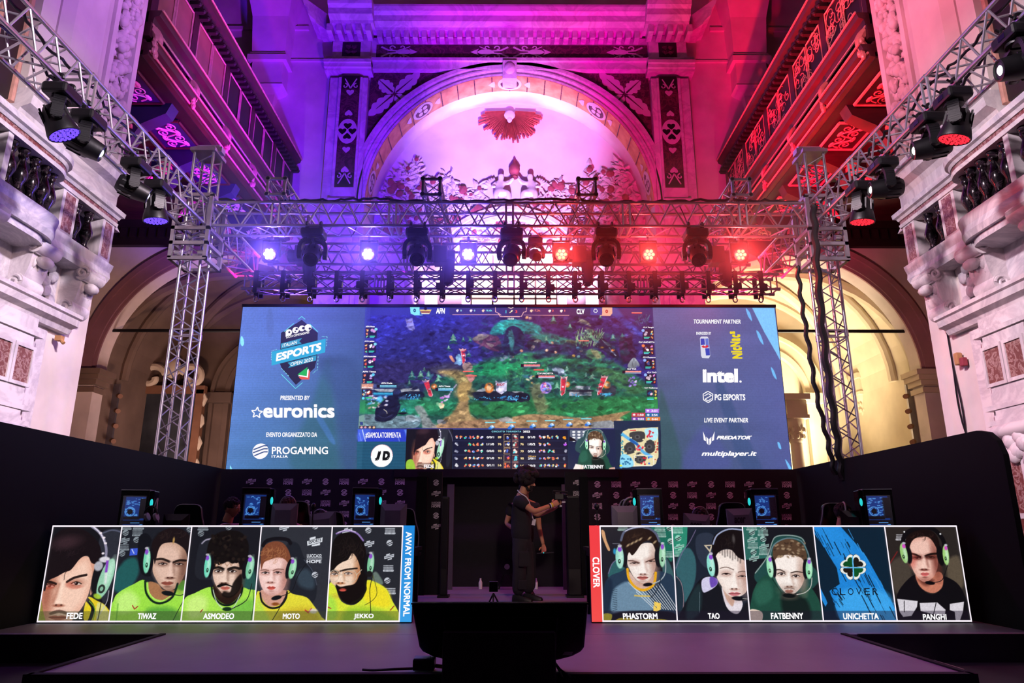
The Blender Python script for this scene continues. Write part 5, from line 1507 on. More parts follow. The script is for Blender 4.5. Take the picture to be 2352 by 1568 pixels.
# ================================================================== pictures on the LED screens (colour per LED, drawn shape by shape)
class Canvas:
 def __init__(s,w,h,bg='101018'):
  s.w,s.h=w,h;s.a=np.empty((h,w,3),np.float32);s.a[:]=hx(bg);s.clip=(0,0,w,h);s.rs=np.random.RandomState(4)
 def win(s,x0,y0,x1,y1,m=2):
  a=max(s.clip[0],int(math.floor(x0-m)));b=max(s.clip[1],int(math.floor(y0-m)))
  c=min(s.clip[2],int(math.ceil(x1+m))+1);d=min(s.clip[3],int(math.ceil(y1+m))+1)
  if a>=c or b>=d:return None
  yy,xx=np.mgrid[b:d,a:c].astype(np.float32)
  return a,b,c,d,xx,yy
 def mix(s,W,al,col,mul=False):
  a,b,c,d=W[:4];al=al[...,None];t=s.a[b:d,a:c]
  col=np.array(hx(col)if isinstance(col,str)else col,np.float32)
  s.a[b:d,a:c]=t*(1-al)+(t*col if mul else col)*al
 def poly(s,pts,col,soft=.7,al=1.0,mul=False):
  p=np.array(pts,np.float32);W=s.win(p[:,0].min(),p[:,1].min(),p[:,0].max(),p[:,1].max(),soft+1)
  if W is None:return
  xx,yy=W[4],W[5];d2=np.full(xx.shape,1e9,np.float32);ins=np.zeros(xx.shape,bool)
  n=len(p)
  for i in range(n):
   ax,ay=p[i];bx,by=p[(i+1)%n];dx,dy=bx-ax,by-ay;L=dx*dx+dy*dy
   if L<1e-9:continue
   t=np.clip(((xx-ax)*dx+(yy-ay)*dy)/L,0,1)
   d2=np.minimum(d2,(xx-ax-t*dx)**2+(yy-ay-t*dy)**2)
   if(ay>by)!=(ay<by)or ay!=by:
    c=(ay>yy)!=(by>yy)
    ins ^= c &(xx<(bx-ax)*(yy-ay)/(by-ay if by!=ay else 1e-9)+ax)
  sd=np.sqrt(d2);sd[ins]*=-1
  s.mix(W,np.clip(.5-sd/max(soft,.3),0,1)*al,col,mul)
 def ell(s,cx,cy,rx,ry,col,soft=.7,rot=0.0,al=1.0,mul=False):
  R=max(rx,ry);W=s.win(cx-R,cy-R,cx+R,cy+R,soft+1)
  if W is None:return
  c,n=math.cos(rot),math.sin(rot);x=W[4]-cx;y=W[5]-cy
  u=(x*c+y*n)/max(rx,.01);v=(-x*n+y*c)/max(ry,.01)
  sd=(np.sqrt(u*u+v*v)-1)*min(rx,ry)
  s.mix(W,np.clip(.5-sd/max(soft,.3),0,1)*al,col,mul)
 def line(s,pts,wd,col,soft=.7,al=1.0):
  p=np.array(pts,np.float32);W=s.win(p[:,0].min(),p[:,1].min(),p[:,0].max(),p[:,1].max(),wd/2+soft+1)
  if W is None:return
  xx,yy=W[4],W[5];d2=np.full(xx.shape,1e9,np.float32)
  for i in range(len(p)-1):
   ax,ay=p[i];bx,by=p[i+1];dx,dy=bx-ax,by-ay;L=max(dx*dx+dy*dy,1e-9)
   t=np.clip(((xx-ax)*dx+(yy-ay)*dy)/L,0,1);d2=np.minimum(d2,(xx-ax-t*dx)**2+(yy-ay-t*dy)**2)
  s.mix(W,np.clip(.5-(np.sqrt(d2)-wd/2)/max(soft,.3),0,1)*al,col)
 def noise(s,amp,cell,x0=0,y0=0,x1=None,y1=None,stretch=1.0):
  x1=x1 or s.w;y1=y1 or s.h;h,w=y1-y0,x1-x0
  gh,gw=int(h/cell)+3,int(w/(cell*stretch))+3;g=s.rs.rand(gh,gw).astype(np.float32)
  yy=np.arange(h)/cell;xx=np.arange(w)/(cell*stretch)
  iy=yy.astype(int);ix=xx.astype(int);fy=(yy-iy)[:,None];fx=(xx-ix)[None]
  fy=fy*fy*(3-2*fy);fx=fx*fx*(3-2*fx)
  v=g[iy][:,ix]*(1-fy)*(1-fx)+g[iy+1][:,ix]*fy*(1-fx)+g[iy][:,ix+1]*(1-fy)*fx+g[iy+1][:,ix+1]*fy*fx
  s.a[y0:y1,x0:x1]*=(1+amp*(v-.5)*2)[...,None]
 def vgrad(s,x0,y0,x1,y1,c0,c1,c2=None,c3=None):
  """bilinear colour field: c0 top-left, c1 top-right, c2 bottom-left, c3 bottom-right"""
  c2=c2 or c0;c3=c3 or c1
  q=[np.array(hx(c),np.float32)for c in(c0,c1,c2,c3)]
  t=np.linspace(0,1,y1-y0)[:,None,None];u=np.linspace(0,1,x1-x0)[None,:,None]
  s.a[y0:y1,x0:x1]=(q[0]*(1-u)+q[1]*u)*(1-t)+(q[2]*(1-u)+q[3]*u)*t
class Brush:
 """draws on a canvas in the coordinates of some other frame"""
 def __init__(s,cv,f,clip=None):
  s.c=cv;s.f=f;s.cl=clip
 def _on(s):s.c.clip=s.cl or(0,0,s.c.w,s.c.h)
 def k(s,x,y):
  a=s.f(x,y);b=s.f(x+10,y);c=s.f(x,y+10)
  return math.hypot(b[0]-a[0],b[1]-a[1])/10,math.hypot(c[0]-a[0],c[1]-a[1])/10,math.atan2(b[1]-a[1],b[0]-a[0])
 def p(s,pts,col,soft=3,al=1.0,sm=True,mul=False):
  s._on();kx,ky,_=s.k(*pts[0]);q=[s.f(*p)for p in(smoothpoly(pts,4)if sm else pts)]
  s.c.poly(q,col,soft*kx,al,mul)
 def e(s,cx,cy,rx,ry,col,soft=3,rot=0,al=1.0,mul=False):
  s._on();kx,ky,a=s.k(cx,cy);x,y=s.f(cx,cy);s.c.ell(x,y,rx*kx,ry*ky,col,soft*kx,math.radians(rot)+a,al,mul)
 def l(s,pts,wd,col,soft=3,al=1.0,sm=True):
  s._on();kx,_,_=s.k(*pts[0]);q=[s.f(*p)for p in(smoothpoly(pts,4,False)if sm and len(pts)>2 else pts)]
  s.c.line(q,max(wd*kx,.5),col,soft*kx,al)
def led_picture(cv,name,place,parent):
 """one flat sheet with a vertex per LED, coloured from the canvas"""
 h,w=cv.h,cv.w
 a=np.clip(cv.a,0,1)[::-1];L=np.where(a<=.04045,a/12.92,((a+.055)/1.055)**2.4)
 uu,vv=np.meshgrid(np.linspace(0,1,w),np.linspace(0,1,h))
 co=place(uu.ravel(),vv.ravel()).astype(np.float32)
 i=(np.arange(h-1)[:,None]*w+np.arange(w-1)[None]).ravel()
 q=np.stack([i,i+1,i+1+w,i+w],1).astype(np.int32);n=len(q)
 me=bpy.data.meshes.new(name);me.vertices.add(h*w);me.vertices.foreach_set('co',co.ravel())
 me.loops.add(n*4);me.loops.foreach_set('vertex_index',q.ravel())
 me.polygons.add(n);me.polygons.foreach_set('loop_start',np.arange(n,dtype=np.int32)*4);me.polygons.foreach_set('loop_total',np.full(n,4,np.int32))
 me.update(calc_edges=True)
 at=me.color_attributes.new('Col','FLOAT_COLOR','POINT');arr=np.ones((h*w,4),np.float32);arr[:,:3]=L.reshape(-1,3)
 at.data.foreach_set('color',arr.ravel())
 me.materials.append(M['picture']);o=bpy.data.objects.new(name,me);COL.objects.link(o)
 o.parent=parent;o.matrix_parent_inverse=world_of(parent).inverted()
 return o
def visage(b,out,base,lit,shade,eyes,brows,nose,mouth,s=1.0,shade_side=1,browcol='1c1210',lip='b86058',browW=13,eyewhite='e6dcd6',open_=1.0):
 """skin, cheeks, eye sockets, eyes, brows, nose and lips from landmarks"""
 xs=[p[0]for p in out];ys=[p[1]for p in out];cx=sum(xs)/len(xs);w=max(xs)-min(xs);h=max(ys)-min(ys);cy=(max(ys)+min(ys))/2
 b.p(out,base,4)
 mask_shift=[(cx+(x-cx)*.82-shade_side*w*.07,cy+(y-cy)*.86-h*.03)for x,y in out]
 b.p(mask_shift,lit,w*.22,.75)
 b.e(cx+shade_side*w*.40,cy+h*.05,w*.13,h*.36,shade,w*.2,0,.75)
 b.e(nose[0],mouth[1]+62*s,70*s,24*s,shade,34*s,0,.35)
 for(ex,ey),br in zip(eyes,brows):
  b.e(ex,ey-6*s,58*s,30*s,shade,34*s,0,.62)
  b.e(ex,ey,36*s,12*s*open_,eyewhite,4,0,.85)
  b.e(ex,ey,15*s,14*s*open_,'2a1a18',3)
  b.e(ex-5*s,ey-5*s,3.5*s,3.5*s,'ffffff',2,0,.8)
  b.l([(ex-40*s,ey+2*s),(ex,ey-13*s*open_),(ex+40*s,ey+3*s)],7*s,'20120f',3)
  b.l([(ex-34*s,ey+16*s),(ex,ey+20*s),(ex+34*s,ey+14*s)],4*s,shade,5,.7)
  b.l(br,browW*s,browcol,5,.92)
 nx,ny=nose;bx=(eyes[0][0]+eyes[1][0])/2;by=(eyes[0][1]+eyes[1][1])/2
 b.l([(bx+shade_side*26*s,by),(nx+shade_side*40*s,ny-20*s)],22*s,shade,24*s,.45)
 b.l([(bx,by-10*s),(nx,ny-18*s)],24*s,lit,18*s,.9)
 b.e(nx,ny-14*s,30*s,26*s,lit,14*s,0,.8)
 b.e(nx+shade_side*2*s,ny+13*s,44*s,12*s,shade,9*s,0,.85)
 for d in(-1,1):b.e(nx+d*20*s,ny+8*s,9*s,6*s,'3a1c16',5,0,.8)
 mx,my,mw=mouth
 b.p([(mx-mw,my),(mx-mw*.4,my-15*s),(mx,my-10*s),(mx+mw*.4,my-15*s),(mx+mw,my),(mx+mw*.4,my+20*s),(mx-mw*.4,my+20*s)],lip,5)
 b.l([(mx-mw,my),(mx,my+1),(mx+mw,my)],5*s,'5a2420',3)
 b.e(mx,my+34*s,mw*.6,8*s,shade,8,0,.6)
def cup(b,cx,cy,rx,ry,col,rot=0,side=1,tip='8a3cc8'):
 b.e(cx-side*rx*1.0,cy,rx*.9,ry*1.0,'141318',5,rot)
 b.e(cx,cy,rx,ry,col,5,rot)
 b.e(cx+rx*.3,cy-ry*.1,rx*.45,ry*.8,'d8f4e4',rx*.6,rot,.6)
 b.e(cx,cy-ry*.72,rx*.5,ry*.22,tip,7,rot,.9)
 b.e(cx,cy-ry*1.02,rx*.5,rx*.35,'d8d0e0',6,rot,.8)
 b.e(cx-rx*.05,cy+ry*.35,rx*.34,ry*.2,'24382e',4,rot)
 b.e(cx-rx*.05,cy+ry*.32,rx*.14,ry*.07,col,3,rot)
def marks(b,lst,col='c2c6d0',al=.85):
 for x,y,k in lst:
  if k=='P':
   b.e(x,y,30,30,col,4,0,al);b.l([(x-26,y+12),(x+26,y-16)],8,'26282f',3);b.l([(x-22,y+26),(x+26,y+2)],7,'26282f',3)
  elif k=='H':
   for dy in(-24,-8,6):b.l([(x-44,y+dy),(x+44,y+dy)],9,col,3,al*.9,False)
   b.l([(x-44,y+24),(x+44,y+24)],18,col,3,al,False)
   for k_ in range(-3,4):b.l([(x+k_*13,y-32),(x+k_*13,y+34)],2.5,'26282f',3,.8,False)
  else:
   b.p([(x-48,y+8),(x+48,y-18),(x+46,y+12),(x-48,y+34)],col,3,al,False)
   b.p([(x-30,y-12),(x+8,y-24),(x+8,y-10),(x-30,y+2)],col,3,al,False);b.p([(x-14,y+34),(x+26,y+22),(x+26,y+36),(x-14,y+46)],col,3,al,False)
   b.l([(x-38,y+18),(x+38,y-2)],7,'3a3d46',3,.8,False)
def strands(b,cx,cy,rx,ry,n,col,seed,L=40,al=.5,w=4):
 r_=random.Random(seed)
 for _ in range(n):
  a=r_.uniform(0,2*PI);q=r_.random()**.5;x=cx+rx*q*math.cos(a);y=cy+ry*q*math.sin(a);t=r_.uniform(-.8,.8)+PI/2
  b.l([(x,y),(x+L*.5*math.cos(t),y+L*.5*math.sin(t)),(x+L*math.cos(t+.5),y+L*math.sin(t+.5))],w,col,4,al)
def pic_a1(b,band=True):
 b.p([(740,620),(830,560),(950,580),(960,800),(880,1000),(760,1300),(700,900)],'2c2e38',10)
 b.l([(760,600),(850,570),(940,590)],12,'6a6f8a',8,.7)
 b.p([(600,1240),(700,1270),(790,1330),(850,1480),(580,1490)],'e6cc2a',5);b.p([(700,1290),(780,1330),(830,1480),(700,1480)],'d8d890',12,.8)
 b.p([(100,1500),(165,1260),(200,1380),(240,1490)],'8fb83a',6)
 b.l([(596,1250),(655,1330),(640,1420),(610,1490)],34,'15161c',5);b.l([(622,1270),(676,1350),(650,1480)],9,'6a9a3a',4)
 visage(b,[(610,830),(645,900),(655,1010),(640,1110),(600,1240),(540,1350),(470,1430),(420,1500),(230,1500),(185,1420),(165,1300),(160,1200),(175,1130),(240,1050),(300,990),(420,920),(520,850)],
  'e0a48c','fbd8c4','9a5440',[(238,1118),(498,1096)],[[(190,1092),(240,1082),(300,1102)],[(408,1082),(480,1040),(596,1012)]],(325,1300),(320,1432,92),1.25,-1,'1c1110','a8584c',18)
 b.e(230,1130,60,24,'c0503e',16,-10,.55);b.e(440,1110,46,30,'c0503e',18,0,.45);b.e(500,1136,60,14,'c05a48',12,-8,.5)
 b.p([(236,1388),(330,1356),(430,1392),(420,1412),(330,1388),(250,1408)],'5c3c34',10,.85)
 b.p([(640,880),(690,890),(690,1010),(660,1170),(630,1200),(655,1010)],'d89c84',8)
 b.p([(180,1130),(220,900),(240,760),(275,650),(350,575),(460,545),(600,580),(720,700),(745,850),(700,905),(645,890),(612,822),(540,850),(450,960),(390,985),(310,1030),(225,1075),(195,1170)],'1b1317',6)
 b.e(410,690,130,60,'4a3038',60,-8,.6);b.l([(380,1060),(390,1000),(430,950)],6,'20120f',4,.8)
 strands(b,420,720,170,80,40,'33242a',1,60,.4)
 b.l([(650,530),(720,585),(770,665),(792,760),(785,850)],24,'8c88a0',5);b.l([(660,530),(735,600),(776,690)],9,'e8e0f0',4)
 for x,y in((770,645),(785,700),(740,600),(760,800)):b.e(x,y,14,10,'f0e4ec',5)
 b.e(700,1010,42,180,'18171c',8,6)
 b.e(715,925,42,48,'b0b0ba',14);b.e(775,860,52,28,'d8d4dc',10)
 b.e(785,1045,64,198,'96ccae',6,13);b.e(815,1000,28,150,'c8f0d8',30,13,.7)
 b.p([(790,870),(815,870),(800,985),(775,990)],'8a36c4',10,.9,False);b.p([(775,990),(800,990),(790,1100),(770,1100)],'d8e0dc',8,.9,False)
 b.e(742,1150,34,44,'2c3430',6,10);b.e(742,1150,16,22,'86b89c',5,10);b.e(700,1225,40,24,'a8cc38',12,20,.9)
 b.l([(812,1170),(795,1270),(740,1370),(690,1450)],8,'c4c0cc',4,.8);b.l([(735,1290),(715,1400),(700,1470)],8,'1a1a1c',4)
def pic_a2(b):
 b.p([(830,1100),(960,880),(1080,850),(1100,1010),(960,1200)],'235a5a',30)
 marks(b,[(980,596,'P'),(1095,596,'H'),(970,664,'E'),(1085,666,'P'),(960,738,'H'),(945,800,'P'),(985,535,'H'),(1105,532,'H'),(1600,560,'P')],'a8b4bc',.75)
 b.p([(1025,752),(1098,748),(1090,815),(1015,822)],'3c58d0',5,1,False);b.l([(1040,760),(1060,800)],8,'c8d8ff',4)
 b.p([(1110,640),(1200,610),(1260,760),(1240,1000),(1140,1010),(1100,860)],'14151b',8)
 b.p([(1165,1065),(1050,1105),(910,1185),(855,1270),(810,1500),(1540,1500),(1548,1250),(1560,1080),(1490,1090),(1400,1230),(1250,1230)],'9ee048',5)
 b.p([(900,1230),(1010,1170),(1100,1250),(1060,1360),(900,1380)],'ccf48a',60,.8);b.p([(1180,1350),(1400,1330),(1500,1400),(1480,1490),(1200,1490)],'4f9a38',50,.8)
 b.p([(1490,1080),(1560,1070),(1550,1160),(1480,1150)],'2fa02a',20,.8);b.l([(900,1300),(880,1470)],10,'6ab03a',12)
 b.p([(1195,1085),(1290,1100),(1340,1160),(1450,1165),(1420,1240),(1320,1262),(1220,1220)],'a87450',8)
 visage(b,[(1290,725),(1400,690),(1480,705),(1555,770),(1578,870),(1558,985),(1500,1100),(1430,1160),(1370,1165),(1305,1110),(1258,1030),(1238,960),(1250,850)],
  'c09882','eac6b6','6a4438',[(1338,902),(1494,904)],[[(1278,858),(1340,856),(1412,886)],[(1440,888),(1500,868),(1560,870)]],(1406,1030),(1380,1092,58),1.05,1,'1c1311','9a5446',20,'cabcb4',.75)
 b.p([(1250,860),(1225,760),(1255,650),(1330,580),(1440,545),(1560,580),(1625,680),(1625,800),(1585,900),(1560,770),(1490,705),(1440,690),(1340,705),(1295,770),(1262,900)],'1c1416',6)
 strands(b,1430,600,130,40,26,'3c2c28',2,40,.4);b.e(1445,670,10,30,'b08a50',8)
 b.l([(1165,1075),(1175,1190),(1240,1275),(1330,1290),(1430,1230),(1480,1100)],20,'12281c',5);b.l([(1190,1085),(1200,1180),(1255,1250),(1330,1268),(1420,1215)],9,'b4f068',4)
 cup(b,1183,872,34,122,'74d4ae',-3,-1);b.l([(1215,770),(1235,680),(1300,590)],14,'1a1a20',6)
 b.e(1385,1194,62,24,'14171a',5,8);b.l([(1440,1205),(1510,1215),(1570,1180)],8,'1c2420',4);b.l([(1560,1220),(1490,1350),(1430,1470)],7,'16301c',4)
 b.l([(1040,1315),(1060,1350),(1090,1325)],10,'a83028',4,1,False)
def pic_b3(b):
 b.p([(-260,720),(-200,660),(-60,640),(-40,1000),(-200,1060),(-300,1000)],'22242c',10);b.l([(-230,700),(-180,662),(-50,648)],14,'9a94a8',8)
 marks(b,[(-240,602,'P'),(40,600,'E'),(-220,540,'H'),(30,540,'P')],'a8b4bc',.7)
 b.p([(120,1020),(260,950),(300,1100),(290,1260),(150,1200)],'28524e',30)
 b.p([(-460,1500),(-410,1260),(-310,1195),(-130,1130),(0,1250),(140,1140),(220,1155),(300,1195),(300,1500)],'a8e44e',5)
 b.p([(-380,1270),(-260,1210),(-180,1270),(-230,1420),(-360,1440)],'d4f48c',60,.8);b.p([(60,1330),(270,1250),(280,1480),(0,1480)],'6cb844',50,.8)
 b.p([(-110,1100),(140,1090),(150,1180),(60,1290),(-20,1300),(-100,1230)],'281a14',8)
 visage(b,[(-110,890),(-40,880),(60,880),(130,890),(155,960),(150,1070),(120,1160),(60,1215),(0,1222),(-50,1180),(-105,1100),(-128,1000)],
  'd2ac98','f0d2c2','5c3c30',[(-72,972),(62,974)],[[(-118,944),(-70,936),(-20,958)],[(24,956),(80,938),(130,950)]],(-22,1084),(-8,1140,46),1.0,1,'120e0c','cc6e60',24)
 b.p([(-88,1118),(-40,1096),(10,1100),(62,1122),(66,1136),(0,1116),(-70,1136)],'15100e',5);b.p([(70,1090),(150,1000),(152,1110),(110,1190),(30,1240),(-40,1215),(-20,1176),(40,1180)],'15100e',14,.92)
 b.p([(-140,930),(-185,800),(-150,660),(-60,590),(60,570),(160,600),(220,700),(215,830),(185,930),(140,960),(120,890),(60,900),(20,880),(-40,905),(-90,900),(-120,960)],'14100f',10)
 r_=random.Random(8)
 for k in range(60):x=r_.uniform(-150,190);y=r_.uniform(620,900);b.e(x,y,16,16,r_.choice(('1c1613','100c0c','261d19')),6)
 for x,y in((-50,905),(10,912),(50,905),(-90,915)):b.l([(x-14,y-14),(x,y+14),(x+12,y-4)],6,'9a6c4c',4,.8)
 cup(b,-178,925,32,112,'6ad6b6',0,-1);cup(b,234,940,38,112,'78c49c',6,1)
 b.l([(-140,1130),(-120,1225),(-40,1305),(60,1300),(140,1215),(160,1140)],18,'122018',5)
 b.l([(-125,1160),(-90,1280),(-10,1356),(70,1336),(140,1200)],7,'c8d4d0',3,.9);b.e(10,1350,46,20,'14301c',6);b.l([(60,1345),(200,1260),(250,1100)],8,'1c2420',4);b.l([(262,1130),(268,1300),(240,1460)],6,'1c3020',4)
 b.l([(-250,1380),(-230,1356)],10,'a83028',4,1,False)
def pic_b4(b):
 b.p([(590,720),(700,700),(760,840),(850,980),(885,1120),(850,1280),(700,1260),(590,1120)],'20232b',10);b.p([(690,1000),(790,950),(860,1060),(840,1150),(720,1120)],'3a4a58',40,.8)
 b.l([(760,860),(850,985),(882,1110)],6,'4a5060',6)
 marks(b,[(568,535,'E'),(868,530,'P'),(865,1010,'P')],'d0d4de',.9)
 b.p([(790,678),(940,640),(936,684),(792,722)],'d8dce4',3,1,False);b.p([(815,644),(872,630),(872,652),(815,668)],'d8dce4',3,1,False);b.p([(835,716),(915,694),(915,716),(835,730)],'d8dce4',3,1,False)
 for y in(845,858):b.l([(787,y),(932,y)],5,'c8ccd6',2,.8,False)
 b.p([(270,1500),(296,1205),(340,1185),(430,1300),(560,1290),(595,1165),(650,1200),(780,1232),(850,1310),(930,1430),(960,1500)],'e2d83a',5)
 b.p([(270,1500),(300,1230),(360,1330),(420,1480)],'b4e050',40,.8);b.p([(520,1380),(800,1330),(900,1480),(500,1490)],'c0a028',60,.6)
 b.p([(345,1160),(560,1160),(590,1190),(550,1280),(470,1325),(400,1310),(350,1240)],'d09a88',8)
 visage(b,[(345,890),(440,835),(530,832),(592,870),(608,950),(592,1060),(560,1150),(500,1202),(430,1216),(375,1180),(338,1110),(320,1020),(328,950)],
  'e4b4ac','fad8d2','b0756a',[(384,990),(502,988)],[[(338,966),(380,960),(416,970)],[(456,968),(505,954),(560,958)]],(430,1076),(440,1138,42),.95,1,'7a5044','d0584e',9,'d8ccd0',.8)
 b.p([(345,960),(338,860),(345,780),(385,715),(460,680),(545,690),(605,760),(632,860),(622,950),(600,890),(560,850),(500,840),(430,860),(370,890)],'7c4630',6)
 strands(b,470,780,120,70,50,'b0744c',3,60,.6);strands(b,450,790,80,24,12,'5a301f',4,34,.4)
 b.l([(362,720),(400,672),(500,652),(600,664),(628,700)],34,'141318',6)
 cup(b,648,950,34,100,'86cc9c',9,1)
 b.l([(332,1190),(352,1280),(430,1338),(520,1326),(580,1250),(594,1180)],18,'16181a',5)
 b.e(490,1238,50,22,'14161a',5,-12);b.l([(530,1225),(640,1170),(700,1020),(780,900)],7,'18181c',4);b.l([(590,1200),(520,1340),(450,1460)],7,'1c1c14',4)
 b.e(480,1300,36,16,'8a4a20',10);b.l([(770,1360),(800,1385),(830,1345)],12,'c03030',4,1,False);b.e(850,1370,40,24,'d8d0e0',14,0,.8)
def pic_b5(b):
 marks(b,[(1180,566,'E'),(1385,570,'P'),(1596,575,'H'),(1395,692,'E'),(1592,694,'P'),(1588,820,'E'),(1580,944,'H'),(1570,1066,'P'),(1600,1170,'H')],'d2d6e0',.9)
 b.p([(1430,1000),(1470,985),(1530,1090),(1480,1110),(1430,1090)],'66766e',14)
 b.p([(970,1500),(985,1220),(1010,1090),(1060,1120),(1120,1270),(1240,1310),(1340,1220),(1365,1070),(1460,1085),(1560,1150),(1615,1260),(1690,1400),(1700,1500)],'d8e43a',5)
 b.p([(1360,1080),(1470,1100),(1580,1180),(1600,1320),(1450,1320),(1340,1240)],'f0dc28',40,.9);b.p([(990,1230),(1060,1260),(1080,1420),(1000,1460)],'a8e048',40,.9);b.p([(1200,1340),(1500,1360),(1640,1480),(1160,1490)],'8cc030',60,.8)
 visage(b,[(1040,930),(1130,860),(1230,780),(1285,860),(1315,960),(1300,1080),(1260,1150),(1200,1190),(1140,1190),(1080,1130),(1020,1080),(1014,1000)],
  'dcb496','f6dcc8','b06a40',[(1056,1002),(1188,996)],[[(1014,968),(1050,968),(1090,984)],[(1112,974),(1180,956),(1274,946)]],(1112,1082),(1136,1160,34),.95,1,'18100d','d8584a',17)
 b.p([(1068,1105),(1110,1128),(1170,1118),(1255,1095),(1310,1000),(1368,1010),(1362,1150),(1330,1240),(1260,1295),(1180,1295),(1115,1245),(1085,1180)],'130e0c',8)
 b.e(1136,1160,34,14,'d8584a',6);b.l([(1104,1158),(1170,1158)],4,'4a1a18',3)
 b.p([(1020,985),(1025,780),(1055,660),(1130,600),(1250,595),(1335,680),(1368,820),(1378,1020),(1352,1090),(1318,1040),(1295,900),(1235,795),(1185,860),(1130,885),(1075,925)],'14100f',6)
 strands(b,1200,720,120,90,40,'2c221f',5,90)
 for cx,rx in((1206,66),(1052,46)):
  b.l([(cx+rx*math.cos(t),1022+58*math.sin(t))for t in[2*PI*k/20 for k in range(21)]],6,'cbbba6',3,.95)
  b.e(cx-8,1004,rx*.6,26,'d8c4b8',18,0,.35)
 b.l([(1098,1010),(1140,1008)],6,'cbbba6',3);b.l([(1270,1010),(1320,960)],6,'cbbba6',3)
 b.l([(1075,602),(1170,572),(1270,596),(1335,670)],16,'8a70b0',5);b.l([(1090,590),(1180,566),(1260,586)],7,'e0d0f0',3)
 cup(b,1408,905,33,110,'7cc498',3,1);b.e(1395,1000,30,30,'1a1818',8)
 b.l([(1350,1090),(1360,1160),(1300,1250),(1220,1290)],16,'18180f',5);b.l([(1430,1010),(1400,1150),(1406,1300),(1410,1400)],7,'1c1c14',4);b.l([(1430,1020),(1470,1180),(1430,1260),(1350,1310)],6,'5a5a20',4)
 b.l([(1600,1360),(1636,1320)],9,'a03028',4);b.l([(992,1330),(1020,1345)],9,'b03028',4)
def pic_c1(b):
 b.p([(715,540),(905,540),(912,880),(850,830),(790,700),(720,600)],'1c6a58',12)
 marks(b,[(790,552,'H'),(885,560,'P'),(800,618,'H'),(895,690,'P'),(900,820,'H'),(430,552,'H'),(620,548,'E')],'b4d4c8',.8)
 b.p([(218,580),(248,590),(270,680),(304,770),(290,785),(268,750),(230,650)],'d4a074',6);b.l([(330,712),(400,714)],6,'8a8a98',4,.7);b.e(350,790,16,30,'2a8ab8',10)
 b.p([(285,1010),(330,900),(420,860),(450,960),(380,1060),(300,1060)],'2e5e62',12);b.p([(820,820),(900,940),(940,1120),(830,1060)],'3a5e62',14);b.l([(288,1010),(330,905),(400,860)],7,'9a70a8',5,.7)
 b.p([(235,1500),(240,1200),(290,1050),(400,995),(470,965),(500,1080),(620,1180),(720,1140),(752,1000),(850,1005),(930,1085),(965,1500)],'26394e',6)
 b.p([(310,1240),(360,1150),(480,1090),(560,1170),(640,1190),(720,1300),(700,1390),(420,1400),(320,1390)],'6c8aa2',24);b.p([(250,1120),(310,1060),(330,1160),(290,1380),(245,1390)],'1c2c40',20)
 for k in range(11):
  x=560+k*24;b.l([(x,1195-k*9+(0 if k<5 else 10)),(x+170,1360+k*2)],6,'e0e4e8',3,.9,False)
 for k in range(6):b.l([(480+k*16,1098+k*14),(560+k*14,1180+k*10)],5,'d0dae0',3,.7,False)
 for k in range(12):b.l([(330,1180+k*18),(372,1172+k*18)],5,'1a2430',3,.8,False)
 b.p([(395,1395),(900,1395),(900,1500),(300,1500)],'14161c',20);b.p([(238,1415),(322,1420),(300,1500),(238,1500)],'d4c634',6)
 b.p([(390,1458),(500,1455),(560,1475),(700,1465),(840,1470),(850,1500),(390,1500)],'d8c22c',6)
 b.p([(490,990),(560,1075),(640,1100),(742,1010),(748,1090),(660,1170),(560,1160),(500,1090)],'d4b0a0',8)
 visage(b,[(465,790),(540,770),(620,715),(720,715),(758,800),(752,900),(735,1000),(680,1080),(620,1106),(550,1062),(500,980),(468,890)],
  'e8d6cc','fbf2ec','b08478',[(540,908),(700,890)],[[(484,884),(530,886),(590,906)],[(654,896),(700,878),(744,862)]],(625,1010),(622,1052,54),1.0,1,'5c3e36','c47068',11,'c4b0a8',.5)
 b.p([(415,800),(408,650),(450,585),(560,555),(690,575),(760,640),(780,760),(762,850),(740,760),(700,690),(650,690),(600,730),(560,790),(520,830),(490,800),(470,850),(440,900)],'231712',6)
 strands(b,590,630,130,40,26,'4a3426',6,40,.5);
 for x,y in((520,710),(560,690),(600,670),(690,660),(740,700),(480,730)):b.e(x,y,22,9,'d2b48c',10,-40,.75)
 b.l([(412,680),(440,600),(520,560),(640,548),(740,600),(786,690)],22,'5a6078',6);b.l([(450,590),(530,556),(640,546)],6,'d8d8ec',4)
 b.e(440,850,34,100,'16151a',6);b.e(776,850,36,100,'16151a',6)
 cup(b,398,850,40,112,'98d6c4',0,0);cup(b,815,830,32,118,'96cea6',4,0)
 b.l([(474,968),(488,1060),(550,1146),(640,1176),(730,1120),(750,1005)],24,'e8a81e',5)
 b.l([(846,880),(844,1000),(800,1075),(720,1115)],10,'a8b2b8',4);b.e(672,1122,46,18,'101014',5,-6);b.l([(800,1070),(760,1180),(700,1260)],5,'14161c',4)
 b.l([(545,1232),(690,1236)],12,'d0b24a',5,.8);b.p([(735,1290),(800,1310),(798,1370),(760,1392),(728,1384),(728,1336),(760,1340),(762,1360),(735,1330)],'f2cc5c',4,1,False)
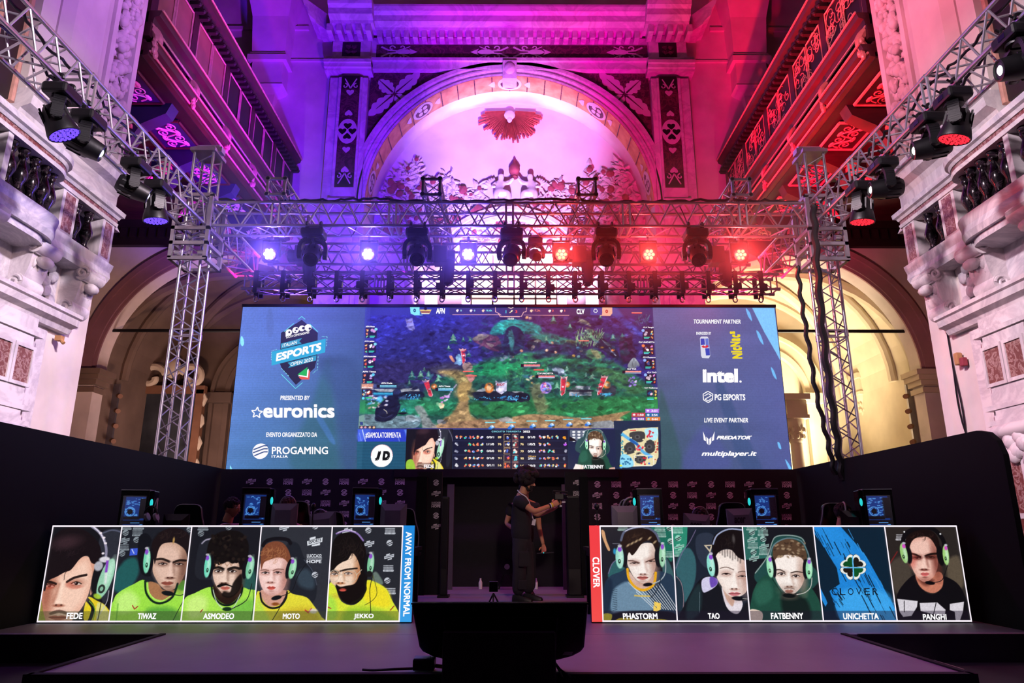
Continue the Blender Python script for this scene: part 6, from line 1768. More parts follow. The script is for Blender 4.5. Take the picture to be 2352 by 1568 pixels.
def pic_c2(b):
 b.p([(905,545),(1060,545),(1055,700),(1030,830),(925,825)],'2c8a70',6,1,False)
 marks(b,[(965,580,'H'),(970,660,'P'),(980,738,'E'),(985,812,'H')],'a8e0cc',.85)
 b.p([(1060,700),(1150,560),(1330,540),(1600,545),(1600,700),(1200,900)],'1a222e',10)
 b.p([(945,930),(1000,800),(1080,760),(1140,880),(1130,1100),(1030,1300),(960,1060)],'346068',14);b.p([(960,1060),(1010,1130),(1030,1300),(1010,1420),(970,1400)],'20303c',12)
 b.l([(948,960),(1010,800),(1080,700),(1140,580)],8,'7a6a90',5,.8);b.l([(950,1040),(1000,1110),(1022,1250),(1015,1400)],6,'c8a0a8',4,.7)
 b.p([(1150,640),(1280,610),(1350,720),(1340,930),(1230,950),(1150,820)],'2c3444',10);b.p([(1220,730),(1305,726),(1282,806)],'cdbda4',4,1,False);b.p([(1244,740),(1290,738),(1274,776)],'2c3444',4,1,False)
 b.p([(1020,1500),(1045,1300),(1150,1110),(1230,1045),(1340,1050),(1420,1180),(1500,1330),(1570,1400),(1640,1300),(1680,1500)],'14171c',6);b.p([(1060,1300),(1160,1120),(1200,1200),(1180,1400),(1060,1480)],'1f3236',30,.9)
 b.p([(1200,1080),(1270,1045),(1350,1070),(1345,1130),(1270,1185),(1210,1195)],'cfcae6',6);b.p([(1280,1048),(1352,1070),(1345,1125),(1290,1150)],'6a4ab0',8)
 b.p([(1395,1150),(1470,1220),(1560,1250),(1600,1320),(1560,1410),(1490,1400),(1430,1320)],'e2d8e0',6);b.p([(1400,1130),(1480,1210),(1520,1250),(1500,1340),(1440,1270)],'caa290',10)
 visage(b,[(1325,830),(1420,775),(1520,790),(1612,860),(1640,980),(1650,1150),(1605,1225),(1520,1250),(1450,1222),(1400,1150),(1350,1060),(1326,950)],
  'e6cfc6','fbefe8','b88c80',[(1438,1018),(1594,1042)],[[(1378,962),(1440,950),(1510,976)],[(1556,1000),(1600,992),(1640,1000)]],(1516,1158),(1520,1214,58),1.05,1,'6e564e','cc747c',8,'d8c8c4',.55)
 b.p([(1318,860),(1298,720),(1335,620),(1440,575),(1560,580),(1640,640),(1650,930),(1610,880),(1550,850),(1490,780),(1420,770),(1355,810)],'15100f',6)
 for k in range(9):b.l([(1372+k*26,766+k*6),(1376+k*25,806+k*10+(k%3)*10)],12,'15100f',12,.5)
 b.e(1510,670,14,40,'4a4444',14);strands(b,1460,680,130,80,20,'2a2220',9,60)
 b.l([(1310,720),(1350,630),(1460,572),(1600,580)],14,'9aa4c4',5)
 cup(b,1288,930,38,112,'8cdccc',-4,-1)
 b.e(1555,1262,62,22,'101216',5,4);b.l([(1600,1262),(1660,1270)],5,'a8a8a0',3)
 b.l([(1180,1200),(1178,1400)],5,'8aa0a8',4,.6)
def pic_d3(b):
 b.p([(-320,545),(-50,545),(-60,860),(-300,880)],'2c665c',8,1,False);b.p([(-100,545),(110,545),(60,640),(-30,720),(-60,860),(-90,700)],'17191e',10)
 marks(b,[(-220,552,'H'),(-110,556,'P'),(-218,606,'P'),(-110,606,'H'),(-214,668,'E'),(-108,670,'P'),(-208,734,'H'),(-100,736,'E'),(-202,800,'P'),(-98,796,'H'),(-196,852,'E')],'a8c8c0',.85)
 b.p([(-190,1010),(-70,850),(-20,700),(20,640),(150,628),(270,655),(312,760),(340,900),(420,1000),(430,1100),(300,1200),(0,1200),(-160,1110)],'204844',10)
 b.l([(-185,1010),(-70,850),(-22,705),(22,645),(150,634),(265,662),(300,720)],10,'a8b4b0',5,.8)
 b.p([(-260,1500),(-235,1340),(-200,1180),(-130,1060),(-20,1035),(60,1180),(130,1250),(230,1240),(330,1140),(420,1245),(455,1350),(485,1500)],'1e4a3c',6)
 b.p([(70,1210),(230,1230),(330,1300),(350,1490),(120,1490)],'101c19',40,.9);b.p([(-200,1210),(-120,1090),(-40,1100),(-20,1260),(-150,1330)],'2c6250',40,.8)
 b.p([(-240,1375),(-120,1398),(-130,1500),(-245,1500)],'e6cebe',6);b.l([(-30,1050),(40,1160),(90,1230)],8,'123028',5)
 visage(b,[(-5,860),(100,820),(200,825),(275,865),(294,950),(294,1060),(262,1150),(200,1212),(140,1226),(70,1165),(20,1080),(-6,980)],
  'ecd8ce','fbf2ec','b08a7a',[(70,1018),(210,1040)],[[(18,978),(60,978),(104,1002)],[(164,1008),(215,996),(274,1004)]],(148,1136),(146,1190,40),1.0,1,'3c2c26','b87868',11)
 b.e(150,1180,110,60,'8a7064',50,0,.3);b.l([(100,1164),(146,1158),(194,1168)],9,'6a5048',8,.7);b.e(140,1216,50,14,'5a443c',10,0,.7)
 b.p([(-8,900),(-12,760),(40,690),(150,665),(255,710),(312,800),(318,900),(296,930),(275,870),(200,835),(100,830),(20,862)],'57402f',6)
 r_=random.Random(5)
 for k in range(46):x=r_.uniform(0,295);y=r_.uniform(690,850);b.e(x,y,15,9,r_.choice(('8a7058','3c2c22','a48c70')),7,r_.uniform(-50,50),.8)
 b.l([(-45,860),(-5,730),(120,664),(260,690),(325,800),(340,870)],12,'5c7880',5)
 cup(b,340,970,33,100,'94dcac',6,1);cup(b,-42,950,32,104,'9ae0b4',-2,-1)
 b.l([(368,1060),(355,1150),(300,1205),(220,1225)],8,'b8b8b0',4);b.e(145,1236,62,22,'0e1412',5,4)
def pic_d4(b):
 b.p([(340,540),(640,540),(780,700),(900,850),(1010,1050),(1180,1370),(1210,1500),(650,1500),(590,1330),(540,1190),(640,1120),(610,960),(500,780)],'1f84d6',5,1,False)
 b.p([(650,1200),(1060,1190),(1180,1380),(1190,1490),(680,1490)],'44acf0',60,.8);b.p([(420,560),(600,560),(760,760),(640,900)],'2a90e0',60,.6)
 b.p([(430,1120),(500,1260),(520,1310),(500,1345),(440,1230)],'2288d8',5,1,False)
 r_=random.Random(12)
 for k in range(46):
  t=r_.random();x=400+560*t+r_.uniform(-40,250);y=560+880*t;L=r_.uniform(40,180)
  b.l([(x,y),(x+L*.5,y+L)],r_.uniform(3,11),r_.choice(('0a1c2c','0c2233','0a1828')),3,.95,False)
 for k in range(16):
  t=r_.random();x=660+480*t+r_.uniform(0,70);y=560+800*t;L=r_.uniform(30,110);b.l([(x,y),(x+L*.5,y+L)],r_.uniform(3,7),'3a9ae4',3,.9,False)
 for k in range(14):
  x=r_.uniform(540,650);y=r_.uniform(1080,1300);b.l([(x,y),(x+40,y+60)],r_.uniform(4,9),'0c2233',3,1,False)
 for sx,sy,gc in((-1,-1,'0d4c22'),(1,-1,'1d1a15'),(-1,1,'201812'),(1,1,'0c5226')):
  cx,cy=770+sx*2,952+sy*2
  for(k,c,off)in((1.34,'10222c',6),(1.26,'ebece4',10),(.92,gc,0)):
   pts=[]
   for j in range(28):
    t=2*PI*j/28;hx_,hy_=math.sin(t)**3,.81*math.cos(t)-.31*math.cos(2*t)-.12*math.cos(3*t)
    hy_+=.95;ang=math.atan2(sx,sy)
    u,v=hx_*62*k,hy_*62*(k if k<1 else 1.12)
    pts.append((cx+u*math.cos(ang)+v*math.sin(ang)+0,cy-u*math.sin(ang)+v*math.cos(ang)))
   b.p(pts,c,3,1,False)
 b.l([(764,850),(776,1060)],12,'62bcf4',3,1,False);b.l([(672,958),(880,958)],9,'62bcf4',3,1,False)
def pic_d5(b):
 b.p([(1110,960),(1230,850),(1330,950),(1330,1180),(1230,1230),(1150,1150)],'473e36',30);b.p([(1690,900),(1800,850),(1850,1100),(1800,1180),(1700,1100)],'5a4e40',30)
 b.l([(1120,930),(1200,800)],10,'8a2020',8,.8);marks(b,[(1236,655,'H')],'d0ccd4',.85)
 b.p([(1185,1510),(1190,1280),(1240,1150),(1370,1030),(1420,1140),(1500,1215),(1580,1215),(1640,1130),(1645,1045),(1780,1110),(1865,1250),(1940,1510)],'100e12',6)
 b.p([(1380,1030),(1480,1090),(1590,1000),(1645,1040),(1640,1150),(1570,1210),(1480,1195),(1410,1130)],'c47a62',8);b.p([(1420,1060),(1560,1080),(1500,1140),(1440,1120)],'5a2c24',30,.8)
 visage(b,[(1305,750),(1340,685),(1420,655),(1510,655),(1572,740),(1594,840),(1594,950),(1562,1040),(1500,1094),(1440,1094),(1380,1030),(1326,910)],
  'd89c8c','f2cabc','6a2c24',[(1392,862),(1524,856)],[[(1326,818),(1370,826),(1424,852)],[(1468,846),(1530,824),(1594,820)]],(1462,968),(1470,1022,42),.98,1,'160b09','dc6c6a',20,'b89890',.6)
 b.e(1345,880,40,70,'c44a40',40,0,.5);b.e(1392,858,50,18,'5a1c18',16,0,.55);b.e(1522,854,54,18,'3a1410',16,0,.6)
 b.p([(1300,830),(1280,690),(1330,600),(1450,570),(1560,610),(1610,710),(1612,850),(1580,760),(1515,665),(1420,650),(1340,700)],'190f0e',6);strands(b,1440,630,110,36,24,'3c2620',11,40)
 b.l([(1252,770),(1272,640),(1380,570),(1540,570),(1640,670),(1662,770)],42,'0f0d10',6);b.e(1620,624,8,8,'f0f0f4',5);b.e(1268,602,8,8,'f0f0f4',5)
 b.e(1310,830,34,90,'100e10',8);b.e(1622,840,36,100,'100e10',8)
 cup(b,1264,815,34,98,'96c474',-4,0,'d040c0');cup(b,1674,835,30,98,'9ccc74',3,0,'d040c0')
 b.e(1520,1112,48,18,'0c0a0c',5,6);b.l([(1560,1108),(1640,1080),(1690,940)],7,'141214',4)
 for pts in([(1200,1270),(1400,1292),(1394,1350),(1340,1440),(1260,1450),(1225,1400)],[(1420,1312),(1590,1306),(1672,1380),(1664,1440),(1560,1425),(1430,1392)],[(1714,1322),(1852,1300),(1842,1400),(1812,1490),(1772,1490),(1762,1400),(1714,1382)]):
  b.p(pts,'d6d0d8',5,1,False)
 b.l([(1268,1290),(1270,1400)],8,'18161a',3);b.l([(1580,1310),(1556,1420)],8,'18161a',3)
 # ---- rows of player portraits
def cropf(ox,oy,k):return lambda x,y:(ox+x/k,oy+y/k)
KA=4.238
cA,cB,cC,cD=cropf(60,1080,KA),cropf(520,1080,KA),cropf(1330,1080,KA),cropf(1780,1080,KA)
def full_to(H,c):return lambda x,y:H(*c(x,y))
def portrait_wall(s_,X0,X1,quad,divs_top,divs_bot,panes,strip,label):
 t=thing('portrait_screen',label,'LED screen',((X0+X1)/2,SY,0))
 zt=1.0
 MB().box2((X0,SY,.0),(X1,SY+.09,zt)).build('cabinet','black',t)
 Hm=homography(quad,[(X0,zt),(X1,zt),(X1,0.012),(X0,0.012)])
 lim=[Hm(px,quad[0][1])[0]for px in divs_top]
 art=Art();Y=lambda u,v,l:(u,SY-.006-.0015*l,v)
 zb=.012
 for i,(fn,bg,cr,nm,lab,tb)in enumerate(panes):
  xa,xb=lim[i],lim[i+1];w=176;h=226
  cv=Canvas(w,h,bg)
  f=lambda x,y,xa=xa,xb=xb:((lambda q:((q[0]-xa)/(xb-xa)*(w-1),(zt-q[1])/(zt-zb)*(h-1)))(Hm(*cr(x,y))))
  b=Brush(cv,f);fn(b)
  cv.clip=(0,0,w,h)
  y0=int(h*.888)
  cv.poly([(0,y0),(w,y0),(w,h),(0,h)],'38402c' if s_<0 else '20182a',.5,.42)
  cv.noise(.05,2)
  o=led_picture(cv,'portrait_picture',lambda u,v,xa=xa,xb=xb:np.stack([xa+(xb-xa)*u,np.full_like(u,SY-.004),zb+(zt-zb)*v],1),t)
  o['label']=lab
  q=[Hm(*cr(*p))for p in tb];art.lv=2
  art.text(nm,q,(1.0,.98,1.0),.035)
  if nm=='UNICHETTA':
   art.lv=1
   for k,ch in enumerate('CLOVER'):
    x0=556+k*80;art.text(ch,[Hm(*cD(*p))for p in((x0,1162),(x0+54,1162),(x0+58,1230),(x0+4,1230))],(.004,.01,.02),.0)
  if nm=='MOTO':
   art.lv=1
   art.text('ESPORTS',[Hm(*cB(*p))for p in((806,676),(928,648),(926,678),(806,706))],(.03,.035,.05),.03)
   art.text('LUCCA22',[Hm(*cB(*p))for p in((788,806),(932,806),(932,838),(788,838))],(.66,.68,.74),.03)
   art.text('HOPE',[Hm(*cB(*p))for p in((785,862),(930,862),(930,894),(785,894))],(.66,.68,.74),.04)
  if nm=='PHASTORM':
   art.lv=1;art.text('Phastorm',[Hm(*cC(*p))for p in((542,1222),(690,1228),(690,1246),(542,1240))],(.7,.48,.1),.02)
   # white borders
 art.lv=3;wd=.016;wc=(1.0,.92,1.0)
 for x in lim:art.line([(x,zb),(x,zt)],wd*.8,wc)
 art.line([(lim[0],zt-.006),(lim[-1],zt-.006)],wd,wc);art.line([(lim[0],zb+.008),(lim[-1],zb+.008)],wd,wc)
 art.build('name_lettering',Y,t)
 # team strip
 xa,xb,c0,c1,txt,tq,cr=strip
 cv=Canvas(20,120);cv.vgrad(0,0,20,120,c0,c0,c1,c1)
 xa,xb=(lim[-1],X1)if s_<0 else(X0,lim[0])
 o=led_picture(cv,'team_strip',lambda u,v:np.stack([xa+(xb-xa)*u,np.full_like(u,SY-.004),zb+(zt-zb)*v],1),t)
 o['label']=('blue' if s_<0 else 'red')+' team strip with vertical lettering'
 art=Art();art.lv=2;art.text(txt,[Hm(*cr(*p))for p in tq],(1.0,.98,1.0),.03)
 art.build('team_lettering',Y,t)
 return t
XL0=P(127,1204,SY).x;XL1=P(953.5,1204,SY).x;XR0=P(1353.6,1206,SY).x;XR1=P(2198,1207,SY).x
def tb(x0,x1,y0,y1,s=0):return[(x0,y0),(x1,y0),(x1-s,y1),(x0-s,y1)]
LEFT=[(pic_a1,'18171d',cA,'FEDE','close-up of a dark-haired face with a mint headset cup',tb(406,562,1386,1448,8)),
 (pic_a2,'1e2028',cA,'TIWAZ','portrait with slicked dark hair and a lime shirt',tb(1096,1276,1390,1450,8)),
 (pic_b3,'1a1b22',cB,'ASMODEO','portrait with big curly black hair and a lime shirt',tb(1732-1949.5,2032-1949.5,1390,1450,6)),
 (pic_b4,'2e3038',cB,'MOTO','portrait with light brown hair and a yellow shirt',tb(554,720,1392,1448,3)),
 (pic_b5,'26282f',cB,'JEKKO','portrait with glasses and a dark beard',tb(1246,1440,1394,1454,3))]
portrait_wall(-1,XL0,XL1,[(127.2,1204),(953.5,1203),(946.2,1429),(88,1429.5)],[127.2,284.2,443.4,602.6,764.6,926.3],None,LEFT,
 (0,0,'1f86d8','3aa0e8','AWAY FROM NORMAL',[(1810,580),(1790,1420),(1724,1424),(1750,584)],cB),'left row of five lit player portraits with a blue strip')
RIGHT=[(pic_c1,'1e1e26',cC,'PHASTORM','portrait with dark wavy hair and a striped blue jersey',tb(426,764,1406,1468,-6)),
 (pic_c2,'1c2430',cC,'TAO','portrait with straight black hair and a dark jacket',tb(1256,1370,1406,1466,-6)),
 (pic_d3,'15181c',cC,'FATBENNY','portrait with short brown hair and a green polo',tb(1870,2187,1406,1468,-6)),
 (pic_d4,'0c2233',cD,'UNICHETTA','blue brush stroke emblem with a white four-leaf clover',tb(668,1014,1410,1474,-6)),
 (pic_d5,'2a2422',cD,'PANGHI','portrait with short dark hair and a black printed shirt',tb(1446,1676,1420,1480,-6))]
# in the D crop frame the third portrait's shapes are given; its name sits in the C crop
_c3=RIGHT[2]
RIGHT[2]=(lambda b:pic_d3(Brush(b.c,lambda x,y:b.f(x+1907.1,y),b.cl)),*_c3[1:])
portrait_wall(1,XR0,XR1,[(1353.6,1205.5),(2198,1207.5),(2234,1434),(1359.8,1432.5)],[1378.4,1543.6,1705.7,1868.6,2032.6,2197.4],None,RIGHT,
 (0,0,'f03840','f4504c','CLOVER',[(200,846),(206,1152),(140,1152),(130,846)],cC),'right row of five lit player portraits with a red strip')
# ================================================================== the big hanging screen
SQ=[(557.5,708),(1783.5,704),(1817,1080),(521.5,1078)]
sz1=(P(557.5,706,SCR_Y).z+P(1783.5,706,SCR_Y).z)/2;sz0=P(1170,1079,SCR_Y).z
sx0=(P(557.5,706,SCR_Y).x+P(521.5,1078,SCR_Y).x)/2;sx1=(P(1783.5,706,SCR_Y).x+P(1817,1080,SCR_Y).x)/2
t=thing('big_screen','wide LED screen hanging over the stage with a game and sponsor names','LED screen',((sx0+sx1)/2,SCR_Y,sz0))
MB().box2((sx0-.01,SCR_Y,sz0),(sx1+.01,SCR_Y+.12,sz1)).build('cabinet','black',t)
MB().box2((sx0-.01,SCR_Y-.03,sz1),(sx1+.01,SCR_Y+.1,sz1+.055)).build('top_rail','black',t)
HS=homography(SQ,[(sx0,sz1),(sx1,sz1),(sx1,sz0),(sx0,sz0)])
BW,BH=1240,378
cv=Canvas(BW,BH,'3c5490');cv.rs=np.random.RandomState(9)
def s2c(x,y):
 u,v=HS(x,y);return((u-sx0)/(sx1-sx0)*(BW-1),(sz1-v)/(sz1-sz0)*(BH-1))
e4=cropf(500,680,3.36);e5=cropf(1150,680,3.36);g1=cropf(820,700,6.72);g2=cropf(1160,700,6.533);g3=cropf(820,880,6.72);g4=cropf(1160,880,6.533)
fb=lambda c:(lambda x,y:s2c(*c(x,y)))
B0=Brush(cv,s2c);E4=Brush(cv,fb(e4));E5=Brush(cv,fb(e5))
gx0=int(s2c(838,900)[0]);gx1=int(s2c(1503,900)[0])
cv.vgrad(0,0,gx0,BH,'5a74cc','3d4c94','4672ac','2e5468')
cv.vgrad(gx1,0,BW,BH,'5c6096','565c98','3a5268','4a5490')
# ghosted swooshes of the side panels
E4.p([(380,130),(410,110),(430,260),(400,330),(375,240)],'4a5ea0',20,.5);E4.p([(600,1340),(560,1180),(700,900),(830,500),(880,640),(900,1100),(880,1340)],'2c5a6a',50,.55)
E4.p([(720,880),(800,940),(900,1120),(860,1120)],'3f6aa8',12,.7);E4.p([(760,520),(1000,480),(1100,700),(1060,1340),(960,1340),(900,800)],'33487c',60,.6)
E5.p([(1215,740),(1290,900),(1390,1340),(1210,1340)],'35545c',30,.8);E5.p([(1650,690),(1710,670),(1900,1100),(2010,1340),(1860,1340),(1740,1000)],'364c78',24,.7);E5.p([(1380,1330),(1560,1000),(1760,1260),(1700,1340)],'4c5296',50,.6)
for j in range(0,BH,4):cv.a[j:j+1,:gx0]*=.93;cv.a[j:j+1,gx1:]*=.95
cv.noise(.05,26,0,0,gx0,BH,4);cv.noise(.05,26,gx1,0,BW,BH,4)
# light blue shards
E4.p([(178,330),(186,316),(200,340),(204,376),(190,394),(176,370)],'7fd0f4',3);E4.p([(104,1300),(126,1340),(104,1340)],'7fd0f4',3,1,False)
E5.p([(1948,82),(2122,82),(2166,498),(2130,430),(2040,270)],'78bcf2',3,1,False);E5.p([(1898,86),(1930,120),(1946,184),(1916,150)],'6ab0ee',3)
for pts in([(1978,258),(2010,290),(2034,370),(2000,330)],[(2088,546),(2112,570),(2134,640),(2106,610)],[(2132,1128),(2150,1136),(2162,1180),(2142,1172)],[(2190,1262),(2216,1290),(2244,1344),(2222,1344)]):E5.p(pts,'6ab4ee',3)
# ---- the game picture
gclip=(gx0-12,0,gx1+4,int(s2c(1170,985)[1]))
def G(c):return Brush(cv,fb(c),gclip)
G1,G2,G3,G4=G(g1),G(g2),G(g3),G(g4)
gq=[s2c(840,700),s2c(1497,700),s2c(1512,986),s2c(823,986)]
cv.clip=(0,0,BW,BH);cv.poly(gq,'323278',.6)
def blotch(b,n,box,cols,r0,r1,seed,al=.5,flat=.5,soft=1.2):
 r_=random.Random(seed)
 for _ in range(n):
  x=r_.uniform(box[0],box[2]);y=r_.uniform(box[1],box[3]);r=r_.uniform(r0,r1)
  b.e(x,y,r,r*flat,r_.choice(cols),r*soft,r_.uniform(-25,25),al)
G1.p([(100,0),(1500,0),(1500,700),(300,900),(100,600)],'2e34a0',300,.8);G1.p([(300,600),(1700,300),(1500,1000),(400,1200)],'2b2f70',200,.9)
G2.p([(-300,0),(2250,0),(2250,900),(-300,900)],'33305e',200,.8,False)
G1.p([(300,900),(1400,900),(1500,1300),(200,1300)],'302c52',120,.8)
G2.p([(300,150),(1200,60),(1500,600),(900,700),(300,500)],'3e2e50',160,.6)
# ground, back to front
G1.p([(2040,470),(2080,330),(2230,240),(2480,230),(2800,330),(2760,450),(2400,440)],'1c8e7e',30);G1.p([(2100,330),(2300,270),(2500,300),(2300,400)],'38c0a0',40,.7)
G2.p([(350,480),(560,420),(900,500),(1060,570),(900,600),(560,560)],'2c8a6c',50,.9);G2.p([(860,540),(960,530),(1050,560),(960,590)],'a08448',30,.7)
G2.p([(-500,900),(-200,800),(100,760),(300,715),(700,730),(1100,790),(1500,820),(1700,900),(2000,1100),(2250,1300),(2250,1900),(-1200,1900),(-1200,1250)],'24694c',60)
G2.p([(-100,860),(200,740),(600,740),(1000,800),(900,900),(300,960)],'30965c',70,.9);G2.p([(1160,740),(1250,660),(1380,690),(1480,780),(1320,820)],'4c8a58',16,.95);G2.p([(1260,670),(1350,680),(1420,790),(1340,800)],'9a9a68',24,.8)
G2.p([(600,900),(1100,850),(1700,1000),(2050,1250),(1500,1100),(900,1000)],'24523e',60,.8);G2.p([(1280,940),(1700,1010),(2100,1280),(1800,1330),(1500,1080)],'4c8a4c',40,.6);G2.p([(1080,860),(1460,880),(1480,940),(1150,900)],'35a06a',30,.7)
G2.p([(-420,1020),(-100,900),(300,960),(600,980),(400,1060),(-200,1080)],'2ca05c',60,.7)
G1.p([(1650,980),(2000,900),(2352,870),(2500,960),(2300,1060),(1900,1090),(1700,1060)],'1f9a58',40,.9);G1.p([(1050,1000),(1400,900),(1700,980),(1500,1080),(1200,1070)],'3c3f4c',70,.8)
G1.p([(1200,1040),(1500,1010),(1700,1100),(1750,1280),(1900,1411),(1480,1420),(1500,1180)],'a49252',60,.9)
# trees and ledges of the jungle wall
def tree(b,x,y,h,col,dk='1c4a44'):
 for k,wd in enumerate((.22,.34,.44)):
  yy=y-h+h*(.12+.25*k)
  b.p([(x,yy-h*.14),(x+h*wd,yy+h*.25),(x,yy+h*.18),(x-h*wd,yy+h*.25)],dk if k==2 else col,5,.95,False)
 b.p([(x-h*.04,y-h),(x+h*.12,y-h*.5),(x-h*.1,y-h*.4)],'c4dcb0',6,.45,False)
rt=random.Random(21)
for(b,x,y,h)in((G1,1455,640,190),(G1,1610,590,90),(G1,1715,600,100),(G1,1385,720,90),(G1,820,1200,180),(G1,955,1190,170),(G1,1075,1190,170),(G1,1010,1060,90),(G1,1225,1260,170),(G1,1690,830,120),(G1,780,1280,110),(G1,2350,800,160),
 (G2,70,620,250),(G2,700,310,150),(G2,590,590,120),(G2,950,390,110),(G2,740,590,80),(G2,880,600,80),(G2,1600,570,150),(G2,1740,570,150),(G2,1410,220,80),(G2,610,1040,110),(G2,900,1060,140),(G2,740,1160,180),(G2,1190,1140,130),(G2,1280,1180,160),(G2,1000,1240,160),(G2,750,1330,170),(G2,1150,640,70),(G2,45,760,100)):
 tree(b,x,y,h,rt.choice(('3f8a72','58a878','6ab08a','348070')))
G1.p([(1750,540),(1880,460),(2000,460),(2150,500),(2200,680),(2100,720),(1900,640)],'5a3a4a',16);G1.p([(1745,530),(1890,455),(2010,470),(1950,520),(1850,560)],'8f8a74',20,.9);G1.p([(1960,590),(2080,620),(2040,660)],'94887c',12,.8)
G2.p([(-20,400),(60,320),(150,330),(220,390),(260,480),(240,660),(100,720),(-60,680)],'1d2a44',14);G2.p([(20,420),(72,380),(110,560),(60,700)],'3c8a80',20,.9)
G2.p([(300,560),(420,510),(520,540),(420,620),(340,700)],'2a2e3e',10);G2.p([(400,540),(460,520),(510,545),(430,560)],'9aa084',8);G2.p([(360,640),(400,600),(420,640),(370,690)],'8a8478',8)
blotch(G2,46,(430,580,1180,800),('1c2838','243044','3a4858','182434'),20,60,3,.8,.5)
for x,y,c in((215,690,'e8a06a'),(595,684,'d8b488'),(730,710,'c89468'),(1115,690,'e0a878'),(1000,765,'c8a040'),(1075,775,'5aa090'),(80,790,'d09468'),(1195,570,'2ac08a'),(1070,648,'4ac8f0'),(300,190,'d8a060'),(350,200,'a08070'),(680,570,'c88a5a')):
 G2.e(x,y,26,20,c,12,rt.uniform(-30,30));G2.e(x-6,y-8,8,6,'fff0d8',6,0,.7)
G2.p([(1080,225),(1160,220),(1230,260),(1270,320),(1180,290)],'8a8a6a',12,.9);G2.p([(1180,330),(1330,380),(1420,440),(1300,450)],'6a5048',30,.8)
rg=random.Random(31)
for _ in range(150):
 x=rg.uniform(1040,1430);y=rg.uniform(420,640);L=rg.uniform(50,110);a=rg.uniform(-.6,.6)
 G2.l([(x,y),(x+L*math.sin(a),y-L*math.cos(a))],7,rg.choice(('8ac87a','5c9c68','a8d88a','447c58')),4,.8)
for _ in range(70):
 x=rg.uniform(-10,260);y=rg.uniform(1000,1180);L=rg.uniform(40,90);a=rg.uniform(-.7,.7)
 G2.l([(x,y),(x+L*math.sin(a),y-L*math.cos(a))],6,rg.choice(('4a9a5a','2c6a48','6ab46a')),4,.7)
for _ in range(34):
 x=rg.uniform(1950,2200);y=rg.uniform(180,310);L=rg.uniform(40,90);a=rg.uniform(-.7,.7)
 G2.l([(x,y),(x+L*math.sin(a),y-L*math.cos(a))],5,rg.choice(('4a8a88','2c5a68')),4,.7)
G2.p([(1360,600),(1430,500),(1520,560),(1680,720),(1660,800),(1560,760)],'23283c',10);G2.p([(1420,510),(1520,570),(1560,610),(1500,600)],'6a7a84',8);G2.l([(1540,640),(1600,720),(1640,760)],16,'98a4a8',8);G2.e(1600,675,28,22,'f08030',10);G2.e(1430,640,26,12,'d8a050',10)
G2.p([(1480,60),(1640,30),(1780,180),(2060,440),(1900,420),(1700,240)],'3a58b0',40,.55);G2.p([(1700,500),(1800,480),(1890,420),(1900,600),(1960,700),(1900,860),(1740,860),(1700,700)],'35263f',30)
G2.p([(1820,900),(1910,790),(1990,880),(1980,930),(1850,950)],'8c9c94',8);G2.l([(1910,800),(1880,940)],5,'5c6a6a',4);G2.l([(1915,800),(1940,940)],5,'5c6a6a',4);G2.p([(670,960),(760,940),(860,980),(830,1050),(740,1030)],'9ab0b4',6);G2.p([(740,1030),(830,1040),(790,1070)],'4a6070',8)
# lower stretch
G3.p([(0,0),(2352,0),(2352,720),(0,720)],'2a4a48',20,.35,False)
G3.p([(-20,300),(300,250),(700,260),(1300,230),(1560,300),(1500,480),(1100,500),(600,520),(0,470)],'237a4c',60,.9);G3.p([(650,300),(900,280),(1000,400),(800,480),(620,380)],'2aa086',70,.7)
G3.p([(1700,300),(2352,260),(2400,520),(1900,520),(1650,440)],'2c7c40',60,.9);G4.p([(-100,250),(500,220),(1000,260),(1700,200),(2300,260),(2300,560),(1500,520),(700,470),(0,480)],'2a7e42',60,.95)
blotch(G4,40,(-60,280,2280,460),('36944a','1f6a3c','4aa858','1c5a38'),40,130,6,.5,.35);blotch(G3,30,(20,280,1500,470),('2c8a4a','1c5c40','3aa060'),40,120,7,.5,.4)
G3.p([(1560,230),(1680,220),(1700,420),(1760,520),(1950,600),(1700,720),(1100,720),(1300,560),(1460,440)],'a68c56',40,.95);G3.p([(1560,0),(1740,0),(1680,180),(1700,260),(1560,280),(1520,160)],'b49a54',30,.9)
G3.p([(1250,640),(1500,600),(2352,560),(2352,730),(1200,730)],'ac8a5c',20,.9)
G4.p([(-80,560),(300,470),(700,480),(1100,520),(1500,470),(1850,420),(1700,520),(1600,700),(-80,700)],'b08c5a',20,.9);G4.p([(340,30),(520,20),(560,200),(620,360),(480,460),(400,300)],'9a8a5c',40,.6)
G3.p([(0,520),(300,480),(640,510),(860,490),(960,560),(900,680),(640,720),(0,720)],'6c8c88',14);G3.p([(740,500),(860,510),(930,570),(720,590)],'8aa098',8);G3.p([(860,380),(980,360),(1100,560),(1210,700),(1000,720),(960,560)],'9a9e90',24,.8);G3.p([(1210,570),(1300,570),(1340,620),(1230,640)],'9aa49a',8)
for pts in([(0,600),(280,610),(530,610),(620,680)],[(280,610),(300,540)],[(530,610),(560,540),(720,590)],[(620,680),(860,600),(960,570)],[(720,500),(720,590)]):G3.l(pts,6,'3c5254',4,.9,False)
for pts in([(580,480),(660,540),(800,580)],[(1010,640),(1140,620),(1150,590)],[(1180,560),(1340,680)],[(1410,570),(1460,690)],[(740,640),(800,590)]):G4.l(pts,7,'54503c',4,.9)
G4.p([(1260,600),(1420,570),(1590,570),(1600,690),(1300,690)],'8a9a94',10,.85)
G3.p([(2150,560),(2250,520),(2352,540),(2352,610),(2200,600)],'a4aa98',8,.9)
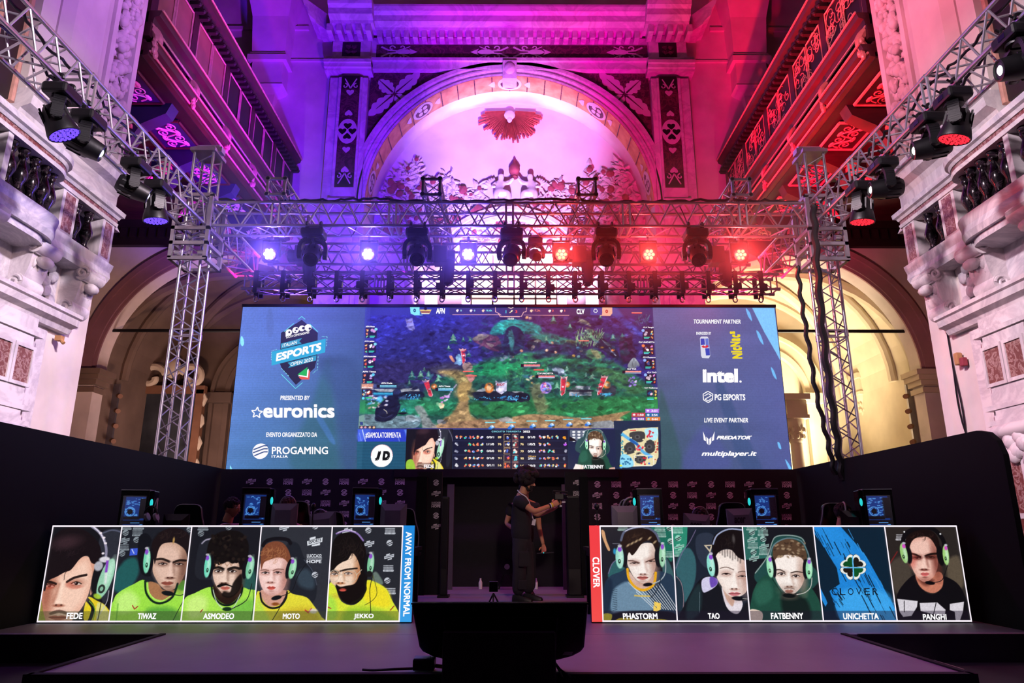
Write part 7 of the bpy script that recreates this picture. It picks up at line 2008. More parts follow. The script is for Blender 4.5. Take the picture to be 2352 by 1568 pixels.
# ruined wall blocks
for b,pts in((G3,[(640,95),(830,80),(790,110),(930,90),(940,130),(660,150)]),(G3,[(230,95),(560,95),(520,140),(300,140)]),(G3,[(1800,130),(1870,90),(2090,100),(2110,150)]),(G4,[(930,140),(960,90),(1260,95),(1270,190),(930,190)]),(G4,[(1000,80),(1040,40),(1260,45),(1240,90)]),(G4,[(40,150),(80,120),(240,130),(250,160)])):b.p(pts,'a4b0a8',5,1,False)
G3.p([(640,150),(950,130),(1000,220),(700,230)],'1c2434',12);G3.p([(1780,140),(2352,130),(2352,260),(1900,280),(1760,200)],'1e2832',14);G4.p([(0,170),(290,150),(320,270),(0,280)],'1c2430',14);G4.p([(930,100),(1260,100),(1270,130),(930,130)],'2a3038',6);G4.p([(1600,30),(1620,180),(1380,190),(1380,140)],'3a4248',10)
rs_=random.Random(17)
for b,x0,y0,x1,y1,n in((G3,720,180,950,250,46),(G3,1780,210,2350,260,26),(G4,0,190,170,265,40),(G4,220,190,300,240,8),(G4,1400,150,1580,180,24),(G4,960,150,1080,200,14),(G3,640,380,720,440,10)):
 for _ in range(n):b.e(rs_.uniform(x0,x1),rs_.uniform(y0,y1),10,5,rs_.choice(('38b0e0','6ae0f8','2a80b8')),5,rs_.uniform(-60,60))
 # the pool creature, glowing fighters, fire, banners
G3.p([(260,420),(330,330),(470,200),(560,190),(620,240),(640,380),(560,520),(420,590),(280,560)],'1b1f36',10);G3.e(400,500,160,80,'1f2338',10,-25);G3.l([(270,540),(360,600),(520,560),(600,480)],8,'0e1018',5);G3.l([(300,500),(400,540),(520,490)],6,'4a5478',5,.7);G3.p([(600,470),(700,450),(745,460),(690,490)],'15181f',5);G3.l([(390,410),(430,440),(440,470)],8,'c8c8a0',4)
blotch(G3,40,(150,200,440,390),('d8e4ea','b09a78','5ab8e8','3a3c50','e8d8c0'),10,26,4,.9,.6,.5);G3.e(330,250,40,50,'6ad4ff',24)
blotch(G3,14,(1240,200,1380,300),('f0c8e8','d890d0','ffffff','b070c0'),10,26,5,.95,.6,.5);G3.p([(1225,330),(1275,310),(1320,340),(1275,415)],'e8d098',10);G3.l([(1370,220),(1430,120),(1500,30)],22,'d8c8d8',10,.8)
G2.e(582,1245,86,90,'c0a0f0',12);G2.e(582,1245,62,66,'4a58c8',20);blotch(G2,20,(530,1170,640,1310),('f0a0a0','f8e0b0','ffffff','d060a0','80b0ff'),10,24,8,.9,.8,.5)
blotch(G2,22,(1830,1090,1960,1220),('b090e0','f0e0ff','6a58a8','d0b8f0'),10,24,9,.9,.7,.5);blotch(G2,18,(290,1050,400,1170),('6a90a0','c8d0a0','2a4a6a','d8b060'),10,22,10,.9,.7,.5)
G2.e(1555-60,1200,62,54,'f89038',26);G2.e(1495,1195,30,28,'ffe8a0',16);G2.e(900,1195,42,44,'f08838',20);G2.e(905,1195,18,20,'ffdf98',10);G1.e(2005,1285,72,78,'f09038',20);G1.e(2005,1285,40,44,'ffd890',20);G1.e(1160,1265,44,40,'f08a3c',20);G1.e(1160,1265,18,18,'ffe0a0',10)
G1.p([(1500,790),(1560,770),(1590,880),(1560,940),(1510,900)],'7ab0c8',10);G1.p([(1385,790),(1430,790),(1480,880),(1440,880)],'d0906c',10);G1.p([(1600,920),(1700,890),(1750,950),(1730,1010),(1620,1010)],'a08a78',10);G1.p([(1660,1100),(1730,1070),(1790,1130),(1720,1200)],'c8907c',12)
blotch(G1,16,(2180,750,2350,860),('6a8a90','a0b4a8','2a3a48'),16,34,12,.9,.6,.5);blotch(G1,20,(60,1240,240,1411),('d8e0e8','e8a088','4a5878'),10,26,13,.8,.6,.5)
def flag(b,pts,hi,w=8):
 b.p(pts,'e8c8b8',3,1,False)
 cx=sum(p[0]for p in pts)/len(pts);cy=sum(p[1]for p in pts)/len(pts)
 b.p([(cx+(x-cx)*.78,cy+(y-cy)*.95)for x,y in pts],'d83c48',3,1,False)
 x,y=hi;b.p([(x-60,y-26),(x-20,y-14),(x,y-32),(x+20,y-14),(x+60,y-26),(x+40,y+8),(x-40,y+8)],'f0b8a8',4,1,False)
 b.e(cx,cy-14,18,12,'f8d8d0',5)
flag(G1,[(1564,700),(1640,700),(1644,880),(1600,925)],(1600,706));flag(G3,[(1000,-20),(1070,-20),(1142,185),(1128,214),(1084,206)],(1030,-20));G1.p([(990,1180),(1080,1176),(1100,1290),(1040,1300)],'d83c48',3,1,False);G1.p([(972,1162),(1010,1176),(1026,1150),(1050,1176),(1090,1162),(1076,1196),(996,1200)],'f0b8a8',4,1,False)
flag(G2,[(806,1096),(902,1096),(868,1330),(815,1372),(792,1330)],(855,1098));flag(G2,[(1412,1086),(1516,1086),(1400,1330),(1362,1360),(1350,1330)],(1468,1086))
G1.p([(2104,1172),(2140,1190),(2240,1190),(2282,1170),(2276,1330),(2196,1385),(2112,1330)],'d4dade',4,1,False);G1.p([(716,208),(740,230),(810,222),(822,204),(868,380),(824,415),(760,390)],'8a8cc8',5,.9,False)
cv.clip=gclip;rp=random.Random(77)
for _ in range(1500):
 x=rp.uniform(gx0,gx1);y=rp.uniform(24,gclip[3]-4);c=cv.a[int(y),min(int(x),BW-1)];k=rp.choice((.55,.7,1.25,1.5));L=rp.uniform(2,9)
 cv.ell(x,y,L,L*rp.uniform(.2,.5),tuple(float(min(1,q*k+(.02 if k>1 else 0)))for q in c),1.2,rp.uniform(-.7,.7),.55)
for _ in range(260):
 x=rp.uniform(gx0+250,gx1-60);y=rp.gauss(118,46);cv.ell(x,y,rp.uniform(3,10),rp.uniform(2,5),rp.choice(('16283a','1c3a40','122030','24505a')),2,rp.uniform(-.6,.6),.5)
cv.clip=(0,0,BW,BH)
cv.a[20:gclip[3],gx0:gx1]=cv.a[20:gclip[3],gx0:gx1]*np.array([.92,.88,1.0],np.float32)
cv.noise(.16,7,gx0,20,gx1,int(s2c(1170,985)[1]),1.6);cv.noise(.10,3,gx0,20,gx1,int(s2c(1170,985)[1]))
# ---- head-up display: bars, badges, icons
B1,B2,B3,B4=Brush(cv,fb(g1)),Brush(cv,fb(g2)),Brush(cv,fb(g3)),Brush(cv,fb(g4))
def rect(b,x0,y0,x1,y1,c,soft=2,al=1.0):b.p([(x0,y0),(x1,y0),(x1,y1),(x0,y1)],c,soft,al,False)
rect(B1,1400,30,2480,160,'34306c',4,.9);rect(B2,0,30,940,155,'352c5c',4,.9)
B1.p([(790,30),(935,30),(940,120),(985,165),(860,170),(800,140)],'7ed6f4',4,1,False);rect(B1,940,30,1110,160,'303a98',4,.9)
B2.p([(1440,25),(1590,25),(1592,120),(1560,160),(1400,158),(1438,120)],'f4a890',4,1,False);rect(B2,1260,30,1436,150,'40408e',3)
B1.p([(936,80),(1122,80),(1090,140),(968,140)],'d8b860',4,1,False);B1.p([(950,104),(1104,104),(1088,130),(970,130)],'7a3040',5,.9,False);B1.e(1028,66,24,22,'1a1430',5);B1.l([(970,142),(1084,142)],8,'f0f0e8',3)
B2.e(1338,84,34,34,'dfe8f0',4);B2.e(1338,84,20,20,'40408e',4);
for k in range(8):a=2*PI*k/8;B2.e(1338+32*math.cos(a),84+32*math.sin(a),6,6,'40408e',2)
G1.l([(1400,30),(2352,30)],5,'f0a0a8',2);B2.l([(0,28),(980,25)],5,'f0a0a8',2);B1.l([(1446,156),(2180,156)],6,'e8a8a8',2);B2.l([(250,152),(936,152)],6,'e8a8a8',2)
B1.l([(2105,34),(2110,110),(2150,130),(2180,182),(2480,182)],9,'f0b0b0',2,1,False);B2.l([(298,30),(290,100),(250,110),(220,172),(-40,178)],9,'f0b0b0',2,1,False);B1.l([(2130,120),(2172,140),(2196,162)],6,'f0b0b0',2,1,False)
B2.l([(10,30),(60,56),(110,30)],10,'f8c8c8',3,1,False);B2.l([(44,118),(84,84)],14,'e8d898',4);B2.e(72,92,12,12,'f0e8c0',3)
for b,x,c in((B1,1520,'e8d8d8'),(B1,1730,'e8d8d8'),(B1,1918,'f0c8a8'),(B2,368,'f0c8a8'),(B2,645,'e8e0d8'),(B2,820,'e8e0d8')):
 y=90 if b is B1 else 86;b.e(x,y,22,17,c,5,-20);b.e(x,y+16,10,10,c,4)
ic=('e86a58','f0a868','38d0a8','f07050','8ae0f0','e8d090','d89050','c8b0f0','f0f0f0','4a78d8')
ri=random.Random(2)
def icon(b,x,y,r,cols=ic,sq=True):
 if sq:rect(b,x-r,y-r,x+r,y+r,ri.choice(('1a1828','2a2038','3a2030')),3)
 for k in range(4):b.e(x+ri.uniform(-.5,.5)*r,y+ri.uniform(-.5,.5)*r,r*ri.uniform(.3,.6),r*ri.uniform(.25,.5),ri.choice(cols),4,ri.uniform(-60,60))
for k,(x,y)in enumerate(((222,420),(210,650),(195,885),(180,1120))):
 rect(B1,x-116,y-60,x+60,y+100,'1e1c3c',4,.85)
 icon(B1,x,y,46,('f0f0ff','b0b8e0','4a58a8','c890d0'));icon(B1,x-88,y-20,24,('e86a58','f0a868'));icon(B1,x-90,y+36,24,('e05040','f08060'));icon(B1,x-92,y+80,20,('38d0a8','e87060'));B1.e(x+46,y-34,24,22,ri.choice(('5ab8d8','7ac8e0','c84a98')),4)
 rect(B1,x-52,y+66,x+34,y+80,'30c8a0');rect(B1,x-52,y+86,x+20,y+96,'58c8e8')
B1.p([(50,1225),(230,1225),(220,1300),(46,1300)],'e89878',20,.8,False);icon(B3,170,150,44,('e86a48','f0f0e8','8a3030'));icon(B3,80,125,26);icon(B3,80,180,24);B3.e(75,238,20,20,'5ac8f0',4);rect(B3,112,216,208,238,'2ab870');rect(B3,112,243,208,252,'58c8e8')
for k,(x,y)in enumerate(((2110,420),(2110,650),(2130,870),(2140,1090))):
 rect(B2,x-60,y-60,x+106,y+100,'1e1c34',4,.85)
 icon(B2,x,y,46,('f0f0ff','c0a8b8','3a4a88','d07868'));icon(B2,x+76,y-30,24,('d880d0','f0c878'));icon(B2,x+78,y+20,24,('5ac8e8','f09858'));icon(B2,x+80,y+66,20,('f0b068','e06040'));B2.e(x-54,y-40,24,22,ri.choice(('5ab8d8','e87848','88a8e8')),4)
 rect(B2,x-44,y+54,x+46,y+68,'30c8a0');rect(B2,x-44,y+74,x+30,y+84,'58c8e8')
icon(B4,2150,150,44,('48b8e0','20487a','e8c0d0'));icon(B4,2236,125,24,('f0b068','e8d090'));icon(B4,2236,178,24,('f0a040','f0d060'));B4.e(2238,222,20,18,'8ad048',4);rect(B4,2106,214,2208,230,'28c080');rect(B4,2106,236,2208,248,'58d8e8')
def lifebar(b,x0,y0,x1,c,c2,lv=True):
 if lv:rect(b,x0-46,y0-6,x0,y0+40,'201828')
 rect(b,x0-4,y0-6,x1+6,y0+40,'181820',3,.8);rect(b,x0,y0,x1,y0+24,c);rect(b,x0,y0+28,x1,y0+38,c2)
 n=int((x1-x0)/22)
 for k in range(1,n):b.l([(x0+k*22,y0),(x0+k*22,y0+10)],2.5,'202028',1,.6)
lifebar(B1,330,1245,584,'7cc8e8','5aa8d8');lifebar(B1,1226,1292,1456,'88d0ec','5aa8d8');lifebar(B3,228,150,530,'3aa8d8','2a88c0',False)
lifebar(B2,248,898,496,'e88488','a8b8d8');lifebar(B2,472,1062,716,'e88488','a8b8d8');lifebar(B2,1780,988,2020,'f0908a','a8b8d8')
for b,x0,y,x1 in((B1,1610,1032,1762),(B1,1650,1100,1806),(B2,1086,536,1228),(B2,406,978,548),(B2,1890,112,2034)):b.l([(x0,y),(x1,y)],18,'e8544c',3);b.l([(x0,y-5),(x1,y-5)],5,'f8a090',2)
for b,x,y in((B3,2020,608),(B3,2340,606),(B4,366,570),(B4,640,564),(B4,912,546),(B4,1188,534)):b.l([(x-72,y),(x+72,y)],16,'4aa8b8',3);b.l([(x-70,y),(x+66,y)],8,'8ae0e8',2)
for b,x,y in((B3,2040,680),(B3,2340,680),(B4,60,650),(B4,380,640),(B4,660,630),(B4,930,615),(B4,1210,610)):
 b.e(x,y+10,50,24,'2a68c8',8,-15);b.e(x+8,y-4,30,20,'88b8e8',8,30);b.e(x+18,y-16,18,10,'f0f4f8',6,40);b.e(x+30,y+28,20,12,'3a3228',8)
rect(B3,24,600,72,648,'2a3a78');rect(B3,14,660,262,708,'383044',3)
for x in(50,108,176,238):B3.e(x,684,18,16,ri.choice(('e8a0a0','c8c8e8','e0b890')),5)
# timers
for x0,y0,x1,y1,c in((2078,384,2286,444,'a86cd8'),(1870,446,2078,504,'b83c4c'),(2086,450,2288,506,'2060a0'),(1868,512,2080,560,'7a3aa0'),(2086,508,2300,562,'d8783c')):rect(B4,x0,y0,x1,y1,c)
for x,y,c in((2118,412,'e8d8f8'),(1908,474,'f8d8d8'),(2122,476,'c8e8f8'),(1910,538,'e0c8f0'),(2126,540,'6ae0e0')):B4.e(x,y,20,15,c,4)
# ---- lower panel
rect(B3,-20,714,2400,1340,'1e2c40',2);rect(B4,-20,695,2312,1310,'1c2a42',2);rect(B4,1600,562,2306,700,'1f2e48',2)
rect(B3,-10,714,760,900,'2a3eb8',2);B3.p([(0,720),(200,716),(60,900),(-10,900)],'4a68d8',40,.7);B3.l([(62,722),(110,896)],14,'c8d8f8',6,.8,False);B3.l([(18,770),(46,890)],8,'8aa8f0',6,.7,False);B3.p([(700,720),(760,716),(752,880)],'6a90e8',20,.8,False);B3.l([(612,840),(628,896)],7,'a8c0f0',4,.7,False)
rect(B3,-20,900,752,1340,'1e4c68',2)
for k in range(9):B3.l([(-10,930+k*48),(750,930+k*48)],12,'2a5c78',14,.5,False)
B3.e(360,1118,166,172,'f4eef4',4);B3.l([(196+164-164*math.cos(t),1118-170*math.sin(t))for t in[PI*k/15 for k in range(16)]],6,'e88088',3,.7)
# the first face again, larger crop
x0,y0=s2c(*g3(746,715));x1,y1=s2c(*g3(1442,1332));fclip=(int(x0),int(y0),int(x1),int(y1))
cv.clip=fclip;cv.a[fclip[1]:fclip[3],fclip[0]:fclip[2]]=hx('15151c')
pic_a1(Brush(cv,lambda x,y:s2c(*g3(1062+(x-500)*.68,1056+(y-1095)*.78)),fclip))
cv.clip=fclip;FB=Brush(cv,fb(g3),fclip);FB.p([(1380,720),(1440,760),(1448,900),(1400,1240),(1340,1240)],'20222c',10);FB.p([(740,1200),(830,1180),(870,1332),(740,1332)],'8fb83a',10);FB.l([(1385,720),(1430,820),(1445,900)],8,'8a88a8',5,.7);rect(FB,900,1226,1180,1316,'3a2c28',8,.45)
cv.clip=(0,0,BW,BH)
# score table
rect(B3,1446,720,2400,1330,'161a30',2);rect(B4,-20,705,906,1300,'161a30',2)
for k in range(4):B3.l([(1450,890+108*k),(2360,890+108*k)],5,'2c3454',2);B4.l([(0,868+105*k),(900,868+105*k)],5,'2c3454',2)
B3.l([(1446,1332),(2360,1332)],6,'d8a890',2);B4.l([(-10,1300),(1620,1302)],6,'d8a890',2)
rows3=[836,944,1048,1156,1266];rows4=[810,916,1022,1128,1236]
for k in range(5):
 y=rows3[k];icon(B3,1500,y,34,('b8b8c8','787c98')if 0<k<4 else('e86040','c8c8d0','f0a050'),False)
 n=(6,4,5,5,5)[k]
 for j in range(n):icon(B3,1895-j*64,y,30,ic,False)
 icon(B3,2278,y,46,('4a68c8','f0e0d8','20284a')if k<3 else('e86a40','f0c080','a848c8'));B3.l([(2232,y-46),(2324,y-46),(2324,y+46),(2232,y+46),(2232,y-46)],5,'c8a878',2,.8,False)
 y=rows4[k];icon(B4,118,y,44,('c8d8d0','3a8a88','b83838')if k<2 else('3a78d0','f0d0c8','58c8d8'));B4.l([(74,y-44),(162,y-44),(162,y+44),(74,y+44),(74,y-44)],5,'d89880',2,.8,False);icon(B4,10,y,34,('4a68c8','f0e0d8')if k<3 else('e86a40','a848c8'))
 for j in range((5,3,4,5,5)[k]):icon(B4,495+j*62,y,30,ic,False)
 icon(B4,860,y,36,(('f0a830','d88020'),('b858e0','e0a0f0'),('a0a0b0','686c80'),('a0a0b0','686c80'),('e85040','f0c060'))[k],False)
 # second face
x0,y0=s2c(*g4(932,700));x1,y1=s2c(*g4(1640,1300));fclip=(int(x0),int(y0),int(x1),int(y1));cv.a[fclip[1]:fclip[3],fclip[0]:fclip[2]]=hx('1c2644')
FB=Brush(cv,fb(g4),fclip);rect(FB,940,700,1200,874,'5c6478',4)
for j in range(3):
 for k in range(4):FB.e(996+j*78,732+k*44,24,14,'eceef4',6)
FB.p([(930,800),(1000,830),(1040,870),(930,870)],'17151c',6,1,False)
pic_bg=Brush(cv,lambda x,y:s2c(*g4(1266+(x-70)*.70,966+(y-1018)*.72)),fclip)
class _NoBanner(Brush):
 pass
def face_two(b):
 b.p([(-290,1050),(-240,870),(-120,790),(-60,660),(60,640),(220,640),(330,720),(420,900),(460,1020),(430,1130),(300,1200),(0,1200),(-200,1130)],'2c4a50',10)
 b.l([(-120,800),(-62,665),(60,645),(220,645),(310,700)],14,'98a8b0',6,.8)
 pic_d3(b)
pic_d3_pts=face_two;
def quiet(b):
 """second face without the printed wall behind it"""
 keep=globals()['marks'];globals()['marks']=lambda*a,**k:None
 op=b.p
 def p(pts,col,*a,**k):
  if col in('2c665c','17191e'):return
  op(pts,col,*a,**k)
 b.p=p;face_two(b);globals()['marks']=keep
quiet(pic_bg)
FB.p([(980,1300),(1020,1210),(1110,1230),(1090,1310)],'e8dcd8',6,1,False);FB.p([(1510,1310),(1530,1270),(1610,1260),(1620,1310)],'c8a090',6,1,False)
cv.clip=(0,0,BW,BH)
# minimap
mm=[(1712,690),(2270,660),(2270,1240),(1700,1255)]
MMc=Brush(cv,fb(g4));MMc.p(mm,'d8cca0',4,1,False)
rm=random.Random(4)
for pts in([(1850,740),(2050,730),(2060,850),(1960,890),(1850,830)],[(1760,930),(1880,880),(1930,1010),(1860,1060),(1770,1060)],[(2080,880),(2190,850),(2220,1000),(2120,1060),(2060,980)],[(1960,1040),(2000,1060),(1990,1080),(1950,1080)],[(1910,1100),(2090,1100),(2040,1200),(1930,1190)]):
 MMc.p(pts,'3c3c3e',8);cx=sum(p[0]for p in pts)/len(pts);cy=sum(p[1]for p in pts)/len(pts);MMc.e(cx,cy,42,34,'58585a',10,0,.8);MMc.e(cx,cy,20,18,'2c2c30',8)
 for p in pts:MMc.e(p[0]+rm.uniform(-16,16),p[1]+rm.uniform(-16,16),16,12,'d8cca0',4)
MMc.l([(1720,760),(1830,840),(1930,900),(1980,960),(2050,1040),(2160,1100)],46,'58a8d8',8);MMc.l([(1850,850),(1950,920)],40,'2458a0',10)
MMc.p([(2075,690),(2250,680),(2258,820),(2190,860),(2090,790)],'a8d8e4',6);MMc.p([(1704,1080),(1800,1075),(1880,1150),(1880,1250),(1704,1252)],'88cce4',6)
for k in range(26):
 x,y=rm.choice(((rm.uniform(2090,2240),rm.uniform(700,830)),(rm.uniform(1940,2040),rm.uniform(940,1010)),(rm.uniform(1940,2160),rm.uniform(1110,1220))));MMc.e(x,y,16,14,rm.choice(('c83038','b82838','e0506a','3868c0')),4)
for k in range(14):MMc.e(rm.uniform(1716,1860),rm.uniform(1090,1240),15,12,'2a6a98',4);MMc.e(rm.uniform(1705,1740),rm.uniform(780,1060),12,10,'2a8aa0',4);MMc.e(rm.uniform(2220,2262),rm.uniform(860,1160),11,10,'b83838',4)
MMc.l([(1850,712),(1930,708)],14,'d83038',4);MMc.l([(1905,1090),(2200,1086),(2196,1240),(1905,1244),(1905,1090)],7,'f4f0f4',2,1,False);MMc.e(1702,1240,20,18,'d8d838',5);MMc.e(1706,1262,22,14,'48a8e8',5)
MMc.p([(1690,660),(1820,690),(1740,720),(1700,780)],'1f2e48',4,1,False);MMc.p([(2260,1120),(2300,1130),(2300,1260),(2150,1260),(2230,1210)],'1f2e48',6,1,False)
cv.noise(.04,2)
cv.a[:,:gx0]=cv.a[:,:gx0]*1.12+.03;cv.a[:,gx1:]=cv.a[:,gx1:]*1.05+.02;cv.a[:,gx0:gx1]=cv.a[:,gx0:gx1]*1.1
led_picture(cv,'screen_picture',lambda u,v:np.stack([sx0+(sx1-sx0)*u,np.full_like(u,SCR_Y-.004),sz0+(sz1-sz0)*v],1),t)
# ---- lettering and emblems, crisp, on the screen face
art=Art();art.lv=2
def Q(c,x0,y0,x1,y1,rise=0.0,lean=0.0):
 """box in crop pixels; rise lifts the right end, lean shifts the top"""
 return[HS(*c(x,y))for x,y in((x0+lean,y0+rise),(x1+lean,y0-rise),(x1,y1-rise),(x0,y1+rise))]
def pq(c,pts):return[HS(*c(*p))for p in pts]
W_=(1.0,.97,1.0);PX=(sx1-sx0)/1260
def T(c,body,x0,y0,x1,y1,col=W_,bold=.03,shear=0.0,rise=0.0,lv=2,sp_=1.0):art.text(body,Q(c,x0,y0,x1,y1,rise),col,bold,shear,sp_,lv)
T(e4,'PRESENTED BY',482,772,706,806,shear=.12);T(e4,'EVENTO ORGANIZZATO DA',376,1052,762,1088,shear=.12)
T(e4,'euronics',352,836,896,942,bold=.035)
st=[]
for k in range(10):
 r=(44,20)[k%2];a=-PI/2+PI*k/5+.1;st.append((306+r*math.cos(a),903+r*math.sin(a)))
art.line(pq(e4,st),PX*2.6,W_,2,True)
T(e4,'PROGAMING',420,1162,846,1220,bold=.02);T(e4,'ITALIA',418,1226,542,1246,bold=.05,sp_=1.2)
def pg(c,cx,cy,r,col=W_):
 art.ell(*HS(*c(cx,cy)),r/3.36*PX*1.03,r/3.36*PX*1.0,col,2,30)
 for dy,s0 in((-.42,-.9),(-.02,-.95),(.38,-.8)):
  art.line(pq(c,[(cx+s0*r,cy+dy*r+.22*r),(cx+.45*r,cy+dy*r-.3*r),(cx+.95*r,cy+dy*r-.3*r)]),PX*r/3.36*.16,lin(hx('3f5890')),3)
pg(e4,334,1196,58)
# tournament badge
art.poly(pq(e4,[(642,190),(765,290),(760,480),(742,560),(600,690),(490,560),(475,520),(485,290),(520,270)]),lin(hx('2c2a4e')),.4)
for pts in([(616,186),(642,164),(668,186)],[(508,282),(584,216)],[(704,222),(766,282)],[(488,608),(597,718),(650,672)]):art.line(pq(e4,pts),PX*1.4,lin(hx('6ae0f0')),1)
for pts in([(796,318),(836,318),(832,400)],[(412,500),(414,430),(460,416)],[(768,470),(764,572),(724,604)],[(488,562),(552,630)]):
 for a,b in zip(pts[:-1],pts[1:]):
  for k in range(4):
   u,v=k/4,(k+.6)/4;art.line(pq(e4,[(a[0]+(b[0]-a[0])*u,a[1]+(b[1]-a[1])*u),(a[0]+(b[0]-a[0])*v,a[1]+(b[1]-a[1])*v)]),PX*1.2,lin(hx('8ae8f4')),1)
art.poly(pq(e4,[(484,374),(646,330),(624,356),(642,372),(484,414)]),lin(hx('3a9cc8')),.8)
art.poly(pq(e4,[(416,436),(826,334),(822,440),(414,542)]),lin(hx('35aee0')),1);art.poly(pq(e4,[(536,520),(756,462),(752,502),(540,560),(556,540)]),lin(hx('3a9cc8')),.8)
art.text('ESPORTS',pq(e4,[(452,448),(796,362),(790,426),(446,512)]),W_,.05,0,1,2);art.text('ITALIAN',pq(e4,[(500,376),(608,348),(604,374),(496,402)]),W_,.015,0,1,2);art.text('OPEN 2022',pq(e4,[(560,520),(732,478),(728,506),(558,548)]),W_,.015,0,1,2)
art.text('LUCCA COMICS&GAMES',pq(e4,[(524,316),(700,276),(700,294),(524,334)]),W_,.03,0,1,2)
for cx,cy,r in((544,288,26),(596,270,26),(644,256,24),(690,250,28)):art.ell(*HS(*e4(cx,cy)),r/3.36*PX,r/3.36*PX,W_,2)
art.poly(pq(e4,[(520,300),(540,314),(520,322)]),W_,2)
for cx,cy,r in((548,286,8),(604,262,9),(594,280,6),(656,254,11),(704,258,9)):art.ell(*HS(*e4(cx,cy)),r/3.36*PX,r/3.36*PX,lin(hx('2c2a4e')),3)
art.poly(pq(e4,[(622,632),(708,576),(702,648),(640,648)]),lin(hx('e85a50')),1);art.poly(pq(e4,[(614,622),(698,566),(692,634)]),W_,1.4);art.poly(pq(e4,[(610,612),(688,552),(682,622)]),lin(hx('28b860')),2)
# sponsors on the right
T(e5,'TOURNAMENT PARTNER',1486,174,1856,208,shear=.1);T(e5,'ENERGIZED BY',1506,272,1622,294);T(e5,'LIVE EVENT PARTNER',1560,940,1904,976,shear=.1)
can=[(1534,320),(1546,308),(1592,308),(1602,320),(1614,456),(1602,478),(1550,476),(1542,456)]
art.poly(pq(e5,can),lin(hx('d8dcec')),1);art.poly(pq(e5,[(1538,324),(1570,324),(1574,372),(1540,376)]),lin(hx('2a48b8')),2);art.poly(pq(e5,[(1574,400),(1608,398),(1612,454),(1580,456)]),lin(hx('2a48b8')),2);art.poly(pq(e5,[(1576,324),(1600,322),(1606,392),(1580,394)]),lin(hx('5a78d0')),1.6)
art.poly(pq(e5,[(1544,384),(1562,376),(1574,386),(1588,374),(1602,382),(1590,396),(1556,396)]),lin(hx('d83040')),3)
for k,ch in enumerate("NicNac's"):
 y1=482-k*27+(6 if k==0 else 0);hh=(44,22,26,36,26,26,10,22)[k]
ys_=482
for ch,hh,x0,x1 in(('N',46,1786,1866),('i',18,1776,1864),('c',28,1790,1864),('N',44,1772,1850),('a',28,1782,1852),('c',28,1786,1852),("s",24,1768,1812)):
 a,b=ys_-hh,ys_-2
 art.text(ch,pq(e5,[(x0,b),(x0,a),(x1,a),(x1,b)]),lin(hx('f0d828')),.06,0,1,2);ys_=a
T(e5,'intel',1550,556,1830,668,bold=.055);art.ell(*HS(*e5(1848,658)),9/3.36*PX,9/3.36*PX,W_,2)
T(e5,'PG ESPORTS',1644,756,1884,804,bold=.035,shear=.0)
hxp=[(1592,734),(1630,756),(1626,800),(1594,822),(1556,800),(1554,756)]
art.line(pq(e5,hxp),PX*2,W_,2,True);art.line(pq(e5,[(1564,770),(1594,752),(1620,766),(1566,796),(1594,808),(1620,790)]),PX*1.8,W_,2)
T(e5,'PREDATOR',1654,1078,1920,1108,bold=.05,shear=.35);art.poly(pq(e5,[(1920,1078),(1932,1078),(1930,1084),(1920,1084)]),W_,2)
for sx in(-1,1):
 art.poly(pq(e5,[(1595+sx*46,1044),(1595+sx*40,1112),(1595+sx*22,1122),(1595+sx*26,1090)]),W_,2);art.poly(pq(e5,[(1595+sx*20,1086),(1595+sx*3,1104),(1595+sx*4,1152),(1595+sx*18,1134)]),W_,2)
T(e5,'multiplayer.it',1536,1196,1968,1246,bold=.035,shear=.25)
# score line
T(g1,'0',842,68,882,122,lin(hx('1c3a8a')),.05);T(g1,'AFN',1190,56,1330,142,bold=.05,shear=.1);T(g2,'CLV',1050,56,1170,138,bold=.05);T(g2,'0',1486,66,1526,120,lin(hx('c83030')),.05)
for c,s_,x0,y0,x1,y1,cl in((g1,'0',1564,78,1588,106,'a8e0f0'),(g1,'0',1774,78,1796,106,'a8e0f0'),(g1,'16.6k',1960,74,2058,104,'88e0e8'),(g1,'1',2262,84,2278,132,'58b8d8'),(g2,'3',122,80,158,126,'f05060'),(g2,'17.3k',404,70,504,100,'f08078'),(g2,'0',680,70,704,102,'f06868'),(g2,'1',866,70,878,100,'f08078'),(g2,'10:58',14,196,104,224,'f0f0f0')):
 T(c,s_,x0,y0,x1,y1,lin(hx(cl)),.03)
for c,s_,x0,y0,x1,y1 in((g1,'AFN Moto',110,334,250,358),(g1,'AFN Jekko',94,562,244,586),(g1,'AFN Asmodeo',80,794,274,818),(g1,'AFN Tiwaz',64,1028,272,1052),(g1,'AFN Fede',350,1204,520,1228),(g1,'AFN Tiwaz',1230,1250,1410,1274),(g2,'CLV Panghi',2056,322,2216,348),(g2,'CLV UNICHETTA',1986,546,2228,570),
 (g2,'CLV Phastorm',2050,774,2240,798),(g2,'CLV TAO',2112,1002,2252,1026),(g2,'CLV FatBenny',2068,1236,2268,1262),(g2,'CLV FatBenny',248,858,444,882),(g2,'CLV UNICHETTA',452,1020,692,1044),(g2,'CLV TAO',1810,950,1946,974),(g3,'AFN Fede',50,62,218,84)):
 T(c,s_,x0,y0,x1,y1,bold=.04)
T(g1,'RIOT',2128,1216,2250,1254,lin(hx('b83848')),.05);T(g1,'RIOT',738,258,826,288,lin(hx('6a4a90')),.03)
for s_,x0,y0,x1,y1 in(('3:51',2168,398,2258,430),('1:50',1962,460,2052,492),('3:54',2170,462,2262,494),('9:02',1962,524,2056,556),('0:44',2172,526,2264,558)):T(g4,s_,x0,y0,x1,y1,bold=.03)
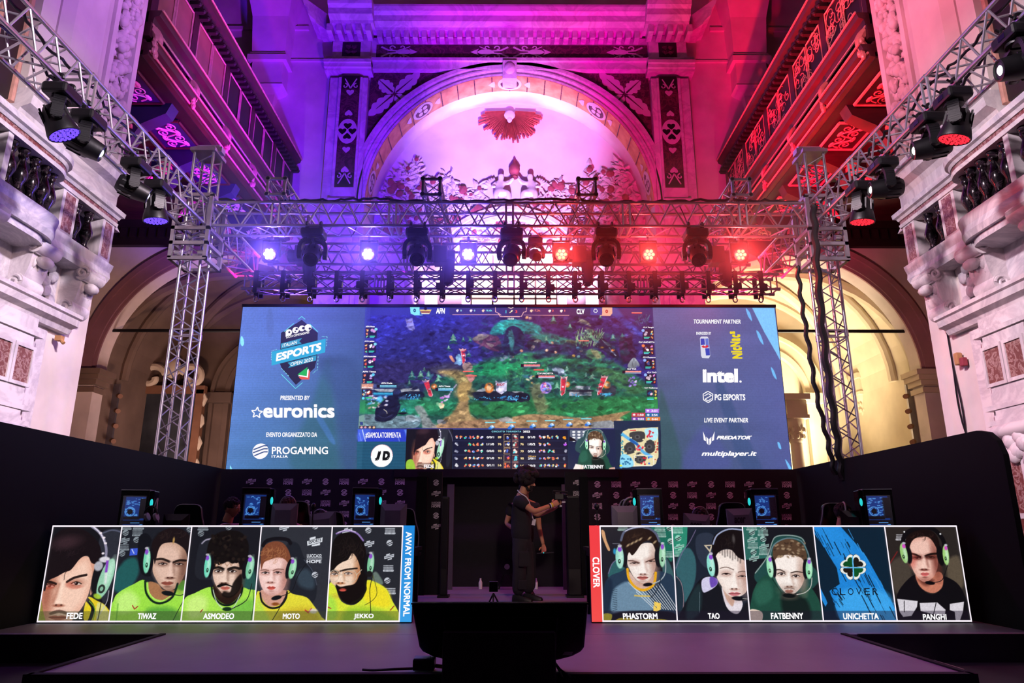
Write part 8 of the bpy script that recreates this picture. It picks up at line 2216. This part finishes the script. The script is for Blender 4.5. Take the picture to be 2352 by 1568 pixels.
T(g3,'#SIAMOLATORMENTA',110,760,654,852,bold=.02);T(g3,'J',252,1044,352,1194,(.008,.008,.01),.09,.25,0);T(g3,'D',366,1044,486,1192,(.008,.008,.01),.09,.2)
T(g3,'FEDE',1004,1252,1158,1306,bold=.035);T(g4,'FATBENNY',1122,1226,1440,1280,bold=.035)
T(g3,'CIRCUITO TORMENTA',2042,734,2498,760,lin(hx('8ad8e8')),.03,sp_=1.2);T(g4,'2022',234,712,342,742,bold=.05)
for k,(a,n1,n2,b)in enumerate((('0/0/1','89','88','0/1/0'),('1/1/0','76','76','1/0/2'),('0/0/0','93','79','0/0/2'),('0/1/0','91','90','2/0/1'),('0/1/1','16','14','0/0/3'))):
 T(g3,a,1966,rows3[k]-18,2080,rows3[k]+16,bold=.03);T(g3,n1,2138,rows3[k]-18,2192,rows3[k]+16,lin(hx('f0d8a0')),.04);T(g4,n2,194,rows4[k]-16,244,rows4[k]+18,lin(hx('f0d8a0')),.04);T(g4,b,304,rows4[k]-16,416,rows4[k]+18,bold=.03)
T(g4,'150 oro',312,1084,428,1106,lin(hx('e8b868')),.03)
art.build('screen_lettering',lambda u,v,l:(u,SCR_Y-.006-.0016*l,v),t)
# ================================================================== people
def hand(parent,wrist,dirv,palm_n,curl=.5,spread=1.0,mat='skin',side=1):
 """palm, four bent fingers and a thumb leaving the side of the palm"""
 w=Vector(wrist);d=Vector(dirv).normalized();n=Vector(palm_n);n=(n-d*n.dot(d)).normalized();s_=d.cross(n)*side
 q=MB();pts=[]
 for t_,wd,th in((-.01,.026,.02),(.02,.034,.017),(.055,.041,.015),(.088,.040,.012)):
  pts.append([w+d*t_+s_*(wd*math.cos(a))+n*(th*math.sin(a))for a in[2*PI*k/10 for k in range(10)]])
 vs=[p for r in pts for p in r];m=len(pts)
 fs=[(i*10+k,i*10+(k+1)%10,i*10+10+(k+1)%10,i*10+10+k)for i in range(m-1)for k in range(10)]+[tuple(range(9,-1,-1)),tuple((m-1)*10+k for k in range(10))]
 q.add(vs,fs)
 for off,L in((-.030,.066),(-.010,.078),(.011,.082),(.030,.074)):
  p=w+d*.082+s_*off;a=0;pp=[p]
  for seg,k in((.46,.8),(.31,1.0),(.23,.7)):
   a+=curl*k;p=p+(d*math.cos(a)+n*math.sin(a))*L*seg;pp.append(p)
  q.tube(pp,.009,7,rs=[.0098,.0092,.0086,.007]);q.sph(pp[-1],.0072,6,4)
 p=w+d*.022+s_*.034;pp=[p,p+(d*.6+s_*.7+n*.35)*.034,p+(d*.6+s_*.7+n*.35)*.034+(d*.85+s_*.15+n*.5)*.032,p+(d*.6+s_*.7+n*.35)*.034+(d*.85+n*.75)*.05]
 q.tube(pp,.011,7,rs=[.013,.0115,.0105,.008]);q.sph(pp[-1],.0085,6,4)
 return q.build('hand',mat,parent,True)
def head(parent,c,yaw,pitch=0.0,hair='short',hairmat='hair',beard=False,headset=False,k=1.0):
 """c: middle of the skull; yaw: where the face looks (0 = +X); returns the skin mesh"""
 R=Matrix.Rotation(yaw,3,'Z')@ Matrix.Rotation(pitch,3,'Y');c=Vector(c);g=lambda x,y,z:c+R @(Vector((x,y,z))*k)
 q=MB();n,m=18,14;vs=[]
 for j in range(m+1):
  t=PI*j/m;z=.118*math.cos(t)
  for i in range(n):
   a=2*PI*i/n;fx=math.cos(a);r=math.sin(t)
   rx,ry=.098,.076
   if z<-.02:
    u=min(1,(-.02-z)/.1);ry*=1-.34*u;rx*=(1-.12*u)if fx>0 else(1-.55*u)
   x=rx*r*fx;y=ry*r*math.sin(a)
   if fx>.2:x+=.006*math.exp(-((z-.035)/.02)**2)-.008*math.exp(-((z-.012)/.014)**2)*(abs(y)>.012)+.008*math.exp(-((z+.095)/.02)**2)
   vs.append(g(x,y,z))
 q.add(vs,[(j*n+i,(j+1)*n+i,(j+1)*n+(i+1)%n,j*n+(i+1)%n)for j in range(m)for i in range(n)])
 q.add([g(.094,0,.022),g(.094,-.012,-.03),g(.126,-.011,-.028),g(.13,0,-.022),g(.126,.011,-.028),g(.094,.012,-.03),g(.104,-.008,.0),g(.104,.008,.0),g(.114,0,.002),g(.118,0,-.036)],
  [(0,6,8),(0,8,7),(6,1,2),(6,2,3),(6,3,8),(8,3,4),(8,4,7),(7,4,5),(1,9,2),(2,9,3),(3,9,4),(4,9,5),(1,5,9)])
 for s_ in(-1,1):
  q.sph(g(-.005,s_*.079,-.005),.03*k,9,6,(.7,.3,1.1),R)
  q.tube([g(.09,s_*.012,-.058),g(.097,s_*.004,-.056)],.006*k,6)
 q.cyl(g(-.015,0,-.06),g(-.03,0,-.17),.056*k,14,.062*k)
 body=q.build('head','skin',parent,True)
 e=MB();w=MB()
 for s_ in(-1,1):
  w.sph(g(.083,s_*.031,.014),.0125*k,8,6);e.sph(g(.092,s_*.031,.014),.006*k,7,5)
  e.tube([g(.088,s_*.014,.034),g(.092,s_*.03,.039),g(.082,s_*.048,.034)],.0055*k,6)
 e.tube([g(.094,-.02,-.06),g(.101,0,-.058),g(.094,.02,-.06)],.0028*k,5)
 w.build('eye','white',body,True);e.build('brow','hair',body,True)
 h=MB();r_=random.Random(int(abs(c.x)*100))
 if hair=='afro':
  for i in range(150):
   v=Vector((r_.gauss(0,1),r_.gauss(0,1),r_.gauss(0,1))).normalized()
   if v.z<-.55 or(v.x>.25 and v.z<.28):continue
   h.sph(g(-.02+v.x*.155,v.y*.155,.06+v.z*.135),r_.uniform(.03,.055)*k,7,5)
  h.sph(g(-.03,0,.06),.142*k,14,9)
 else:
  lay=[]
  for i in range(70):
   v=Vector((r_.gauss(0,1),r_.gauss(0,1),abs(r_.gauss(0,1)))).normalized()
   if v.x>.5 and v.z<.45:continue
   h.sph(g(-.008+v.x*.09,v.y*.072,.022+v.z*.094),.03*k,6,4)
  h.sph(g(-.02,0,.03),.095*k,12,8,(1,.9,1),R)
 h.build('hair',hairmat,body,True)
 if beard:
  h=MB()
  for i in range(46):
   a=r_.uniform(-1.45,1.45);z=r_.uniform(-.115,-.045)
   h.sph(g(.075*math.cos(a)+.008,.062*math.sin(a),z),.018*k,6,4)
  h.build('beard',hairmat,body,True)
 if headset:
  for s_ in(-1,1):MB().sph(g(0,s_*.09,-.005),.045*k,12,8,(.8,.4,1.25),R).build('headset_cup','mint',body,True)
  MB().tube([g(0,.098*math.cos(a),.03+.115*math.sin(a))for a in[PI*i/14 for i in range(15)]],.012*k,7).build('headset_band','greyplastic',body,True)
  MB().tube([g(.02,-.09,-.03),g(.07,-.08,-.08),g(.1,-.03,-.085)],.004*k,5).build('headset_mic','black',body)
 return body
def shoe(parent,ankle,toe,mat='black'):
 a=Vector(ankle);t_=Vector(toe);d=(t_-a);d.z=0;d.normalize();L=.28;s_=Vector((-d.y,d.x,0));q=MB();pts=[]
 for u,wd,h in((-.08,.02,.06),(-.07,.036,.09),(0,.04,.1),(.07,.046,.075),(.14,.048,.055),(.19,.036,.04),(.205,.015,.02)):
  c=Vector((a.x,a.y,0))+d*u
  pts.append([c+s_*wd*x+Vector((0,0,z))for x,z in((-1,.003),(-1,h*.5),(-.6,h),(.6,h),(1,h*.5),(1,.003))])
 vs=[p for r in pts for p in r];m=len(pts)
 q.add(vs,[(i*6+k,i*6+(k+1)%6,i*6+6+(k+1)%6,i*6+6+k)for i in range(m-1)for k in range(6)]+[tuple(range(5,-1,-1)),tuple((m-1)*6+k for k in range(6))])
 return q.build('shoe',mat,parent,True)
def standing(label,S,mats,loc):
 """S: joints; clothed figure: one continuous skin body, clothes over it"""
 t=thing('person',label,'person',loc)
 J=S
 body={k:(J[k],r)for k,r in dict(pelvis=.09,waist=.09,chest=.125,neckb=.07,neck=.05,ls=.06,le=.042,lw=.028,rs=.06,re=.042,rw=.028,lh=.085,lk=.06,la=.042,rh=.085,rk=.06,ra=.042).items()}
 ed=[('pelvis','waist'),('waist','chest'),('chest','neckb'),('neckb','neck'),('neckb','ls'),('ls','le'),('le','lw'),('neckb','rs'),('rs','re'),('re','rw'),('pelvis','lh'),('lh','lk'),('lk','la'),('pelvis','rh'),('rh','rk'),('rk','ra')]
 skin_mesh('body',body,ed,'skin',t,'pelvis',2)
 mid=lambda a,b,u:J[a].lerp(J[b],u)
 sh=dict(hem=(J['pelvis']-Vector((0,0,.07)),.158),waist=(J['waist'],.16),chest=(J['chest'],.168),yoke=(J['neckb']-Vector((0,0,.03)),.11),col=(J['neckb']+Vector((0,0,.02)),.072),
  ls=(J['ls'],.088),l2=(mid('ls','le',.62),.075),rs=(J['rs'],.088),r2=(mid('rs','re',.62),.075))
 skin_mesh('shirt',sh,[('hem','waist'),('waist','chest'),('chest','yoke'),('yoke','col'),('yoke','ls'),('ls','l2'),('yoke','rs'),('rs','r2')],mats[0],t,'hem',2)
 if mats[1]:
  tr=dict(top=(J['pelvis']+Vector((0,0,.09)),.146),crotch=(J['pelvis']-Vector((0,0,.04)),.15),lh=(J['lh']-Vector((0,0,.05)),.115),lk=(J['lk'],.098),lm=(mid('lk','la',.5),.098),la=(J['la']+Vector((0,0,-.01)),.09),
   rh=(J['rh']-Vector((0,0,.05)),.115),rk=(J['rk'],.098),rm=(mid('rk','ra',.5),.098),ra=(J['ra']+Vector((0,0,-.01)),.09))
  skin_mesh('trousers',tr,[('top','crotch'),('crotch','lh'),('lh','lk'),('lk','lm'),('lm','la'),('crotch','rh'),('rh','rk'),('rk','rm'),('rm','ra')],mats[1],t,'top',2)
 return t
 # the photographer, seen from his right side
YP=10.25
q=lambda px,py,dy=0.0:P(px,py,YP)+Vector((0,dy,0))
J=dict(pelvis=q(1199,1240),waist=q(1197,1212),chest=q(1196,1172),neckb=q(1195,1140),neck=q(1199,1127),
 rs=q(1190,1148,-.18),re=q(1226,1176,-.26),rw=q(1268,1160,-.16),ls=q(1199,1148,.18),le=q(1236,1182,.2),lw=q(1277,1166,.03),
 rh=q(1192,1250,-.09),rk=q(1194,1306,-.12),ra=q(1190,1366,-.12),lh=q(1207,1250,.09),lk=q(1213,1306,.11),la=q(1215,1365,.1))
ph=standing('bushy-haired person in black aiming a camera to the side at the doorway',J,('shirt','trouser'),(J['pelvis'].x,YP,0))
head(ph,q(1211,1107),-.10,.22,'afro','hair',True)
hand(ph,J['rw'],J['rw']-J['re']+Vector((.02,.03,.05)),(.5,1,.1),.75,1,'skin',1)
hand(ph,J['lw'],(J['lw']-J['le'])+Vector((0,-.1,.1)),(.3,-.6,.8),.6,1,'skin',-1)
shoe(ph,J['ra'],J['ra']+Vector((.2,-.05,0)));shoe(ph,J['la'],J['la']+Vector((.2,-.06,0)))
m=MB()
for dy in(0,):
 m.box(q(1203,1282,-.24),(.14,.04,.2));m.box(q(1200,1340,-.23),(.12,.03,.12))
m.build('cargo_pocket','trouser',ph,bevel=.01)
wv=(J['rw']-J['re']).normalized()
for k,mt,nm in((-.012,'yellow','yellow_wristband'),(-.034,'white','white_wristband'),(-.052,'black','black_wristband')):MB().cyl(J['rw']+wv*(k-.008),J['rw']+wv*(k+.008),.036,14).build(nm,mt,ph,True)
MB().tube(smoothpoly([tuple(q(1189,1126,-.07)),tuple(q(1196,1134,-.12)),tuple(q(1209,1143,-.16)),tuple(q(1217,1160,-.165)),tuple(q(1222,1185,-.15)),tuple(q(1225,1194,-.12))],5,False),.008,6).build('lanyard','white',ph,True)
MB().box(q(1226,1199,-.1),(.05,.02,.085),Matrix.Rotation(.2,3,'Y')).build('badge','white',ph)
cb=q(1284,1141,-.05)
t=thing('video_camera','black video camera on a hand grip held by the bushy-haired person','camera',cb)
MB().box(cb,(.13,.085,.085)).box(cb+Vector((-.02,0,.05)),(.07,.05,.03)).build('body','black',t,bevel=.008)
MB().lathe([(.03,0),(.036,.01),(.036,.03),(.04,.04),(.04,.055),(.03,.052)],cb+Vector((.06,0,0)),(1,0,0),18).build('lens','blackgloss',t,True)
MB().tube([cb+Vector((-.09,0,.05)),cb+Vector((-.08,0,.078)),cb+Vector((.1,0,.07)),cb+Vector((.12,0,.06))],.012,7).build('top_handle','black',t,True)
MB().cyl(cb+Vector((.0,0,-.04)),cb+Vector((-.005,0,-.15)),.018,12).cyl(cb+Vector((.07,-.01,-.075)),cb+Vector((.1,-.01,-.075)),.012,8).build('grip','black',t,True)
MB().box(cb+Vector((.06,-.045,-.075)),(.05,.012,.02)).box(cb+Vector((.02,-.04,-.13)),(.03,.012,.025)).build('plate','white',t)
# the second person behind
YQ=11.2
q2=lambda px,py,dy=0.0:P(px,py,YQ)+Vector((0,dy,0))
J=dict(pelvis=q2(1205,1246),waist=q2(1205,1222),chest=q2(1205,1186),neckb=q2(1205,1153),neck=q2(1206,1142),rs=q2(1232,1160),re=q2(1239,1212),rw=q2(1248,1252,-.06),ls=q2(1178,1160),le=q2(1163,1202,.04),lw=q2(1186,1218,-.14),
 rh=q2(1216,1256),rk=q2(1217,1306),ra=q2(1218,1358),lh=q2(1194,1256),lk=q2(1193,1306),la=q2(1192,1358))
p2=standing('person in black half hidden behind the bushy-haired person, holding a tablet low',J,('shirt','trouser'),(J['pelvis'].x,YQ,0))
head(p2,q2(1206,1124),-PI/2,.1,'short','hair')
hand(p2,J['rw'],(.01,-.06,-.1),(-.4,-1,.2),.5,1,'skin',1);hand(p2,J['lw'],J['lw']-J['le'],(0,-.4,-1),.5,1,'skin',-1)
shoe(p2,J['ra'],J['ra']+Vector((.03,-.2,0)));shoe(p2,J['la'],J['la']+Vector((-.03,-.2,0)))
tb_=q2(1252,1269,-.13)
t=thing('tablet','dark tablet held low by the half hidden person','tablet',tb_)
MB().box(tb_,(.26,.17,.012),Matrix.Rotation(-.06,3,'Y')).build('body','black',t,bevel=.004);MB().sph(tb_+Vector((-.03,-.085,.006)),.008,6,4).build('indicator','teal',t)
# seated players
def player(px,pyt,y,yaw,label,shirt,hairmat='hair',headset=True,hair='short',pitch=.1):
 tp=P(px,pyt,y);c=Vector((tp.x,y,tp.z-.135));x=c.x
 t=thing('person',label,'person',(x,y,.5))
 V=lambda a,b,z:Vector((x+a,y+b,z))
 nb=c.z-.2
 body=dict(pelvis=(V(0,.12,.56),.13),waist=(V(0,.12,.72),.12),chest=(V(0,.1,nb-.16),.13),neckb=(V(0,.05,nb),.07),ls=(V(-.15,.06,nb-.04),.055),le=(V(-.18,-.1,nb-.28),.045),lw=(V(-.12,-.32,.81),.03),rs=(V(.15,.06,nb-.04),.055),re=(V(.18,-.1,nb-.28),.045),rw=(V(.12,-.32,.81),.03),
  lh=(V(-.1,.02,.56),.09),lk=(V(-.13,-.32,.55),.065),la=(V(-.13,-.3,.1),.045),rh=(V(.1,.02,.56),.09),rk=(V(.13,-.32,.55),.065),ra=(V(.13,-.3,.1),.045))
 ed=[('pelvis','waist'),('waist','chest'),('chest','neckb'),('neckb','ls'),('ls','le'),('le','lw'),('neckb','rs'),('rs','re'),('re','rw'),('pelvis','lh'),('lh','lk'),('lk','la'),('pelvis','rh'),('rh','rk'),('rk','ra')]
 skin_mesh('body',body,ed,'skin',t,'pelvis',1)
 b2={k:(p,r+.028)for k,(p,r)in body.items()if k in('pelvis','waist','chest','neckb','ls','rs')}
 b2['l2']=(body['ls'][0].lerp(body['le'][0],.7),.07);b2['r2']=(body['rs'][0].lerp(body['re'][0],.7),.07)
 skin_mesh('shirt',b2,[('pelvis','waist'),('waist','chest'),('chest','neckb'),('neckb','ls'),('ls','l2'),('neckb','rs'),('rs','r2')],shirt,t,'pelvis',1)
 b3={k:(p,r+.025)for k,(p,r)in body.items()if k in('pelvis','lh','lk','la','rh','rk','ra')}
 skin_mesh('trousers',b3,[('pelvis','lh'),('lh','lk'),('lk','la'),('pelvis','rh'),('rh','rk'),('rk','ra')],'trouser',t,'pelvis',1)
 head(t,c,yaw,pitch,hair,hairmat,False,headset)
 for s_,k in((1,'lw'),(-1,'rw')):
  hand(t,body[k][0],(0,-1,-.05),(0,0,-1),.35,1,'skin',s_);shoe(t,body['la' if s_>0 else 'ra'][0],body['la' if s_>0 else 'ra'][0]+Vector((0,-.2,0)))
 return t
lime=pbr('shirt_lime','b8d838',.8,var=.15)
player(1936,1155,9.0,-.15,'seated player with a mint headset at the right desk, in profile','shirt')
player(537,1142,9.05,-.2,'seated player left of the middle computer of the left desk, face in profile','shirt','hair',False)
player(664,1141,9.02,-PI/2,'seated player behind the tall grey monitor of the left desk, only hair and headset showing',lime,pbr('hair_auburn','4a2a22',.8,var=.4))
player(737,1172,9.0,-PI/2,'seated player ducked behind the low tilted monitor of the left desk',lime)
player(1608,1166,9.0,-PI/2,'seated player ducked behind the low lettered monitor of the right desk','shirt',pbr('hair_brown','3a2a22',.8,var=.4))
player(1449,1144,9.0,-PI/2,'seated player hidden beside the right desk computer nearest the doorway','shirt')
